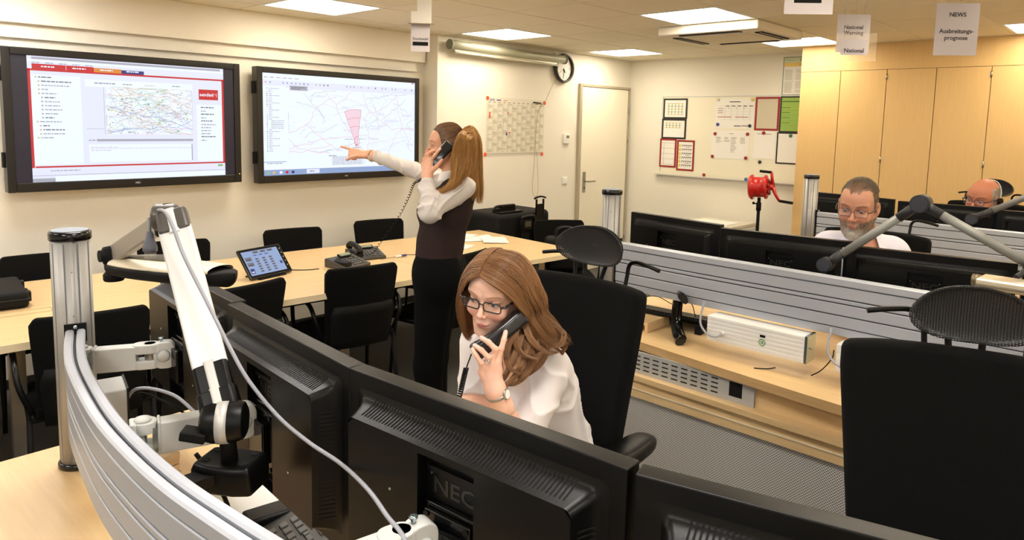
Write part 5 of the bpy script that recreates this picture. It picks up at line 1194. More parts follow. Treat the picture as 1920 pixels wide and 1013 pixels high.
# ---------------- organic surfaces: distance field + surface nets ----------------
def nrm(a): a = np.array(a, float); return a/np.linalg.norm(a)
def cap(a, b, ra, rb=None, k=.01, flat=None, op='add'): return dict(t='cap', a=np.array(a, float), b=np.array(b, float), ra=ra, rb=ra if rb is None else rb, k=k, flat=flat, op=op)
def ell(c, r, k=.01, R=None, op='add'): return dict(t='ell', c=np.array(c, float), r=np.array(r, float), k=k, R=None if R is None else np.array(R, float), op=op)
def cut(p, n, rad, k=.002): return dict(t='cut', c=np.array(p, float), n=nrm(n), rad=rad, k=k, op='cut')
def field(prims, lo, hi, h):
    lo = np.array(lo, float); n = np.ceil((np.array(hi)-lo)/h).astype(int)+1
    D = np.full(n, 9., np.float32); ax = [lo[i]+h*np.arange(n[i]) for i in range(3)]
    for p in prims:
        m = p['k']+4*h+.012
        if p['t'] == 'cap':
            r = max(p['ra'], p['rb']); bl = np.minimum(p['a'], p['b'])-r-m; bh = np.maximum(p['a'], p['b'])+r+m
        elif p['t'] == 'ell': r = max(p['r']) if p['R'] is not None else p['r']; bl = p['c']-r-m; bh = p['c']+r+m
        else: bl = p['c']-p['rad']; bh = p['c']+p['rad']
        i0 = np.maximum(np.floor((bl-lo)/h).astype(int), 0); i1 = np.minimum(np.ceil((bh-lo)/h).astype(int)+1, n)
        if (i1 <= i0).any(): continue
        X, Y, Z = np.meshgrid(*[ax[i][i0[i]:i1[i]] for i in range(3)], indexing='ij')
        sl = tuple(slice(i0[i], i1[i]) for i in range(3)); P = np.stack([X, Y, Z], -1)
        if p['t'] == 'cap':
            a, b = p['a'].copy(), p['b'].copy(); q = P-a; ab = b-a
            if p['flat']:
                nn = nrm(p['flat'][0]); s = p['flat'][1]-1; q = q+nn*((q@nn)*s)[..., None]; ab = ab+nn*(ab@nn)*s
            L = max(ab@ab, 1e-12); t = np.clip((q@ab)/L, 0, 1); d = np.linalg.norm(q-t[..., None]*ab, axis=-1)-(p['ra']+(p['rb']-p['ra'])*t)
        elif p['t'] == 'ell':
            q = P-p['c']
            if p['R'] is not None: q = q@p['R']
            k0 = np.linalg.norm(q/p['r'], axis=-1); k1 = np.linalg.norm(q/(p['r']**2), axis=-1); d = k0*(k0-1)/np.maximum(k1, 1e-6)
        else:
            q = P-p['c']; d = q@p['n']; inside = np.linalg.norm(q, axis=-1) < p['rad']
            Dv = D[sl]; D[sl] = np.where(inside, np.maximum(Dv, d), Dv); continue
        Dv = D[sl]; k = p['k']
        if p['op'] == 'add': hh = np.maximum(k-np.abs(Dv-d), 0)/k; D[sl] = np.minimum(Dv, d)-hh*hh*k*.25
        else: hh = np.maximum(k-np.abs(Dv+d), 0)/k; D[sl] = np.maximum(Dv, -d)+hh*hh*k*.25
    return D, lo, h
def nets(D, lo, h):
    S = D < 0; c = S[:-1, :-1, :-1].astype(np.int8)
    cnt = sum(S[i:S.shape[0]-1+i, j:S.shape[1]-1+j, k:S.shape[2]-1+k].astype(np.int8) for i in (0, 1) for j in (0, 1) for k in (0, 1))
    I = np.argwhere((cnt > 0) & (cnt < 8)); idx = np.full(cnt.shape, -1, np.int64); idx[tuple(I.T)] = np.arange(len(I))
    acc = np.zeros((len(I), 3)); num = np.zeros(len(I))
    cs = [(i, j, k) for i in (0, 1) for j in (0, 1) for k in (0, 1)]
    val = {c_: D[I[:, 0]+c_[0], I[:, 1]+c_[1], I[:, 2]+c_[2]] for c_ in cs}
    for a in cs:
        for axn in range(3):
            if a[axn]: continue
            b = list(a); b[axn] = 1; b = tuple(b); va, vb = val[a], val[b]; m = (va < 0) != (vb < 0)
            t = np.where(m, va/np.where(m, va-vb, 1), 0); pt = np.array(a, float)[None]+np.zeros((len(I), 3)); pt[:, axn] = t
            acc[m] += pt[m]; num[m] += 1
    Vt = lo+h*(I+acc/num[:, None]); F = []
    for axn in range(3):
        u, w = [(1, 2), (2, 0), (0, 1)][axn]
        sa = [slice(None)]*3; sb = [slice(None)]*3; sa[axn] = slice(0, -1); sb[axn] = slice(1, None)
        E_ = np.argwhere(S[tuple(sa)] != S[tuple(sb)]); E_ = E_[(E_[:, u] > 0) & (E_[:, w] > 0) & (E_[:, u] < S.shape[u]-1) & (E_[:, w] < S.shape[w]-1)]
        if not len(E_): continue
        eu = np.zeros(3, int); eu[u] = 1; ew = np.zeros(3, int); ew[w] = 1
        g_ = lambda x: idx[tuple(x.T)]
        q = np.stack([g_(E_-eu-ew), g_(E_-ew), g_(E_), g_(E_-eu)], 1)
        flip = ~S[tuple(E_.T)]; q[flip] = q[flip][:, ::-1]; F.append(q)
    return Vt, np.concatenate(F)
def smooth_mesh(Vt, F, it=2, lam=.5):
    e = np.concatenate([F[:, [0, 1]], F[:, [1, 2]], F[:, [2, 3]], F[:, [3, 0]]]); e = np.concatenate([e, e[:, ::-1]])
    for _ in range(it):
        s = np.zeros_like(Vt); np.add.at(s, e[:, 0], Vt[e[:, 1]]); n = np.bincount(e[:, 0], minlength=len(Vt))[:, None]; Vt = Vt+lam*(s/np.maximum(n, 1)-Vt)
    return Vt
def make_obj(name, parts, m, parent, org=(0, 0, 0)):
    """parts: list of (V, F, Col or None); joined as one mesh"""
    off = 0; Vs, Fs, Cs = [], [], []
    for Vt, F, Cc in parts:
        Vs.append(np.asarray(Vt)-np.array(org)); Fs.append(np.asarray(F)+off); off += len(Vt)
        Cs.append(Cc if Cc is not None else np.ones((len(Vt), 4)))
    Vt = np.concatenate(Vs).astype(np.float32); F = np.concatenate(Fs); Cc = np.concatenate(Cs).astype(np.float32)
    me = bpy.data.meshes.new(name); me.vertices.add(len(Vt)); me.vertices.foreach_set('co', Vt.ravel())
    me.loops.add(F.size); me.loops.foreach_set('vertex_index', F.ravel().astype(np.int32))
    me.polygons.add(len(F)); me.polygons.foreach_set('loop_start', np.arange(0, F.size, F.shape[1], dtype=np.int32)); me.polygons.foreach_set('loop_total', np.full(len(F), F.shape[1], np.int32))
    me.update(calc_edges=True); me.polygons.foreach_set('use_smooth', np.ones(len(F), bool))
    at = me.color_attributes.new('Col', 'FLOAT_COLOR', 'POINT'); at.data.foreach_set('color', Cc.ravel())
    me.materials.append(m); me.validate(); me.update(); o = bpy.data.objects.new(name, me); C.objects.link(o)
    if parent: o.parent = parent
    return o
def blob(prims, h, lo=None, hi=None, sm=1):
    if lo is None:
        ls, hs = [], []
        for p in prims:
            if p['op'] != 'add': continue
            if p['t'] == 'cap': r = max(p['ra'], p['rb'])+.01; ls.append(np.minimum(p['a'], p['b'])-r); hs.append(np.maximum(p['a'], p['b'])+r)
            else: r = p['r'].max()+.01; ls.append(p['c']-r); hs.append(p['c']+r)
        lo, hi = np.min(ls, 0)-2*h, np.max(hs, 0)+2*h
    Vt, F = nets(*field(prims, lo, hi, h)); return smooth_mesh(Vt, F, sm), F
def tint(V_, col): c = np.ones((len(V_), 4)); c[:, :3] = srgb(col)[:3]; return c
def blend(c, col, w): w = np.clip(w, 0, 1)[:, None]; c[:, :3] = c[:, :3]*(1-w)+np.array(srgb(col)[:3])*w; return c
def sst(x, a, b): t = np.clip((x-a)/(b-a), 0, 1); return t*t*(3-2*t)
m_skin = mat('skin', (220, 170, 140), .48, vcol='Col', sss=.12, bump=.04, bscale=700)
m_hair = mat('hair', (120, 70, 40), .42, vcol='Col', spec=.6)
m_cloth = mat('cloth', (235, 232, 230), .85, vcol='Col', sheen=.2, bump=.12, bscale=900)
m_darkcloth = mat('dark_cloth', (14, 14, 15), .95, vcol='Col', spec=.1, bump=.12, bscale=900)
m_eye = mat('eyeball', (240, 240, 240), .08, vcol='Col', coat=.5)
def frame3(fwd, up):
    y = nrm(fwd); x = nrm(np.cross(y, up)); z = np.cross(x, y); return np.stack([x, y, z], 1)     # columns; +x = the person's right
def head_mesh(pos, fwd, up, neck, sc=1.0, h=.002, skin=(222, 176, 148), lips=(190, 98, 92), brow=(128, 88, 58), male=False, blush=.3, beard=None, scalp=None, jaw=1.0, neck_r=.052, lid=.0062, smile=0, paint=None, ears=True, nosel=0):
    R = frame3(fwd, up); pos = np.array(pos, float); nl = (np.array(neck)-pos)@R/sc
    P = [ell((0, -.012, .033), (.073, .094, .086), .01), ell((0, .03, -.015), (.062*jaw, .058, .085), .02), ell((0, .045, .045), (.058, .045, .05), .02),
         ell((0, .040, -.072), (.044*jaw, .042, .034), .02)]
    for s in (-1, 1):
        P += [cap((s*.056*jaw, .0, -.04), (s*.022, .066, -.1), .014, .013, .02), ell((s*.036, .063, -.028), (.024, .021, .02), .018), cap((s*.048, .07, .032), (s*.014, .084, .03), .007 if male else .005, .007, .014)]
    P += [cap((0, .075, -.102), (0, .078, -.102), .016 if male else .0135, None, .016), ell((0, .072, -.062), (.024, .024, .02), .016)]
    # eye sockets, lids
    for s in (-1, 1):
        P += [ell((s*.032, .094, .008), (.017, .013, .011), .012, op='sub')]
    nz = .004*nosel
    P += [cap((0, .083, .018), (0, .105+nz, -.022), .0058, .0076 if not male else .0088, .009), cap((0, .107+nz, -.025), (0, .103+nz, -.029), .0076 if not male else .0088, .007, .006)]
    for s in (-1, 1): P += [ell((s*(.0115 if male else .0098), .0955, -.0295), (.0066 if male else .0052, .010, .0056), .006)]
    for s in (-1, 1):
        P += [ell((s*.032, .0725, .009), (.0148, .0148, .0128), .004), ell((s*.032, .0895, .0082), (.0128, .009, lid), .0016, op='sub'), ell((s*.0065, .1045+nz, -.0375), (.0034, .005, .003), .002, op='sub')]
    # mouth
    P += [ell((0, .0895, -.0570), (.0175+.002*smile, .0078, .0038), .005), ell((0, .0892, -.0650), (.0140, .0083, .0048), .005)]
    for s in (-1, 1): P += [cap((s*.005, .101, -.0605), (s*.021, .0885, -.0608+.003*smile), .0016, .0012, .0025, op='sub'), ell((s*.0235, .088, -.0595), (.003, .004, .003), .004, op='sub')]
    P += [cap((-.005, .101, -.0603), (.005, .101, -.0603), .0013, None, .0025, op='sub'), cap((0, .104, -.042), (0, .1035, -.05), .0022, .0022, .004, op='sub'), ell((0, .094, -.079), (.016, .006, .005), .008, op='sub')]
    if ears:
        for s in (-1, 1):
            a = math.radians(14)*s; Re = np.array([[math.cos(a), math.sin(a)*-1, 0], [math.sin(a), math.cos(a), 0], [0, 0, 1]])
            P += [ell((s*.078, -.008, -.004), (.0075, .017, .030), .006, Re), ell((s*.083, -.004, .002), (.006, .009, .018), .003, Re, op='sub'), ell((s*.0755, -.002, -.028), (.006, .009, .011), .005)]
    P += [cap((0, -.02, -.05), nl*np.array([1, 1, 1]), neck_r, neck_r*1.08, .03), cap(nl, nl+(nl-np.array([0, -.02, -.05]))*.25, neck_r*1.1, neck_r*1.35, .03)]
    lo = np.minimum(np.array([-.1, -.125, -.135]), nl-.11); hi = np.maximum(np.array([.1, .135, .135]), nl+.11)
    Vl, F = nets(*field(P, lo, hi, h)); Vl = smooth_mesh(Vl, F, 1, .4)
    c = tint(Vl, skin); x, y, z = Vl.T; ax = np.abs(x)
    c = blend(c, (224, 128, 112) if not male else (196, 112, 92), blush*np.exp(-(((ax-.040)/.019)**2+((z+.034)/.017)**2))*(y > .03))
    c = blend(c, (214, 128, 110), .35*np.exp(-((ax/.014)**2+((z+.027)/.012)**2))*(y > .09))
    up_l = np.exp(-((ax/.0185)**4+((z+.0575-.0016*np.cos(ax*260))/.0034)**4)); lo_l = np.exp(-((ax/.0155)**4+((z+.0648)/.0042)**4)); c = blend(c, lips, .8*np.maximum(up_l, lo_l)*(y > .08))
    c = blend(c, (96, 40, 40), .8*np.exp(-(((z+.0607-.003*smile*(ax/.02)**2)/.0011)**2))*(ax < .022)*(y > .08))
    bz = .0285+.0045*np.sin(np.clip((ax-.012)/.04, 0, 1)*PI*.85); c = blend(c, brow, (.95 if male else .8)*np.exp(-(((z-bz)/(.0042 if male else .0028))**4))*sst(ax, .010, .016)*(1-sst(ax, .046, .056))*(y > .05))
    rr = ((ax-.032)/.0150)**2+((z-.0085)/(lid+.0019))**2
    c = blend(c, (44, 26, 20), .95*np.exp(-((rr-1.05)/.34)**2)*(z > .0085-.002)*(y > .066)*(ax < .0465)); c = blend(c, (168, 118, 100), .35*np.exp(-((ax-.032)/.018)**2-((z-.020)/.006)**2)*(y > .05)); c = blend(c, (150, 96, 84), .35*np.exp(-((rr-1.35)/.6)**2)*(y > .06))
    if scalp: c = scalp(c, x, y, z)
    if beard: c = beard(c, x, y, z)
    if paint: c = paint(c, x, y, z)
    return pos+(Vl*sc)@R.T, F, c, R
def eyes(parent, pos, R, sc, org, iris=(84, 92, 92), look=(0, 0), sclera=(214, 204, 198)):
    for s in (-1, 1):
        n, m = 24, 24; u = np.arange(n)*2*PI/n; v = np.linspace(0, PI, m)
        Vl = np.array([(math.cos(a)*math.sin(b), math.cos(b), math.sin(a)*math.sin(b)) for b in v for a in u])*.0118
        F = np.array([(j*n+i, j*n+(i+1) % n, (j+1)*n+(i+1) % n, (j+1)*n+i) for j in range(m-1) for i in range(n)])
        g_ = nrm((look[0], 1, look[1])); ang = np.arccos(np.clip((Vl/.0118)@g_, -1, 1)); c = tint(Vl, sclera)
        c = blend(c, iris, 1-sst(ang, .50, .57)); c = blend(c, (40, 44, 48), np.exp(-((ang-.5)/.07)**2)*.7); c = blend(c, (8, 8, 8), 1-sst(ang, .19, .25))
        W = np.array(pos)+((Vl+np.array([s*.032, .0758, .0085]))*sc)@R.T
        make_obj('eye', [(W, F, c)], m_eye, parent, org)
def to_w(pos, R, sc, pts): return np.array(pos)+(np.array(pts, float)*sc)@R.T
def strands(sheets, n, P_, rad, colfn, rnd, wave=.0, wfreq=2.2, frizz=.002, taper=True, clump=30, wstart=0.):
    """sheets: list of (guides [G][K][3], thickness); returns V,F,Col of thin tubes"""
    out = []
    for guides, th, wt in sheets:
        G = np.array([[list(q) for q in catmull(g_, P_)] for g_ in guides]); ng = len(G); N = int(n*wt)
        cl = rnd.random(clump)*PI*2; cph = rnd.random(clump)*PI*2; ccol = rnd.random(clump)
        v = np.linspace(0, 1, P_); ar = np.arange(P_)
        for i in range(N):
            ci = int(rnd.integers(clump)); uc = (ci+.5)/clump*(ng-1); u0 = rnd.random()*(ng-1) if rnd.random() < .25 else np.clip(uc+rnd.normal()*.55*(ng-1)/clump, 0, ng-1)
            u = np.clip(u0+(uc-u0)*.8*v**1.5, 0, ng-1.0001); k = np.minimum(u.astype(int), ng-2); f = (u-k)[:, None]
            a, b = G[k, ar], G[k+1, ar]; pr = G[np.maximum(k-1, 0), ar]; nx = G[np.minimum(k+2, ng-1), ar]
            w0 = -.5*f**3+f**2-.5*f; w1 = 1.5*f**3-2.5*f**2+1; w2 = -1.5*f**3+2*f**2+.5*f; w3 = .5*f**3-.5*f**2
            p = w0*pr+w1*a+w2*b+w3*nx
            t = np.gradient(p, axis=0); t /= np.linalg.norm(t, axis=1)[:, None]+1e-9
            sd = (b-a); sd = sd/(np.linalg.norm(sd, axis=1)[:, None]+1e-9); nn = np.cross(sd, t); nn /= np.linalg.norm(nn, axis=1)[:, None]+1e-9
            d = (rnd.random()-.25)*th(v)*(1-.45*v)+(cl[ci]/(2*PI)-.4)*th(v)*.7
            ph = cl[ci]+rnd.normal()*.18; am = wave*np.clip((v-wstart)/(1-wstart), 0, 1)**.8*(.6+.8*ccol[ci]); fr = wfreq*(.85+.3*ccol[ci])
            q = p+nn*(d+am*np.sin(2*PI*fr*v+ph))[:, None]+sd*(am*np.cos(2*PI*fr*v+ph)*.9)[:, None]+rnd.normal(size=(1, 3))*frizz*(v[:, None]*1.0)+np.cumsum(rnd.normal(size=(P_, 3)), 0)*frizz*.08
            q = q[:max(6, int(P_*(1-.12*rnd.random())))]
            out.append((q, colfn(v[:len(q)], rnd, ccol[ci])))
    Vs, Fs, Cs, off = [], [], [], 0
    for q, c in out:
        m = len(q); t = np.gradient(q, axis=0); t /= np.linalg.norm(t, axis=1)[:, None]+1e-9
        u = np.cross(t, np.array([.31, .52, .8])); u /= np.linalg.norm(u, axis=1)[:, None]+1e-9; w = np.cross(t, u)
        r = rad*(np.clip(1.15-np.linspace(0, 1, m)**3, .25, 1) if taper else np.ones(m))
        ring = np.stack([q+(u*math.cos(a)+w*math.sin(a))*r[:, None] for a in (0, 2.094, 4.189)], 1).reshape(-1, 3)
        Vs.append(ring); i = np.arange(m-1)[:, None]*3+off; k = np.array([0, 1, 2]); k2 = np.array([1, 2, 0])
        Fs.append(np.stack([i+k, i+k2, i+3+k2, i+3+k], -1).reshape(-1, 4)); Cs.append(np.repeat(c, 3, 0)); off += m*3
    Cc = np.ones((off, 4)); Cc[:, :3] = np.concatenate(Cs); return np.concatenate(Vs), np.concatenate(Fs), Cc
def hand(wrist, fing, thumb, r=.0078, k=.0035, palmk=.012, elbow=None, pr=.0115):
    """fing: 4 lists of points knuckle..tip (index first); thumb: list of points from near the wrist"""
    P = []; w = np.array(wrist, float); M = [np.array(f[0], float) for f in fing]
    if elbow is not None: P.append(cap(w+(np.array(elbow)-w)*.22, w, .025, .021, .02, None))
    c = (M[0]+M[3])/2; ac = M[3]-M[0]; ac /= np.linalg.norm(ac)
    for i, m in enumerate(M):
        b = w+ac*(-.011+.0075*i); P.append(cap(b, m, pr*1.02, pr*(.95 if i else .98), palmk))
    P.append(cap(w, (w+c)/2, .019, .016, .012))
    t = [np.array(q, float) for q in thumb]
    for a, b, ra, rb in zip(t, t[1:], (.0145, .0115, .0098, .009), (.0115, .0098, .0088, .008)): P.append(cap(a, b, ra*r/.0078, rb*r/.0078, .006 if a is t[0] else .003))
    for i, f in enumerate(fing):
        s = (1, 1.02, .97, .86)[i]; f = [np.array(q, float) for q in f]; rs = [r*1.12*s, r*1.03*s, r*.95*s, r*.84*s]
        for j in range(len(f)-1): P.append(cap(f[j], f[j+1], rs[j], rs[j+1], k if j else .006))
    return P
def hand_paint(V_, c, fing, thumb, nail=(238, 196, 186), side=None, knuck=(214, 140, 118)):
    """pink knuckles and paler nails on the back of each fingertip"""
    for f in list(fing)+[thumb]:
        f = [np.array(q, float) for q in f]; tip, pv = f[-1], f[-2]; d = nrm(tip-pv)
        if side is not None:
            n_ = nrm(np.array(side)-d*(np.array(side)@d)); q = V_-(tip+n_*.006-d*.002); u = q@d; v_ = q@n_; w_ = np.linalg.norm(q-np.outer(u, d)-np.outer(v_, n_), axis=1)
            c = blend(c, nail, .9*(np.abs(u) < .006)*(w_ < .0045)*(v_ > -.002)*(v_ < .006))
        for q in f[1:-1]: c = blend(c, knuck, .35*np.exp(-(np.linalg.norm(V_-q, axis=1)/.009)**2))
    return c
def folds(V_, a, b, amp, freq, seed=0, r=.2):
    """narrow irregular cloth creases across the segment a-b, displaced away from its axis"""
    a, b = np.array(a), np.array(b); ab = b-a; L = np.linalg.norm(ab); d = ab/L; q = V_-a; t = q@d; rad = q-np.outer(t, d); rl = np.linalg.norm(rad, axis=1)+1e-6; rn = rad/rl[:, None]
    u = nrm(np.cross(d, (.3, .2, .9))); w2 = np.cross(d, u); p, s_ = q@u, q@w2
    w = np.exp(-(np.clip(t-L, 0, None)/.04)**2-(np.clip(-t, 0, None)/.04)**2)*(rl < r)
    wp = .9*np.sin(p*31+seed*2)+.8*np.sin(s_*37+seed*3.1)+.6*np.sin(t*19+seed)
    rg = lambda x: (1-np.abs(np.sin(x)))**2
    s = rg(t*freq*.5+p*22+wp+seed)*(.5+.5*np.sin(p*40+seed*5+t*11))+rg(t*freq*.33-s_*26+wp*1.4+2+seed)*(.5+.5*np.sin(s_*33+seed*1.7))-.45
    return V_+rn*(amp*s*w)[:, None]
def glasses(parent, pos, R, sc, org, m, w=.026, hgt=.0165, r=.0014, drop=-.001, thick=1.0, fwd=.098, rim=None):
    f = MB(); T_ = lambda x, y, z: Vector(to_w(pos, R, sc, [(x, y, z)])[0]-np.array(org))
    zc = .006+drop
    for s in (-1, 1):
        pts = [T_(s*(.033+p[0]), fwd-.10*max(0, (.033+p[0])-.03)**1.0*1.0, zc+p[1]) for p in rrect(2*w, 2*hgt*(1.0), .009, 4)]
        f.tube(pts, r*sc, 6, closed=True)
    f.tube([T_(-.033+w, fwd, zc+.004), T_(0, fwd+.002, zc+.006), T_(.033-w, fwd, zc+.004)], r*sc, 6)
    g_ = f.build('frame_front', m, parent)
    g_.name = 'glasses'
    f = MB()
    for s in (-1, 1): f.tube([T_(s*(.033+w), fwd-.003, zc+.006), T_(s*.070, fwd-.012, zc+.007), T_(s*.0775, .05, zc+.008), T_(s*.079, .0, zc+.006), T_(s*.077, -.02, zc-.01)], [r*sc*1.7, r*sc*2.1, r*sc*1.9, r*sc*1.4, r*sc], 6)
    f.build('temple_arm', m, g_)
    f = MB()
    for s in (-1, 1):
        pts = [T_(s*(.033+p[0]), fwd-.10*max(0, (.033+p[0])-.03), zc+p[1]) for p in rrect(2*w, 2*hgt, .009, 4)]; f.add(pts, [tuple(range(len(pts)))], False)
    f.build('lens', MATS.get('lens') or mat('lens', (255, 255, 255), .02, alpha=.05), g_)
    return g_
# ---------------- seated woman on the telephone ----------------
rnd = np.random.default_rng(3)
ORG = (1.50, 1.33, 0)
sw = thing('person', 'seated woman with long auburn hair, dark-rimmed glasses and white top, holding a telephone handset', 'person', ORG)
HP = (1.3308, 1.3012, 1.2594); HF = (-.93, -.32, -.24); HU = (-.27, -.22, .93); HS = .93
NK = (1.4238, 1.3194, 1.0739)
hv, hf_, hc, HR = head_mesh(HP, HF, HU, NK, HS, .0016, skin=(236, 192, 168), lips=(206, 98, 98), brow=(168, 118, 78), blush=.42, scalp=lambda c, x, y, z: blend(c, (120, 78, 46), sst(z+1.1*np.clip(-(y-.05), 0, .2), .088, .094)), jaw=.93, neck_r=.046, lid=.0050)
SH_L, SH_R = np.array((1.4957, 1.2346, 1.0232)), np.array((1.4957, 1.2346, 1.0232))+np.array([.0, .31, .005])
EL_L, WR_L = np.array((1.3382, 1.1963, 0.8380)), np.array((1.2435, 1.2108, 1.0324))
EL_R, WR_R = np.array((1.3846, 1.4466, 0.8734)), np.array((1.1730, 1.3232, 0.8984))
fing = [[(1.2451, 1.2068, 1.1097), (1.2503, 1.1995, 1.1441), (1.2599, 1.2000, 1.1657), (1.2711, 1.2054, 1.1818)], [(1.2309, 1.2137, 1.1043), (1.2329, 1.2035, 1.1456), (1.2220, 1.2179, 1.1627), (1.2208, 1.2421, 1.1685)],
        [(1.2209, 1.2228, 1.0945), (1.2160, 1.2109, 1.1254), (1.2052, 1.2254, 1.1438), (1.2041, 1.2498, 1.1507)], [(1.2152, 1.2342, 1.0816), (1.2056, 1.2269, 1.1098), (1.1984, 1.2375, 1.1284), (1.1997, 1.2529, 1.1411)]]
thumb = [(1.2434, 1.2131, 1.0460), (1.2722, 1.2226, 1.0674), (1.2826, 1.2372, 1.0899), (1.2803, 1.2573, 1.1086)]
hand_p = hand(WR_L, fing, thumb, .0072, elbow=EL_L, pr=.0105)
PV = np.array((1.66, 1.37, .56)); CH = (SH_L+SH_R)/2+np.array([.02, 0, -.14]); NB = np.array(NK)
lat = nrm(SH_R-SH_L); fw = np.array([-.95, -.05, -.1]); fw = nrm(fw)
def body_prims(o=0, arms=True):
    B = [cap((SH_L+SH_R)/2+lat*-.085+np.array([0, 0, -.03]), (SH_L+SH_R)/2+lat*.085+np.array([0, 0, -.03]), .078+o, None, .04, (fw, 1.15)),
         cap(CH+lat*-.045, CH+lat*.045, .104+o, None, .05, (fw, 1.15)), cap(CH+np.array([.03, 0, -.06]), PV+np.array([0, 0, .16]), .108+o, .112+o, .05, (lat, .9)),
         cap(PV+lat*-.07, PV+lat*.07, .125+o, None, .05), cap(NB+np.array([.02, 0, -.02]), (SH_L+SH_R)/2+np.array([.02, 0, -.03]), .05+o, .075+o, .04),
         cap(NB+np.array([.02, 0, -.04]), SH_L+np.array([0, .02, 0]), .04+o, .046+o, .03), cap(NB+np.array([.02, 0, -.04]), SH_R+np.array([0, -.02, 0]), .04+o, .046+o, .03)]
    for s in (-1, 1): B.append(ell(CH+lat*.068*s+fw*.075+np.array([0, 0, -.01]), (.058+o, .062+o, .06+o), .03))
    return B
arms_in = [cap(SH_L, EL_L, .044, .036, .02), cap(EL_L, WR_L, .0375, .0235, .02), cap(SH_R, EL_R, .043, .036, .02), cap(EL_R, WR_R, .037, .024, .02)]
legs = []
for s in (-1, 1):
    K = PV+lat*.1*s+np.array([-.42, 0, -.01]); legs += [cap(PV+lat*.085*s, K, .082, .058, .04), cap(K, K+np.array([-.0, 0, -.42]), .055, .038, .03)]
bp = body_prims()+arms_in+legs
bv, bf = blob(bp, .008, sm=2)
hnv, hnf = blob(hand_p+[cap(EL_L, WR_L, .0375, .0225, .02)], .0018, lo=np.minimum(WR_L, np.min([f[-1] for f in fing], 0))-.06, hi=np.max([np.max(np.array(f), 0) for f in fing]+[WR_L], 0)+.04, sm=1)
# the other hand rests on the desk
Hd = nrm(np.array([-.9, -.25, -.15])); Sd = nrm(np.cross((0, 0, 1), Hd)); RW = WR_R
f2 = [[RW+Hd*.085+Sd*(.027-.018*i), RW+Hd*(.115)+Sd*(.03-.02*i)+V3, RW+Hd*(.135)+Sd*(.03-.02*i)+V3*.6-np.array([0, 0, .01]), RW+Hd*(.15)+Sd*(.03-.02*i)-np.array([0, 0, .022])] for i, V3 in enumerate([np.array([0, 0, .006])]*4)]
t2 = [RW+Hd*.02+Sd*.02, RW+Hd*.05+Sd*.05, RW+Hd*.08+Sd*.06]
h2v, h2f = blob(hand(RW, f2, t2, .0072, elbow=EL_R), .003, sm=1)
sk = (232, 184, 156)
hcol = hand_paint(hnv, tint(hnv, (238, 192, 168)), fing, thumb, side=nrm(np.array([-.65, -.62, .3])))
make_obj('body', [(hv, hf_, hc), (bv, bf, tint(bv, sk)), (hnv, hnf, hcol), (h2v, h2f, tint(h2v, sk))], m_skin, sw, ORG)
eyes(sw, HP, HR, HS, ORG, look=(.12, -.05))
m_gl = mat('glasses_black', (18, 18, 24), .15, coat=.5)
glasses(sw, HP, HR, HS, ORG, m_gl, .0262, .0138, .0019, -.0005)
# white top with three-quarter sleeves
CU_L = EL_L+(EL_L-SH_L)*.02; CUR = SH_R+(EL_R-SH_R)*.88
tp = body_prims(.007)+[cap(SH_L+np.array([.045, .03, -.05]), PV+lat*-.06+np.array([0, 0, .1]), .066, .095, .05), cap(SH_L, EL_L+np.array([-.004, .006, .012]), .055, .053, .03), cap(SH_R, EL_R, .052, .045, .03)]
tp += [ell(NB+np.array([-.035, 0, .0]), (.085, .07, .075), .004, op='sub'), cut(CUR, EL_R-SH_R, .085), cut(PV+np.array([0, 0, .0]), (0, 0, -1), .5)]
tv_, tf = blob(tp, .0045, sm=2)
tv_ = folds(tv_, SH_L, EL_L, .011, 62, .3, .1); tv_ = folds(tv_, CH+fw*.0, PV, .013, 40, 1.4, .3); tv_ = folds(tv_, SH_R, EL_R, .006, 70, 2, .09)
make_obj('white_top', [(tv_, tf, tint(tv_, (222, 216, 214)))], m_cloth, sw, ORG)
lgv, lgf = blob([cap(p['a'], p['b'], p['ra']+.008, p['rb']+.008, .04) for p in legs]+[cap(PV+lat*-.07, PV+lat*.07, .135, None, .05)], .01, sm=2)
make_obj('trousers', [(lgv, lgf, tint(lgv, (40, 40, 46)))], m_darkcloth, sw, ORG)
f = MB()
for s in (-1, 1):
    K = Vector(PV+lat*.1*s+np.array([-.42, 0, -.01])); q = K+V(0, 0, -.42)-Vector(ORG); f2_ = MB(); f2_.tube([q+V(.05, 0, -.045), q+V(.02, 0, -.05), q+V(-.08, 0, -.07), q+V(-.15, 0, -.085)], [.036, .042, .04, .026], 12); f2_.build('shoe', m_blackm, sw)
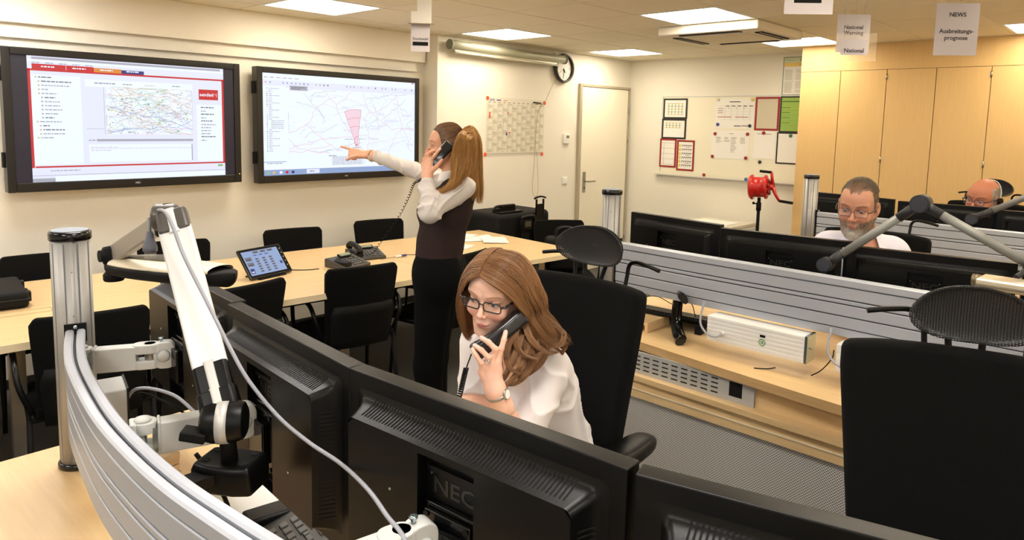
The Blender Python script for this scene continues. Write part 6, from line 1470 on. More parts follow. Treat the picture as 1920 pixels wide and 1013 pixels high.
# hair: two wavy sheets from a side parting
px_ = .014
GL = [[(px_, .084, .098), (-.035, .094, .082), (-.070, .070, .042), (-.088, .042, -.01), (-.098, .022, -.07), (-.104, .03, -.13), (-.10, .06, -.19), (-.08, .09, -.225)],
      [(px_, .055, .121), (-.045, .058, .112), (-.088, .034, .06), (-.104, .016, -.005), (-.115, .004, -.07), (-.122, .01, -.14), (-.118, .045, -.20), (-.098, .078, -.245)],
      [(px_, .01, .132), (-.05, .01, .126), (-.096, -.005, .07), (-.114, -.015, -.0), (-.127, -.024, -.07), (-.142, -.02, -.14), (-.146, .005, -.195), (-.126, .04, -.235)],
      [(px_, -.05, .124), (-.05, -.058, .114), (-.092, -.06, .058), (-.113, -.064, -.01), (-.130, -.066, -.08), (-.152, -.062, -.14), (-.166, -.04, -.18), (-.158, -.012, -.205)],
      [(px_-.01, -.092, .088), (-.04, -.108, .062), (-.074, -.112, .01), (-.096, -.112, -.055), (-.118, -.108, -.11), (-.142, -.10, -.155), (-.16, -.08, -.185), (-.162, -.05, -.20)],
      [(0, -.108, .05), (-.012, -.122, .02), (-.028, -.130, -.03), (-.045, -.132, -.09), (-.062, -.13, -.14), (-.085, -.125, -.175), (-.10, -.11, -.2), (-.11, -.09, -.215)]]
GR = [[(px_, .084, .098), (.044, .090, .080), (.070, .074, .038), (.083, .062, -.01), (.089, .052, -.06), (.082, .046, -.105), (.070, .036, -.14), (.058, .02, -.165)],
      [(px_, .055, .121), (.05, .056, .105), (.082, .042, .055), (.096, .036, .0), (.102, .03, -.055), (.098, .024, -.105), (.085, .014, -.145), (.07, .0, -.175)],
      [(px_, .01, .132), (.052, .008, .118), (.09, -.002, .06), (.104, -.006, -.0), (.110, -.008, -.06), (.106, -.012, -.115), (.094, -.016, -.155), (.08, -.022, -.185)],
      [(px_, -.05, .124), (.05, -.058, .108), (.086, -.058, .052), (.1, -.06, -.01), (.105, -.06, -.07), (.1, -.06, -.125), (.09, -.06, -.165), (.076, -.06, -.195)],
      [(.01, -.092, .088), (.036, -.106, .06), (.066, -.108, .005), (.08, -.11, -.055), (.084, -.112, -.1), (.08, -.112, -.145), (.07, -.11, -.175), (.06, -.105, -.2)],
      [(0, -.108, .05), (.012, -.122, .02), (.02, -.130, -.03), (.024, -.132, -.09), (.022, -.13, -.14), (.018, -.125, -.175), (.01, -.12, -.2), (0., -.115, -.215)]]
gw = lambda G: [[tuple(q) for q in to_w(HP, HR, HS, [(q[0], q[1], q[2]-.010*max(0, min(1, (q[2])/.1))) for q in g_])] for g_ in G]
def hcol_(v, r, c):
    a = np.array(srgb((104, 68, 40))[:3]); b = np.array(srgb((180, 132, 86))[:3]); d = np.array(srgb((196, 140, 88))[:3]); k = np.clip(.5+.22*(c-.5)+.1*r.normal(), 0, 1); base = a*(1-k)+b*k
    return base[None]*(1-.25*v[:, None])+d[None]*(.16*v[:, None])*k
th = lambda v: .006+.034*v**.8
sv, sf, scl = strands([(gw([g_[:-1] for g_ in GL]), th, 1.)], 6500, 36, .00055, hcol_, rnd, .036, 1.55, .0012, clump=13, wstart=.42)
LK = [[(1.4113, 1.2559, 1.2365), (1.4332, 1.2244, 1.1861), (1.4493, 1.1892, 1.1649), (1.4536, 1.1675, 1.1493), (1.4394, 1.1644, 1.1276), (1.4134, 1.1764, 1.1216)], [(1.4494, 1.2689, 1.2044), (1.4434, 1.2381, 1.1553), (1.4436, 1.2017, 1.1133), (1.4548, 1.1721, 1.0953), (1.4562, 1.1589, 1.1133)], [(1.3572, 1.2351, 1.2058), (1.3493, 1.2071, 1.1622), (1.3616, 1.1884, 1.1274), (1.3846, 1.1607, 1.1070), (1.4150, 1.1437, 1.1115)],
      [(1.3321, 1.2310, 1.1968), (1.3112, 1.2157, 1.1465), (1.3215, 1.1993, 1.1120), (1.3450, 1.1728, 1.1030), (1.3712, 1.1628, 1.1227)], [(1.3652, 1.2221, 1.1776), (1.3470, 1.2039, 1.1269), (1.3144, 1.2012, 1.0770), (1.2788, 1.2052, 1.0488), (1.2570, 1.2128, 1.0425), (1.2614, 1.2120, 1.0673)], [(1.3887, 1.2232, 1.1577), (1.3680, 1.1935, 1.1100), (1.3356, 1.1917, 1.0669), (1.3001, 1.1965, 1.0442), (1.2761, 1.2061, 1.0364)],
      [(1.3107, 1.2197, 1.1674), (1.2860, 1.2239, 1.1214), (1.2811, 1.2084, 1.0834), (1.2973, 1.1889, 1.0701), (1.3134, 1.1891, 1.0862)], [(1.4291, 1.2395, 1.1609), (1.4162, 1.2013, 1.1120), (1.3683, 1.1868, 1.0704), (1.3387, 1.1995, 1.0450)], [(1.3362, 1.2199, 1.1547), (1.2971, 1.2088, 1.1009), (1.2730, 1.2135, 1.0624), (1.2550, 1.2170, 1.0561)], [(1.4730, 1.2903, 1.2193), (1.4798, 1.2438, 1.1575), (1.4735, 1.2156, 1.1234), (1.4346, 1.2089, 1.0984)], [(1.3522, 1.2148, 1.1378), (1.3520, 1.1941, 1.0989), (1.3265, 1.2003, 1.0596), (1.3035, 1.2096, 1.0571)]]
hl_ = lambda v, r, c: hcol_(v, r, c)*.95
lk = [strands([([g_, [tuple(np.array(q)+np.array((.010, -.012, .004))*(1-.5*j/len(g_))) for j, q in enumerate(g_)]], lambda v: .004+.016*np.sin(PI*np.clip(v, 0, 1)), 1.)], 420, 28, .0006, hl_, rnd, .004, 1.2, .0008, clump=2) for g_ in LK]
sv2, sf2, sc2_ = strands([(gw(GR), lambda v: .005+.010*v, 1.)], 3600, 30, .00055, hcol_, rnd, .010, 1.1, .0012, clump=14, wstart=.4)
# a solid under-layer so that no scalp shows through
def sheet_mesh(G, inset, n=30, m=26, upto=1.0):
    A = np.array([[list(q) for q in catmull(g_, m)] for g_ in G]); ng = len(A); rows = []
    for i in range(n):
        u = i/(n-1)*(ng-1); k = min(int(u), ng-2); f_ = u-k; rows.append(A[k]*(1-f_)+A[k+1]*f_)
    A = np.array(rows)[:, :int(m*upto)]; ctr = np.array(HP); m2 = A.shape[1]
    d = ctr-A; d /= np.linalg.norm(d, axis=-1)[..., None]; A = A+d*inset
    F = np.array([(i*m2+j, i*m2+j+1, (i+1)*m2+j+1, (i+1)*m2+j) for i in range(n-1) for j in range(m2-1)]); return A.reshape(-1, 3), F
ul = [sheet_mesh(gw(GL), .005, upto=.66), sheet_mesh(gw(GR), .003, upto=.72)]
make_obj('hair', [(sv, sf, scl), (sv2, sf2, sc2_)]+lk+[(a, b, tint(a, (92, 50, 26))) for a, b in ul], m_hair, sw, ORG)
# wrist watch and ring
wd = nrm(EL_L-WR_L); wc = WR_L+wd*.012-np.array(ORG)
f = MB(); u_, w_ = f.frame(wd); ringp = [Vector(wc)+u_*(.0275*math.cos(a))+w_*(.0275*math.sin(a)) for a in [2*PI*k/28 for k in range(28)]]; f.tube(ringp, .0058, 8, closed=True, sx=.6); wt = f.build('wrist_watch', m_steel, sw)
vd = Vector((.25, -.95, .1)).normalized(); vd = (vd-Vector(wd)*vd.dot(Vector(wd))).normalized(); f = MB(); f.lathe([(.0138, .025), (.0145, .028), (.0135, .032)], Vector(wc), vd, 24); f.build('watch_case', m_steel, wt); f = MB(); f.lathe([(.0115, .0322), (.0115, .0326)], Vector(wc), vd, 24); f.build('watch_dial', m_paper, wt)
rp = (np.array(fing[2][0])*.35+np.array(fing[2][1])*.65)-np.array(ORG); rd = nrm(np.array(fing[2][1])-np.array(fing[2][0])); f = MB(); u_, w_ = f.frame(rd); f.tube([Vector(rp)+(u_*math.cos(a)+w_*math.sin(a))*.0087 for a in [2*PI*k/20 for k in range(20)]], .0012, 6, closed=True); f.sphere(Vector(rp)+Vector((-.5, -.75, .35))*.0095, .003, 8, 6); f.build('finger_ring', m_zinc, sw)
# handset and coiled cord
h0, h1 = Vector((1.3544, 1.2172, 1.2130)), Vector((1.2221, 1.2700, 1.1218)); ax = (h1-h0).normalized()
def handset(name, label, a, b, inward, m, wd=.024, gap=.012):
    t = thing(name, label, 'telephone', a); L = b-a; d = L.normalized(); inn = Vector(inward); inn = (inn-d*inn.dot(d)).normalized(); sd = d.cross(inn)
    f = MB(); n = 28; P_ = rrect(2*wd, .03, .011, 4); vs = []
    for i in range(n):
        k = i/(n-1); bow = -gap*(1-(2*k-1)**2); e = 1+.15*abs(2*k-1)**3; e2 = 1+.35*(abs(2*k-1) > .7)*(abs(2*k-1)-.7)/.3
        if k in (0, 1): e *= .8; e2 *= .7
        q = L*k+inn*bow
        vs += [q+sd*(p[0]*e)+inn*(p[1]*e2) for p in P_]
    m_ = len(P_); f.add(vs, [(i*m_+j, i*m_+(j+1) % m_, (i+1)*m_+(j+1) % m_, (i+1)*m_+j) for i in range(n-1) for j in range(m_)]+[tuple(range(m_))[::-1], tuple(range(len(vs)-m_, len(vs)))], True)
    f.build('grip', m, t)
    f = MB()
    for k in (.1, .9): f.lathe([(wd*.75, .014), (wd*.85, .02), (wd*.6, .024)], L*k, inn, 20)
    f.build('earpiece', m_blackm, t)
    return t
m_hs = mat('handset_black', (30, 30, 34), .28, coat=.3)
hs = handset('telephone_handset', 'black telephone handset held to the ear by the seated woman', h0, h1, Vector((1.3608, 1.3285, 1.1704))-(h0+h1)/2, m_hs, .021)
f = MB(); f.tube([(h0-h0)+V(-.012, -.012, .006), (h1-h0)*.98+V(-.016, -.014, .006)], .003, 6); f.build('side_ridge', m_ltgrey if False else mat('ridge_grey', (70, 70, 76), .3), hs)
def coil(p, turns, R_, r_, n=14):
    p = catmull(p, 200); out = []; 
    for i in range(turns*n+1):
        k = i/(turns*n)*(len(p)-1); j = min(int(k), len(p)-2); q = p[j].lerp(p[j+1], k-j); d = (p[j+1]-p[j]).normalized(); u = d.cross(Vector((.3, .9, .2))).normalized(); w = d.cross(u); a = 2*PI*i/n
        out.append(q+(u*math.cos(a)+w*math.sin(a))*R_)
    return out
f = MB(); e0 = Vector((1.2151, 1.2727, 1.1199)); f.tube([e0, Vector((1.2100, 1.2788, 1.0967)), Vector((1.2085, 1.2849, 1.0783))], .0018, 6); f.tube(coil([Vector((1.2086, 1.2851, 1.0811)), Vector((1.2040, 1.2916, 1.0445)), Vector((1.1979, 1.2985, 1.0008)), Vector((1.1768, 1.2968, 0.9423)), Vector((1.1317, 1.2758, 0.8779))], 30, .0058, .002), .0019, 5)
tag(f.build('coiled_cord', m_blackm), 'black coiled cord hanging from the handset of the seated woman', 'cord')
# ---------------- standing woman pointing at the screen ----------------
ORG = (2.27, 2.62, 0)
st = thing('person', 'standing woman with long blonde ponytail and dark brown vest, pointing at the wall screen', 'person', ORG)
HP = (2.3297, 2.6413, 1.5858); HF = (-.80, .60, .02); HU = (.02, .05, 1); HS = .95; NK = (2.3415, 2.6037, 1.4298)
hv, hf_, hc, HR = head_mesh(HP, HF, HU, NK, HS, .0022, skin=(216, 160, 128), lips=(180, 96, 84), brow=(110, 76, 50), blush=.3, jaw=.93, neck_r=.047, lid=.0045)
SL, SR = np.array((2.2839, 2.4548, 1.4019)), np.array((2.4390, 2.7284, 1.3886)); EL, WL = np.array((2.0701, 2.4603, 1.2993)), np.array((2.1208, 2.5502, 1.4637)); ER, WR = np.array((2.3702, 2.9894, 1.4589)), np.array((2.2993, 3.2515, 1.5227))
fw = nrm((-.62, .78, 0)); lat = nrm(np.cross((0, 0, 1), fw))         # lat: her left
PV = np.array((2.2610, 2.6173, 0.9795)); WA = np.array((2.2774, 2.6223, 1.1205)); CH = np.array((2.3093, 2.6128, 1.2725)); NB = np.array(NK)
DZ = np.array((.004, -.004, -.010)); WL = WL+DZ
hn = [[(2.1380, 2.5445, 1.5417), (2.1399, 2.5238, 1.5627), (2.1515, 2.5147, 1.5830), (2.1644, 2.5107, 1.5980)], [(2.1346, 2.5639, 1.5483), (2.1320, 2.5495, 1.5793), (2.1478, 2.5413, 1.5869), (2.1692, 2.5470, 1.5814)],
      [(2.1317, 2.5799, 1.5374), (2.1274, 2.5674, 1.5685), (2.1367, 2.5511, 1.5741), (2.1595, 2.5548, 1.5660)], [(2.1301, 2.5937, 1.5215), (2.1239, 2.5825, 1.5476), (2.1317, 2.5685, 1.5583), (2.1515, 2.5686, 1.5528)]]
tn = [(2.1328, 2.5415, 1.4890), (2.1482, 2.5212, 1.5099), (2.1629, 2.5156, 1.5275), (2.1793, 2.5157, 1.5447)]
r2 = [[(2.2568, 3.3442, 1.5431), (2.2503, 3.3817, 1.5506), (2.2398, 3.4084, 1.5557), (2.2313, 3.4330, 1.5608)], [(2.2522, 3.3321, 1.5287), (2.2400, 3.3611, 1.5366), (2.2309, 3.3528, 1.5162), (2.2426, 3.3389, 1.5077)],
      [(2.2498, 3.3182, 1.5175), (2.2374, 3.3468, 1.5223), (2.2285, 3.3388, 1.5050), (2.2404, 3.3252, 1.4994)], [(2.2496, 3.3024, 1.5093), (2.2391, 3.3285, 1.5112), (2.2304, 3.3208, 1.4969), (2.2425, 3.3075, 1.4943)]]
tr = [(2.2626, 3.2599, 1.5141), (2.2247, 3.2709, 1.5144), (2.2041, 3.2918, 1.5079), (2.1871, 3.3079, 1.4956)]
hn = [[np.array(q)+DZ for q in f_] for f_ in hn]; tn = [np.array(q)+DZ for q in tn]
v1, f1 = blob(hand(WL, hn, tn, .0076, elbow=EL)+[cap(EL, WL, .037, .0235, .02)], .0022, lo=np.minimum(WL, np.min([f[-1] for f in hn], 0))-.07, hi=np.max([np.max(np.array(f), 0) for f in hn]+[WL], 0)+.045, sm=1)
v2, f2_ = blob(hand(WR, r2, tr, .0076, elbow=ER)+[cap(ER, WR, .037, .0235, .02)], .0024, lo=np.min([np.min(np.array(f), 0) for f in r2]+[WR], 0)-.05, hi=np.max([np.max(np.array(f), 0) for f in r2]+[WR], 0)+.05, sm=1)
def torso(o=0.):
    return [cap((SL+SR)/2+lat*-.08+np.array([0, 0, -.035]), (SL+SR)/2+lat*.08+np.array([0, 0, -.035]), .072+o, None, .04, (fw, 1.15)), cap(CH-lat*.04, CH+lat*.04, .096+o, None, .05, (fw, 1.05)),
            cap(CH-lat*.03, WA-lat*.03, .094+o, .085+o, .05), cap(CH+lat*.03, WA+lat*.03, .094+o, .085+o, .05), cap(WA-lat*.035, PV-lat*.055, .085+o, .098+o, .05), cap(WA+lat*.035, PV+lat*.055, .085+o, .098+o, .05),
            cap(NB+np.array([0, 0, -.0]), (SL+SR)/2+np.array([0, 0, -.03]), .046+o, .07+o, .04)]+[ell(CH+lat*.06*s+fw*.07+np.array([0, 0, .0]), (.055+o, .055+o, .055+o), .03) for s in (-1, 1)]
HIPL, HIPR = PV+lat*.085+np.array([0, 0, -.03]), PV-lat*.085+np.array([0, 0, -.03])
KL, KR = np.array([HIPL[0]-.01, HIPL[1]+.03, .50]), np.array([HIPR[0]-.02, HIPR[1]+.03, .50]); AL, AR = np.array([KL[0], KL[1]-.02, .09]), np.array([KR[0], KR[1]-.02, .09])
def legs_(o=0.): return [cap(HIPL, KL, .086+o, .058+o, .04), cap(HIPR, KR, .086+o, .058+o, .04), cap(KL, AL, .058+o, .04+o*1.3, .03), cap(KR, AR, .058+o, .04+o*1.3, .03), cap(HIPL-fw*.02, HIPR-fw*.02, .097+o, None, .05)]
b = torso()+legs_()+[cap(SL, EL, .043, .036, .02), cap(SR, ER, .043, .036, .02), cap(EL, WL, .036, .0235, .02), cap(ER, WR, .036, .0235, .02)]
bv, bf = blob(b, .009, sm=2)
sk = (222, 168, 138)
make_obj('body', [(hv, hf_, hc), (bv, bf, tint(bv, sk)), (v1, f1, hand_paint(v1, tint(v1, sk), hn, tn, side=nrm((-.7, -.68, .2)))), (v2, f2_, tint(v2, sk))], m_skin, st, ORG)
eyes(st, HP, HR, HS, ORG, look=(0, -.1), sclera=(178, 160, 150))
# blouse, vest, trousers, shoes
bl = [cap(SL, EL, .054, .048, .03), cap(EL, EL+(WL-EL)*.83, .049, .037, .03), cap(SR, ER, .054, .045, .03), cap(ER, ER+(WR-ER)*.93, .045, .033, .02)]+torso(.006)+[ell(NB+np.array([0, 0, .045])+fw*.03, (.06, .06, .06), .004, op='sub'), cut(WA, (0, 0, -1), .3)]
xv, xf = blob(bl, .005, sm=2)
xv = folds(xv, EL, WL, .012, 85, .4, .1); xv = folds(xv, SL, EL, .012, 55, 1.1, .1); xv = folds(xv, ER, WR, .011, 75, 2.1, .09); xv = folds(xv, SR, ER, .01, 60, 3.1, .09)
bc = tint(xv, (204, 197, 191)); st_ = np.sin((xv@nrm((.7, -.7, .5)))*900); bc = blend(bc, (204, 198, 198), .35*(st_ > .55))
make_obj('blouse', [(xv, xf, bc)], m_cloth, st, ORG)
f = MB(); nb = Vector(NB-np.array(ORG)); 
def col_(u, v):
    a = 2*PI*(.08+.84*u); r = .056+.016*v; return nb+Vector(tuple(fw))*(r*math.cos(a)+.012)+Vector(tuple(lat))*(r*math.sin(a))+V(0, 0, .045-.05*v+.01*math.cos(a)*-1)
f.surf(col_, 30, 6); f.build('collar', mat('collar_white', (234, 228, 222), .85), st, solid=.003)
ve = torso(.014)+[cut(PV+np.array([0, 0, -.0]), (0, 0, -1), .35), cap(SL+(EL-SL)*.06+lat*.02, SL+(EL-SL)*.45, .07, None, .006, op='sub'), cap(SR+(ER-SR)*.06, SR+(ER-SR)*.45-lat*.02, .07, None, .006, op='sub'), ell(NB+fw*.07+np.array([0, 0, -.03]), (.06, .06, .10), .006, op='sub'), ell(NB+np.array([0, 0, .02]), (.078, .078, .055), .006, op='sub')]
vv, vf = blob(ve, .005, sm=2); vv = folds(vv, CH, PV, .0025, 50, .7, .3)
make_obj('vest', [(vv, vf, tint(vv, (48, 37, 36)))], mat('knit_brown', (62, 48, 46), .95, vcol='Col', spec=.15, bump=.3, bscale=700), st, ORG)
tr_ = legs_(.014)+[cap(PV-lat*.06+np.array([0, 0, .03]), PV+lat*.06+np.array([0, 0, .03]), .109, None, .05), cut(PV+np.array([0, 0, .08]), (0, 0, 1), .3)]
wv_, wf = blob(tr_, .007, sm=2); wv_ = folds(wv_, KL, AL, .003, 50, .7, .1)
make_obj('trousers', [(wv_, wf, tint(wv_, (11, 11, 12)))], m_darkcloth, st, ORG)
f = MB(); pc = Vector(PV-np.array(ORG))+V(0, 0, .04); f.tube([pc+Vector(tuple(fw))*(.098*math.cos(a)*1.0)+Vector(tuple(lat))*(.158*math.sin(a)) for a in [2*PI*k/40 for k in range(40)]], .013, 8, closed=True, sx=.4); f.build('belt', m_black, st)
for a_ in (AL, AR):
    q = Vector(a_-np.array(ORG)); fv = Vector(tuple(fw)); MB().tube([q-fv*.06+V(0, 0, -.04), q-fv*.02+V(0, 0, -.035), q+fv*.07+V(0, 0, -.055), q+fv*.15+V(0, 0, -.065)], [.034, .042, .038, .022], 12).build('shoe', m_blackm, st)
# hair: pulled back to a tie, then a long tail
TIE = (.0, -.105, .062); rnd = np.random.default_rng(9)
def lerp3(a, b, c, d, n=6): return [tuple(q) for q in catmull([a, b, c, d], n)]
HL = []
for s in (1, -1):
    rows = [[(s*.004, .071, .089), (s*.004, .04, .124), (s*.004, -.04, .130)], [(s*.03, .065, .087), (s*.032, .035, .118), (s*.028, -.045, .122)], [(s*.05, .053, .077), (s*.056, .02, .098), (s*.045, -.05, .108)], [(s*.064, .043, .053), (s*.074, .0, .07), (s*.058, -.055, .088)],
            [(s*.072, .036, .025), (s*.081, -.01, .042), (s*.066, -.06, .066)], [(s*.074, .024, .0), (s*.083, -.022, .02), (s*.068, -.07, .045)], [(s*.073, -.028, -.012), (s*.077, -.05, .002), (s*.06, -.085, .03)], [(s*.062, -.045, -.055), (s*.066, -.075, -.025), (s*.045, -.1, .02)], [(s*.03, -.08, -.085), (s*.034, -.1, -.04), (s*.02, -.112, .02)], [(0, -.085, -.09), (0, -.108, -.04), (0, -.115, .02)]]
    HL.append([[tuple(q) for q in to_w(HP, HR, HS, r_+[TIE])] for r_ in rows])
def hb(dark, light):
    A_, B_ = np.array(srgb(dark)[:3]), np.array(srgb(light)[:3])
    return lambda v, r, c: (lambda k: (A_*(1-k)+B_*k))(np.clip(.2+.35*c+.25*r.normal()+.0*v, 0, 1)[..., None]*np.ones((len(v), 1)) if np.ndim(np.clip(.2+.35*c, 0, 1)) else np.full((len(v), 1), float(np.clip(.2+.35*c+.22*r.normal(), 0, 1))))
cA = hb((70, 46, 26), (150, 108, 62))
s1 = strands([(HL[0], lambda v: -.003+.010*v, .5), (HL[1], lambda v: -.003+.010*v, .5)], 3600, 14, .0007, cA, rnd, 0, 1, .0008, clump=30)
def sheet2(G, inset, n=26, m=12):
    A = np.array([[list(q) for q in catmull(g_, m)] for g_ in G]); ng = len(A); R_ = []
    for i in range(n): u = i/(n-1)*(ng-1); k = min(int(u), ng-2); R_.append(A[k]*(1-(u-k))+A[k+1]*(u-k))
    A = np.array(R_); d = np.array(HP)-A; d /= np.linalg.norm(d, axis=-1)[..., None]; A = A+d*inset
    return A.reshape(-1, 3), np.array([(i*m+j, i*m+j+1, (i+1)*m+j+1, (i+1)*m+j) for i in range(n-1) for j in range(m-1)])
u1 = [sheet2(g_, .0065) for g_ in HL]
T0 = np.array(to_w(HP, HR, HS, [TIE])[0])
TG = [[tuple(T0), (2.3913, 2.5452, 1.6710), (2.4122, 2.5163, 1.6296), (2.4184, 2.4937, 1.5300), (2.4198, 2.4733, 1.4118), (2.4015, 2.4745, 1.2983)], [tuple(T0), (2.3738, 2.5341, 1.6685), (2.3810, 2.5176, 1.6139), (2.3811, 2.5000, 1.5042), (2.3833, 2.4808, 1.3998), (2.3719, 2.4782, 1.3080)], [tuple(T0), (2.3355, 2.5007, 1.6640), (2.3311, 2.4946, 1.5969), (2.3244, 2.4852, 1.4938), (2.3122, 2.4857, 1.4162), (2.2946, 2.4961, 1.3641)], [tuple(T0), (2.2698, 2.4377, 1.6603), (2.2504, 2.4447, 1.5745), (2.2370, 2.4429, 1.4739), (2.2051, 2.4665, 1.4102), (2.1675, 2.4992, 1.3639)], [tuple(T0), (2.2335, 2.4023, 1.6562), (2.2046, 2.4163, 1.5517), (2.1845, 2.4218, 1.4523), (2.1470, 2.4533, 1.3993), (2.1007, 2.4976, 1.3682)], [tuple(T0), (2.2606, 2.4313, 1.6505), (2.2377, 2.4375, 1.5373), (2.2347, 2.4247, 1.4373), (2.2029, 2.4483, 1.3738), (2.1465, 2.5054, 1.3546)]]
cB = hb((150, 102, 48), (222, 170, 92))
cC = lambda v, r, c: cB(v, r, c)*(.38+.62*np.clip(v/.16, 0, 1))[:, None]
s2 = strands([(TG, lambda v: .012+.03*np.sin(PI*np.clip(v*1.1, 0, 1)), 1)], 4200, 26, .0007, cC, rnd, .010, 1.5, .004, clump=14, wstart=.2)
make_obj('hair', [s1]+[(a, c_, tint(a, (84, 58, 34))) for a, c_ in u1], m_hair, st, ORG)
make_obj('ponytail', [s2], m_hair, st, ORG)
f = MB(); q = Vector(T0-np.array(ORG)); hb_ = Vector(tuple(HR@np.array((0, -.9, .35)))).normalized(); f.lathe([(.015, -.010), (.020, -.006), (.020, .006), (.015, .010)], q+hb_*.006, hb_, 20); f.build('hair_tie', m_blackm, st)
f = MB(); wd = nrm(ER-WR); u_, w_ = f.frame(wd); f.tube([Vector(WR+wd*.012-np.array(ORG))+(u_*math.cos(a)+w_*math.sin(a))*.0265 for a in [2*PI*k/24 for k in range(24)]], .0032, 6, closed=True); f.build('bracelet', m_blackm, st)
h0, h1 = Vector((2.2436, 2.5249, 1.6171))+Vector(DZ), Vector((2.1462, 2.5540, 1.5182))+Vector(DZ)
handset('telephone_handset', 'black telephone handset held to the ear by the standing woman', h0, h1, Vector((2.3274, 2.6382, 1.5513))-(h0+h1)/2, m_hs, .026)
f = MB(); f.tube(coil([Vector((2.1441, 2.5631, 1.5152)), Vector((2.1297, 2.5962, 1.4423)), Vector((2.1413, 2.6669, 1.4108)), Vector((2.1795, 2.7602, 1.3293)), Vector((2.2888, 2.9892, 1.1921)), Vector((2.4296, 3.3245, 1.0101)), Vector((2.4863, 3.5386, 0.8889)), Vector((2.50, 3.93, .80))], 44, .0052, .002, 12), .0016, 5)
tag(f.build('coiled_cord', m_blackm), 'black coiled cord stretched from the table telephone up to the standing woman', 'cord')
# ---------------- the two men ----------------
def short_hair(hv, pos, R, sc, mask, ln, comb, col, n, rnd, rad=.0007, lift=.5):
    L = (hv-np.array(pos))@R/sc; w = mask(L); w = w*(rnd.random(len(w)) < 1); idx = rnd.choice(len(L), n, p=w/w.sum()); out = []
    for i in idx:
        p = L[i]; nn = nrm(p-np.array((0, -.01, .02))); d = nrm(nn*lift+np.array(comb(p))+rnd.normal(size=3)*.15); l = ln(p)*(.7+.5*rnd.random())
        t = np.linspace(0, 1, 5)[:, None]; q = p-nn*.001+d*l*t+(np.array(comb(p))*l*.35)*t**2; out.append((to_w(pos, R, sc, q), np.repeat(col(p, rnd)[None], 5, 0)))
    Vs, Fs, Cs, off = [], [], [], 0
    for q, c in out:
        m = len(q); t = q[-1]-q[0]; t = t/np.linalg.norm(t); u = nrm(np.cross(t, (.31, .52, .8))); w_ = np.cross(t, u); r = rad*np.linspace(1.1, .4, m)[:, None]
        ring = np.stack([q+(u*math.cos(a)+w_*math.sin(a))*r for a in (0, 2.094, 4.189)], 1).reshape(-1, 3); i = np.arange(m-1)[:, None]*3+off; k = np.array([0, 1, 2]); k2 = np.array([1, 2, 0])
        Vs.append(ring); Fs.append(np.stack([i+k, i+k2, i+3+k2, i+3+k], -1).reshape(-1, 4)); Cs.append(np.repeat(c, 3, 0)); off += m*3
    Cc = np.ones((off, 4)); Cc[:, :3] = np.concatenate(Cs); return np.concatenate(Vs), np.concatenate(Fs), Cc
def mixc(a, b, k): k = min(max(k, 0), 1); A_, B_ = np.array(srgb(a)[:3]), np.array(srgb(b)[:3]); return A_*(1-k)+B_*k
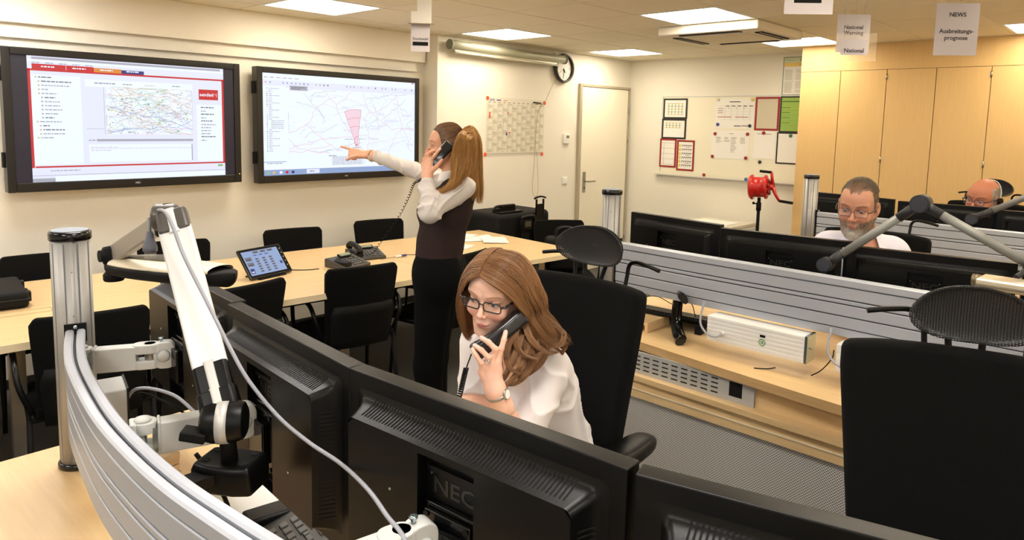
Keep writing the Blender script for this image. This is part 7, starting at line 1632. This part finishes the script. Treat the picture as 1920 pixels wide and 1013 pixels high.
def man(label, ORG, HP, HF, HU, HS, NK, SL, SR, skin, scalp, beard, shirt, collar, lid=.0036, **kw):
    t = thing('person', label, 'person', ORG)
    hv, hf_, hc, HR = head_mesh(HP, HF, HU, NK, HS, .0024, skin=skin, lips=(176, 104, 88), male=True, jaw=1.06, neck_r=.058, lid=lid, scalp=scalp, beard=beard, **kw)
    SL, SR = np.array(SL), np.array(SR); lat = nrm(SL-SR); fw = nrm(np.cross(lat, (0, 0, 1))); mid = (SL+SR)/2; PV = np.array([mid[0]-fw[0]*.12, mid[1]-fw[1]*.12, .56]); NB = np.array(NK)
    EL, ER = SL-fw*.02+lat*.05+np.array([0, 0, -.28]), SR-fw*.02-lat*.05+np.array([0, 0, -.28]); WL, WR_ = EL+fw*.16-lat*.13+np.array([0, 0, -.06]), ER+fw*.16+lat*.13+np.array([0, 0, -.06])
    def tor(o=0.): return [cap(mid-lat*.12+np.array([0, 0, -.03]), mid+lat*.12+np.array([0, 0, -.03]), .085+o, None, .05, (fw, 1.1)), cap(mid-lat*.08+np.array([0, 0, -.2])-fw*.02, mid+lat*.08+np.array([0, 0, -.2])-fw*.02, .125+o, None, .06),
        cap(mid+np.array([0, 0, -.2])-fw*.03, PV, .15+o, .16+o, .06), cap(NB, mid+np.array([0, 0, -.03]), .06+o, .09+o, .06), cap(NB+np.array([0, 0, -.04]), SL-lat*.02, .045+o, .05+o, .04), cap(NB+np.array([0, 0, -.04]), SR+lat*.02, .045+o, .05+o, .04)]
    K = [PV+fw*.45+lat*.1*s for s in (-1, 1)]; lg = []
    for s, k in zip((-1, 1), K): lg += [cap(PV+lat*.09*s, k, .09, .065, .04), cap(k, np.array([k[0], k[1], .1]), .06, .045, .03)]
    ar = [cap(SL, EL, .052, .043, .03), cap(SR, ER, .052, .043, .03), cap(EL, WL, .042, .028, .02), cap(ER, WR_, .042, .028, .02)]
    bv, bf = blob(tor()+ar+lg, .01, sm=2); parts = [(hv, hf_, hc), (bv, bf, tint(bv, skin))]
    for W_, E_, s in ((WL, EL, 1), (WR_, ER, -1)):
        d = nrm(W_-E_); sd = lat*s*-1; fg = [[W_+d*.09+sd*(.03-.02*i), W_+d*.12+sd*(.032-.021*i)+np.array([0, 0, .004]), W_+d*.145+sd*(.032-.021*i)-np.array([0, 0, .012]), W_+d*.16+sd*(.03-.02*i)-np.array([0, 0, .03])] for i in range(4)]
        a_, b_ = blob(hand(W_, fg, [W_+d*.02+sd*.03, W_+d*.06+sd*.058, W_+d*.095+sd*.062], .0088, elbow=E_), .004, sm=1); parts.append((a_, b_, tint(a_, skin)))
    make_obj('body', parts, m_skin, t, ORG); eyes(t, HP, HR, HS, ORG, look=(.1, -.45), iris=(58, 48, 42), sclera=(150, 128, 116))
    sp = tor(.008)+[cap(SL-np.array([0, 0, .012]), EL, .058, .056, .03), cap(SR-np.array([0, 0, .012]), ER, .058, .056, .03), ell(NB+fw*.03+np.array([0, 0, .03]), (.075, .075, .07), .004, op='sub'), ell(NB+fw*.10+np.array([0, 0, -.03]), (.05, .03, .08), .006, op='sub')]
    a_, b_ = blob(sp, .007, sm=2); a_ = folds(a_, mid, PV, .003, 40, 1, .4)
    make_obj('shirt', [(a_, b_, tint(a_, shirt))], m_cloth, t, ORG)
    f = MB(); nb = Vector(NB-np.array(ORG))
    def cl(u, v):
        a = 2*PI*(.11+.78*u); r = .068+.03*v+.03*v*max(0, math.cos(a)); return nb+Vector(tuple(fw))*(r*math.cos(a)+.01)+Vector(tuple(lat))*(r*math.sin(a))+V(0, 0, .04-.075*v*(1+.5*max(0, math.cos(a))))
    f.surf(cl, 34, 6); f.build('collar', collar, t, solid=.004)
    a_, b_ = blob([cap(p['a'], p['b'], p['ra']+.01, p['rb']+.01, .04) for p in lg]+[cap(PV-lat*.08, PV+lat*.08, .17, None, .05)], .012, sm=2); make_obj('trousers', [(a_, b_, tint(a_, (44, 46, 58)))], m_cloth, t, ORG)
    for k in K: q = Vector((k[0], k[1], .04))-Vector(ORG); fv = Vector(tuple(fw)); MB().tube([q-fv*.08, q-fv*.03+V(0, 0, .01), q+fv*.1, q+fv*.19+V(0, 0, -.01)], [.036, .045, .042, .026], 12).build('shoe', m_blackm, t)
    return t, hv, HR
rnd = np.random.default_rng(21)
HP = (3.4577, 1.0367, 1.3656); HS = 1.06
def reg1(x, y, z): ax = np.abs(x); return np.clip(sst(z-(.084+(.6*np.clip(ax-.018, 0, .05)+.004*np.sin(ax*300))*(y > .0)-1.1*np.clip(.045-y, 0, .12)), -.003, .004)+sst(ax, .056, .062)*(y < .028)*(z > -.012)+(y < -.02)*(z > -.06), 0, 1)
def sc1(c, x, y, z): return blend(c, (92, 70, 52), .85*reg1(x, y, z)*((np.abs(x) < .0745)|(z > .03)|(y < -.03)))
def bd1(c, x, y, z):
    m = sst(-z, .035, .05)*(y > -.01)*(z > -.125); lip = np.exp(-((x/.022)**4+((z+.061)/.010)**4)); m = m*(1-lip)*(1-.0*x); g_ = np.exp(-(x/.035)**2)*(z < -.07)
    c = blend(c, (140, 104, 74), .6*m); return blend(c, (196, 184, 168), .8*m*g_)
t1, hv, HR = man('bearded man with short hair and thin-rimmed glasses in a white shirt', (3.56, 1.05, 0), HP, (-.95, -.08, -.26), (-.25, -.07, .96), HS, (3.5134, 1.0264, 1.2128), (3.6385, 0.9128, 1.1527), (3.5173, 1.1900, 1.1594), (192, 138, 112), sc1, bd1, (224, 222, 236), mat('collar_lavender', (228, 226, 240), .85), blush=.35)
glasses(t1, HP, HR, HS, (3.56, 1.05, 0), mat('frame_brown', (62, 36, 28), .3), .0265, .0165, .0011, -.002)
def mk1(L): x, y, z = L.T; e = (np.abs(x) > .076)*(z < .03)*(y > -.03); return reg1(x, y, z)*(1-e)*(z > -.07)+1e-9*(z > .05)
col1 = lambda p, r: mixc((74, 56, 40), (132, 112, 88), .35+.3*r.normal()+.6*(p[2] < .04))
A = short_hair(hv, HP, HR, HS, mk1, lambda p: .014 if p[2] > .06 else .007, lambda p: (0, -.95, .0) if p[2] > .05 else (0, -.4, -.7), col1, 10000, rnd, .0008, .4)
make_obj('hair', [A], m_hair, t1, (3.56, 1.05, 0))
def mkb(L): x, y, z = L.T; lip = ((x/.021)**2+((z+.061)/.0075)**2 < 1); m = (z < -.036-.0*x)*(z > -.125)*(y > .0)*((np.abs(x) > .034+.25*(z+.036))|(z < -.045)); return m*(1-lip)*((y > .02)|(z > -.09))+1e-9*(y > .08)
colb = lambda p, r: mixc((132, 94, 62), (222, 214, 200), .3+.2*r.normal()+1.0*math.exp(-(p[0]/.036)**2)*(p[2] < -.07))
B = short_hair(hv, HP, HR, HS, mkb, lambda p: .013 if p[2] < -.08 else .007, lambda p: (0, .1, -.9), colb, 3600, rnd, .0008, .5)
make_obj('beard', [B], m_hair, t1, (3.56, 1.05, 0))
HP = (5.4845, 0.8780, 1.2832); HS = 1.1
def sc2(c, x, y, z):
    s_ = ((np.abs(x) > .06)|(y < -.05))*(y < .03)*(z > -.06)*(z < .075+.0*x); return blend(c, (168, 156, 140), .8*s_*((np.abs(x) < .075)|(z > .03)))
t2, hv, HR = man('balding man with dark glasses and a headset behind the far monitors', (5.60, .88, 0), HP, (-.90, .32, -.20), (-.2, -.02, .97), HS, (5.5828, 0.8675, 1.1369), (5.6977, 0.7677, 1.0945), (5.7663, 0.9894, 1.0998), (188, 120, 90), sc2, None, (86, 96, 128), mat('collar_blue', (86, 96, 128), .85), blush=.6)
glasses(t2, HP, HR, HS, (5.60, .88, 0), m_gl, .0265, .0165, .0017, -.002)
mk2 = lambda L: (((np.abs(L[:, 0]) > .062)|(L[:, 1] < -.06))*(L[:, 1] < .025)*(L[:, 2] > -.06)*(L[:, 2] < .08)*((np.abs(L[:, 0]) < .074)|(L[:, 2] > .03)|(L[:, 1] < -.03)))+1e-9*(L[:, 2] > .05)
A = short_hair(hv, HP, HR, HS, mk2, lambda p: .012, lambda p: (0, -.6, -.5), lambda p, r: mixc((128, 116, 100), (206, 198, 184), .5+.3*r.normal()), 2600, rnd, .0008, .5)
make_obj('hair', [A], m_hair, t2, (5.60, .88, 0))
T2 = lambda x, y, z: Vector(to_w(HP, HR, HS, [(x, y, z)])[0])
hd = thing('headset', 'grey headset with microphone boom worn by the balding man', 'headset', tuple(T2(-.09, 0, 0))); o_ = T2(-.09, 0, 0)
f = MB(); f.tube([T2(math.cos(a)*.084, -.012-.075*math.sin(a), .0+math.sin(a)*.098)-o_ for a in [PI*k/24 for k in range(-1, 26)]], .0032, 6); f.build('headband', m_ltgrey, hd)
for s in (-1, 1): f = MB(); f.lathe([(.02, -.008), (.026, -.004), (.026, .006), (.018, .01)], T2(s*.094, -.006, -.002)-o_, tuple(T2(s*1.1, 0, 0)-T2(0, 0, 0)), 20); f.build('ear_cup', m_blackm, hd)
f = MB(); f.tube(catmull([T2(-.098, 0, -.01)-o_, T2(-.094, .035, -.045)-o_, T2(-.075, .08, -.07)-o_, T2(-.05, .10, -.072)-o_], 14), .0022, 6); f.build('microphone_boom', m_ltgrey, hd)
# ---------------- a thing made of a single mesh needs no Empty ----------------
kids = {}
for o in list(C.objects):
    if o.parent: kids.setdefault(o.parent, []).append(o)
for o in [o for o in list(C.objects) if o.type == 'EMPTY' and o.parent is None and len(kids.get(o, [])) == 1]:
    c = kids[o][0]
    if c in kids or o.name.startswith('door_'): continue
    mw = Matrix.LocRotScale(o.location, o.rotation_euler, (1, 1, 1)) @ c.matrix_basis
    for k_ in ('label', 'category', 'group', 'kind'):
        if k_ in o: c[k_] = o[k_]
    nm = o.name; bpy.data.objects.remove(o); c.parent = None; c.matrix_basis = mw; c.name = nm
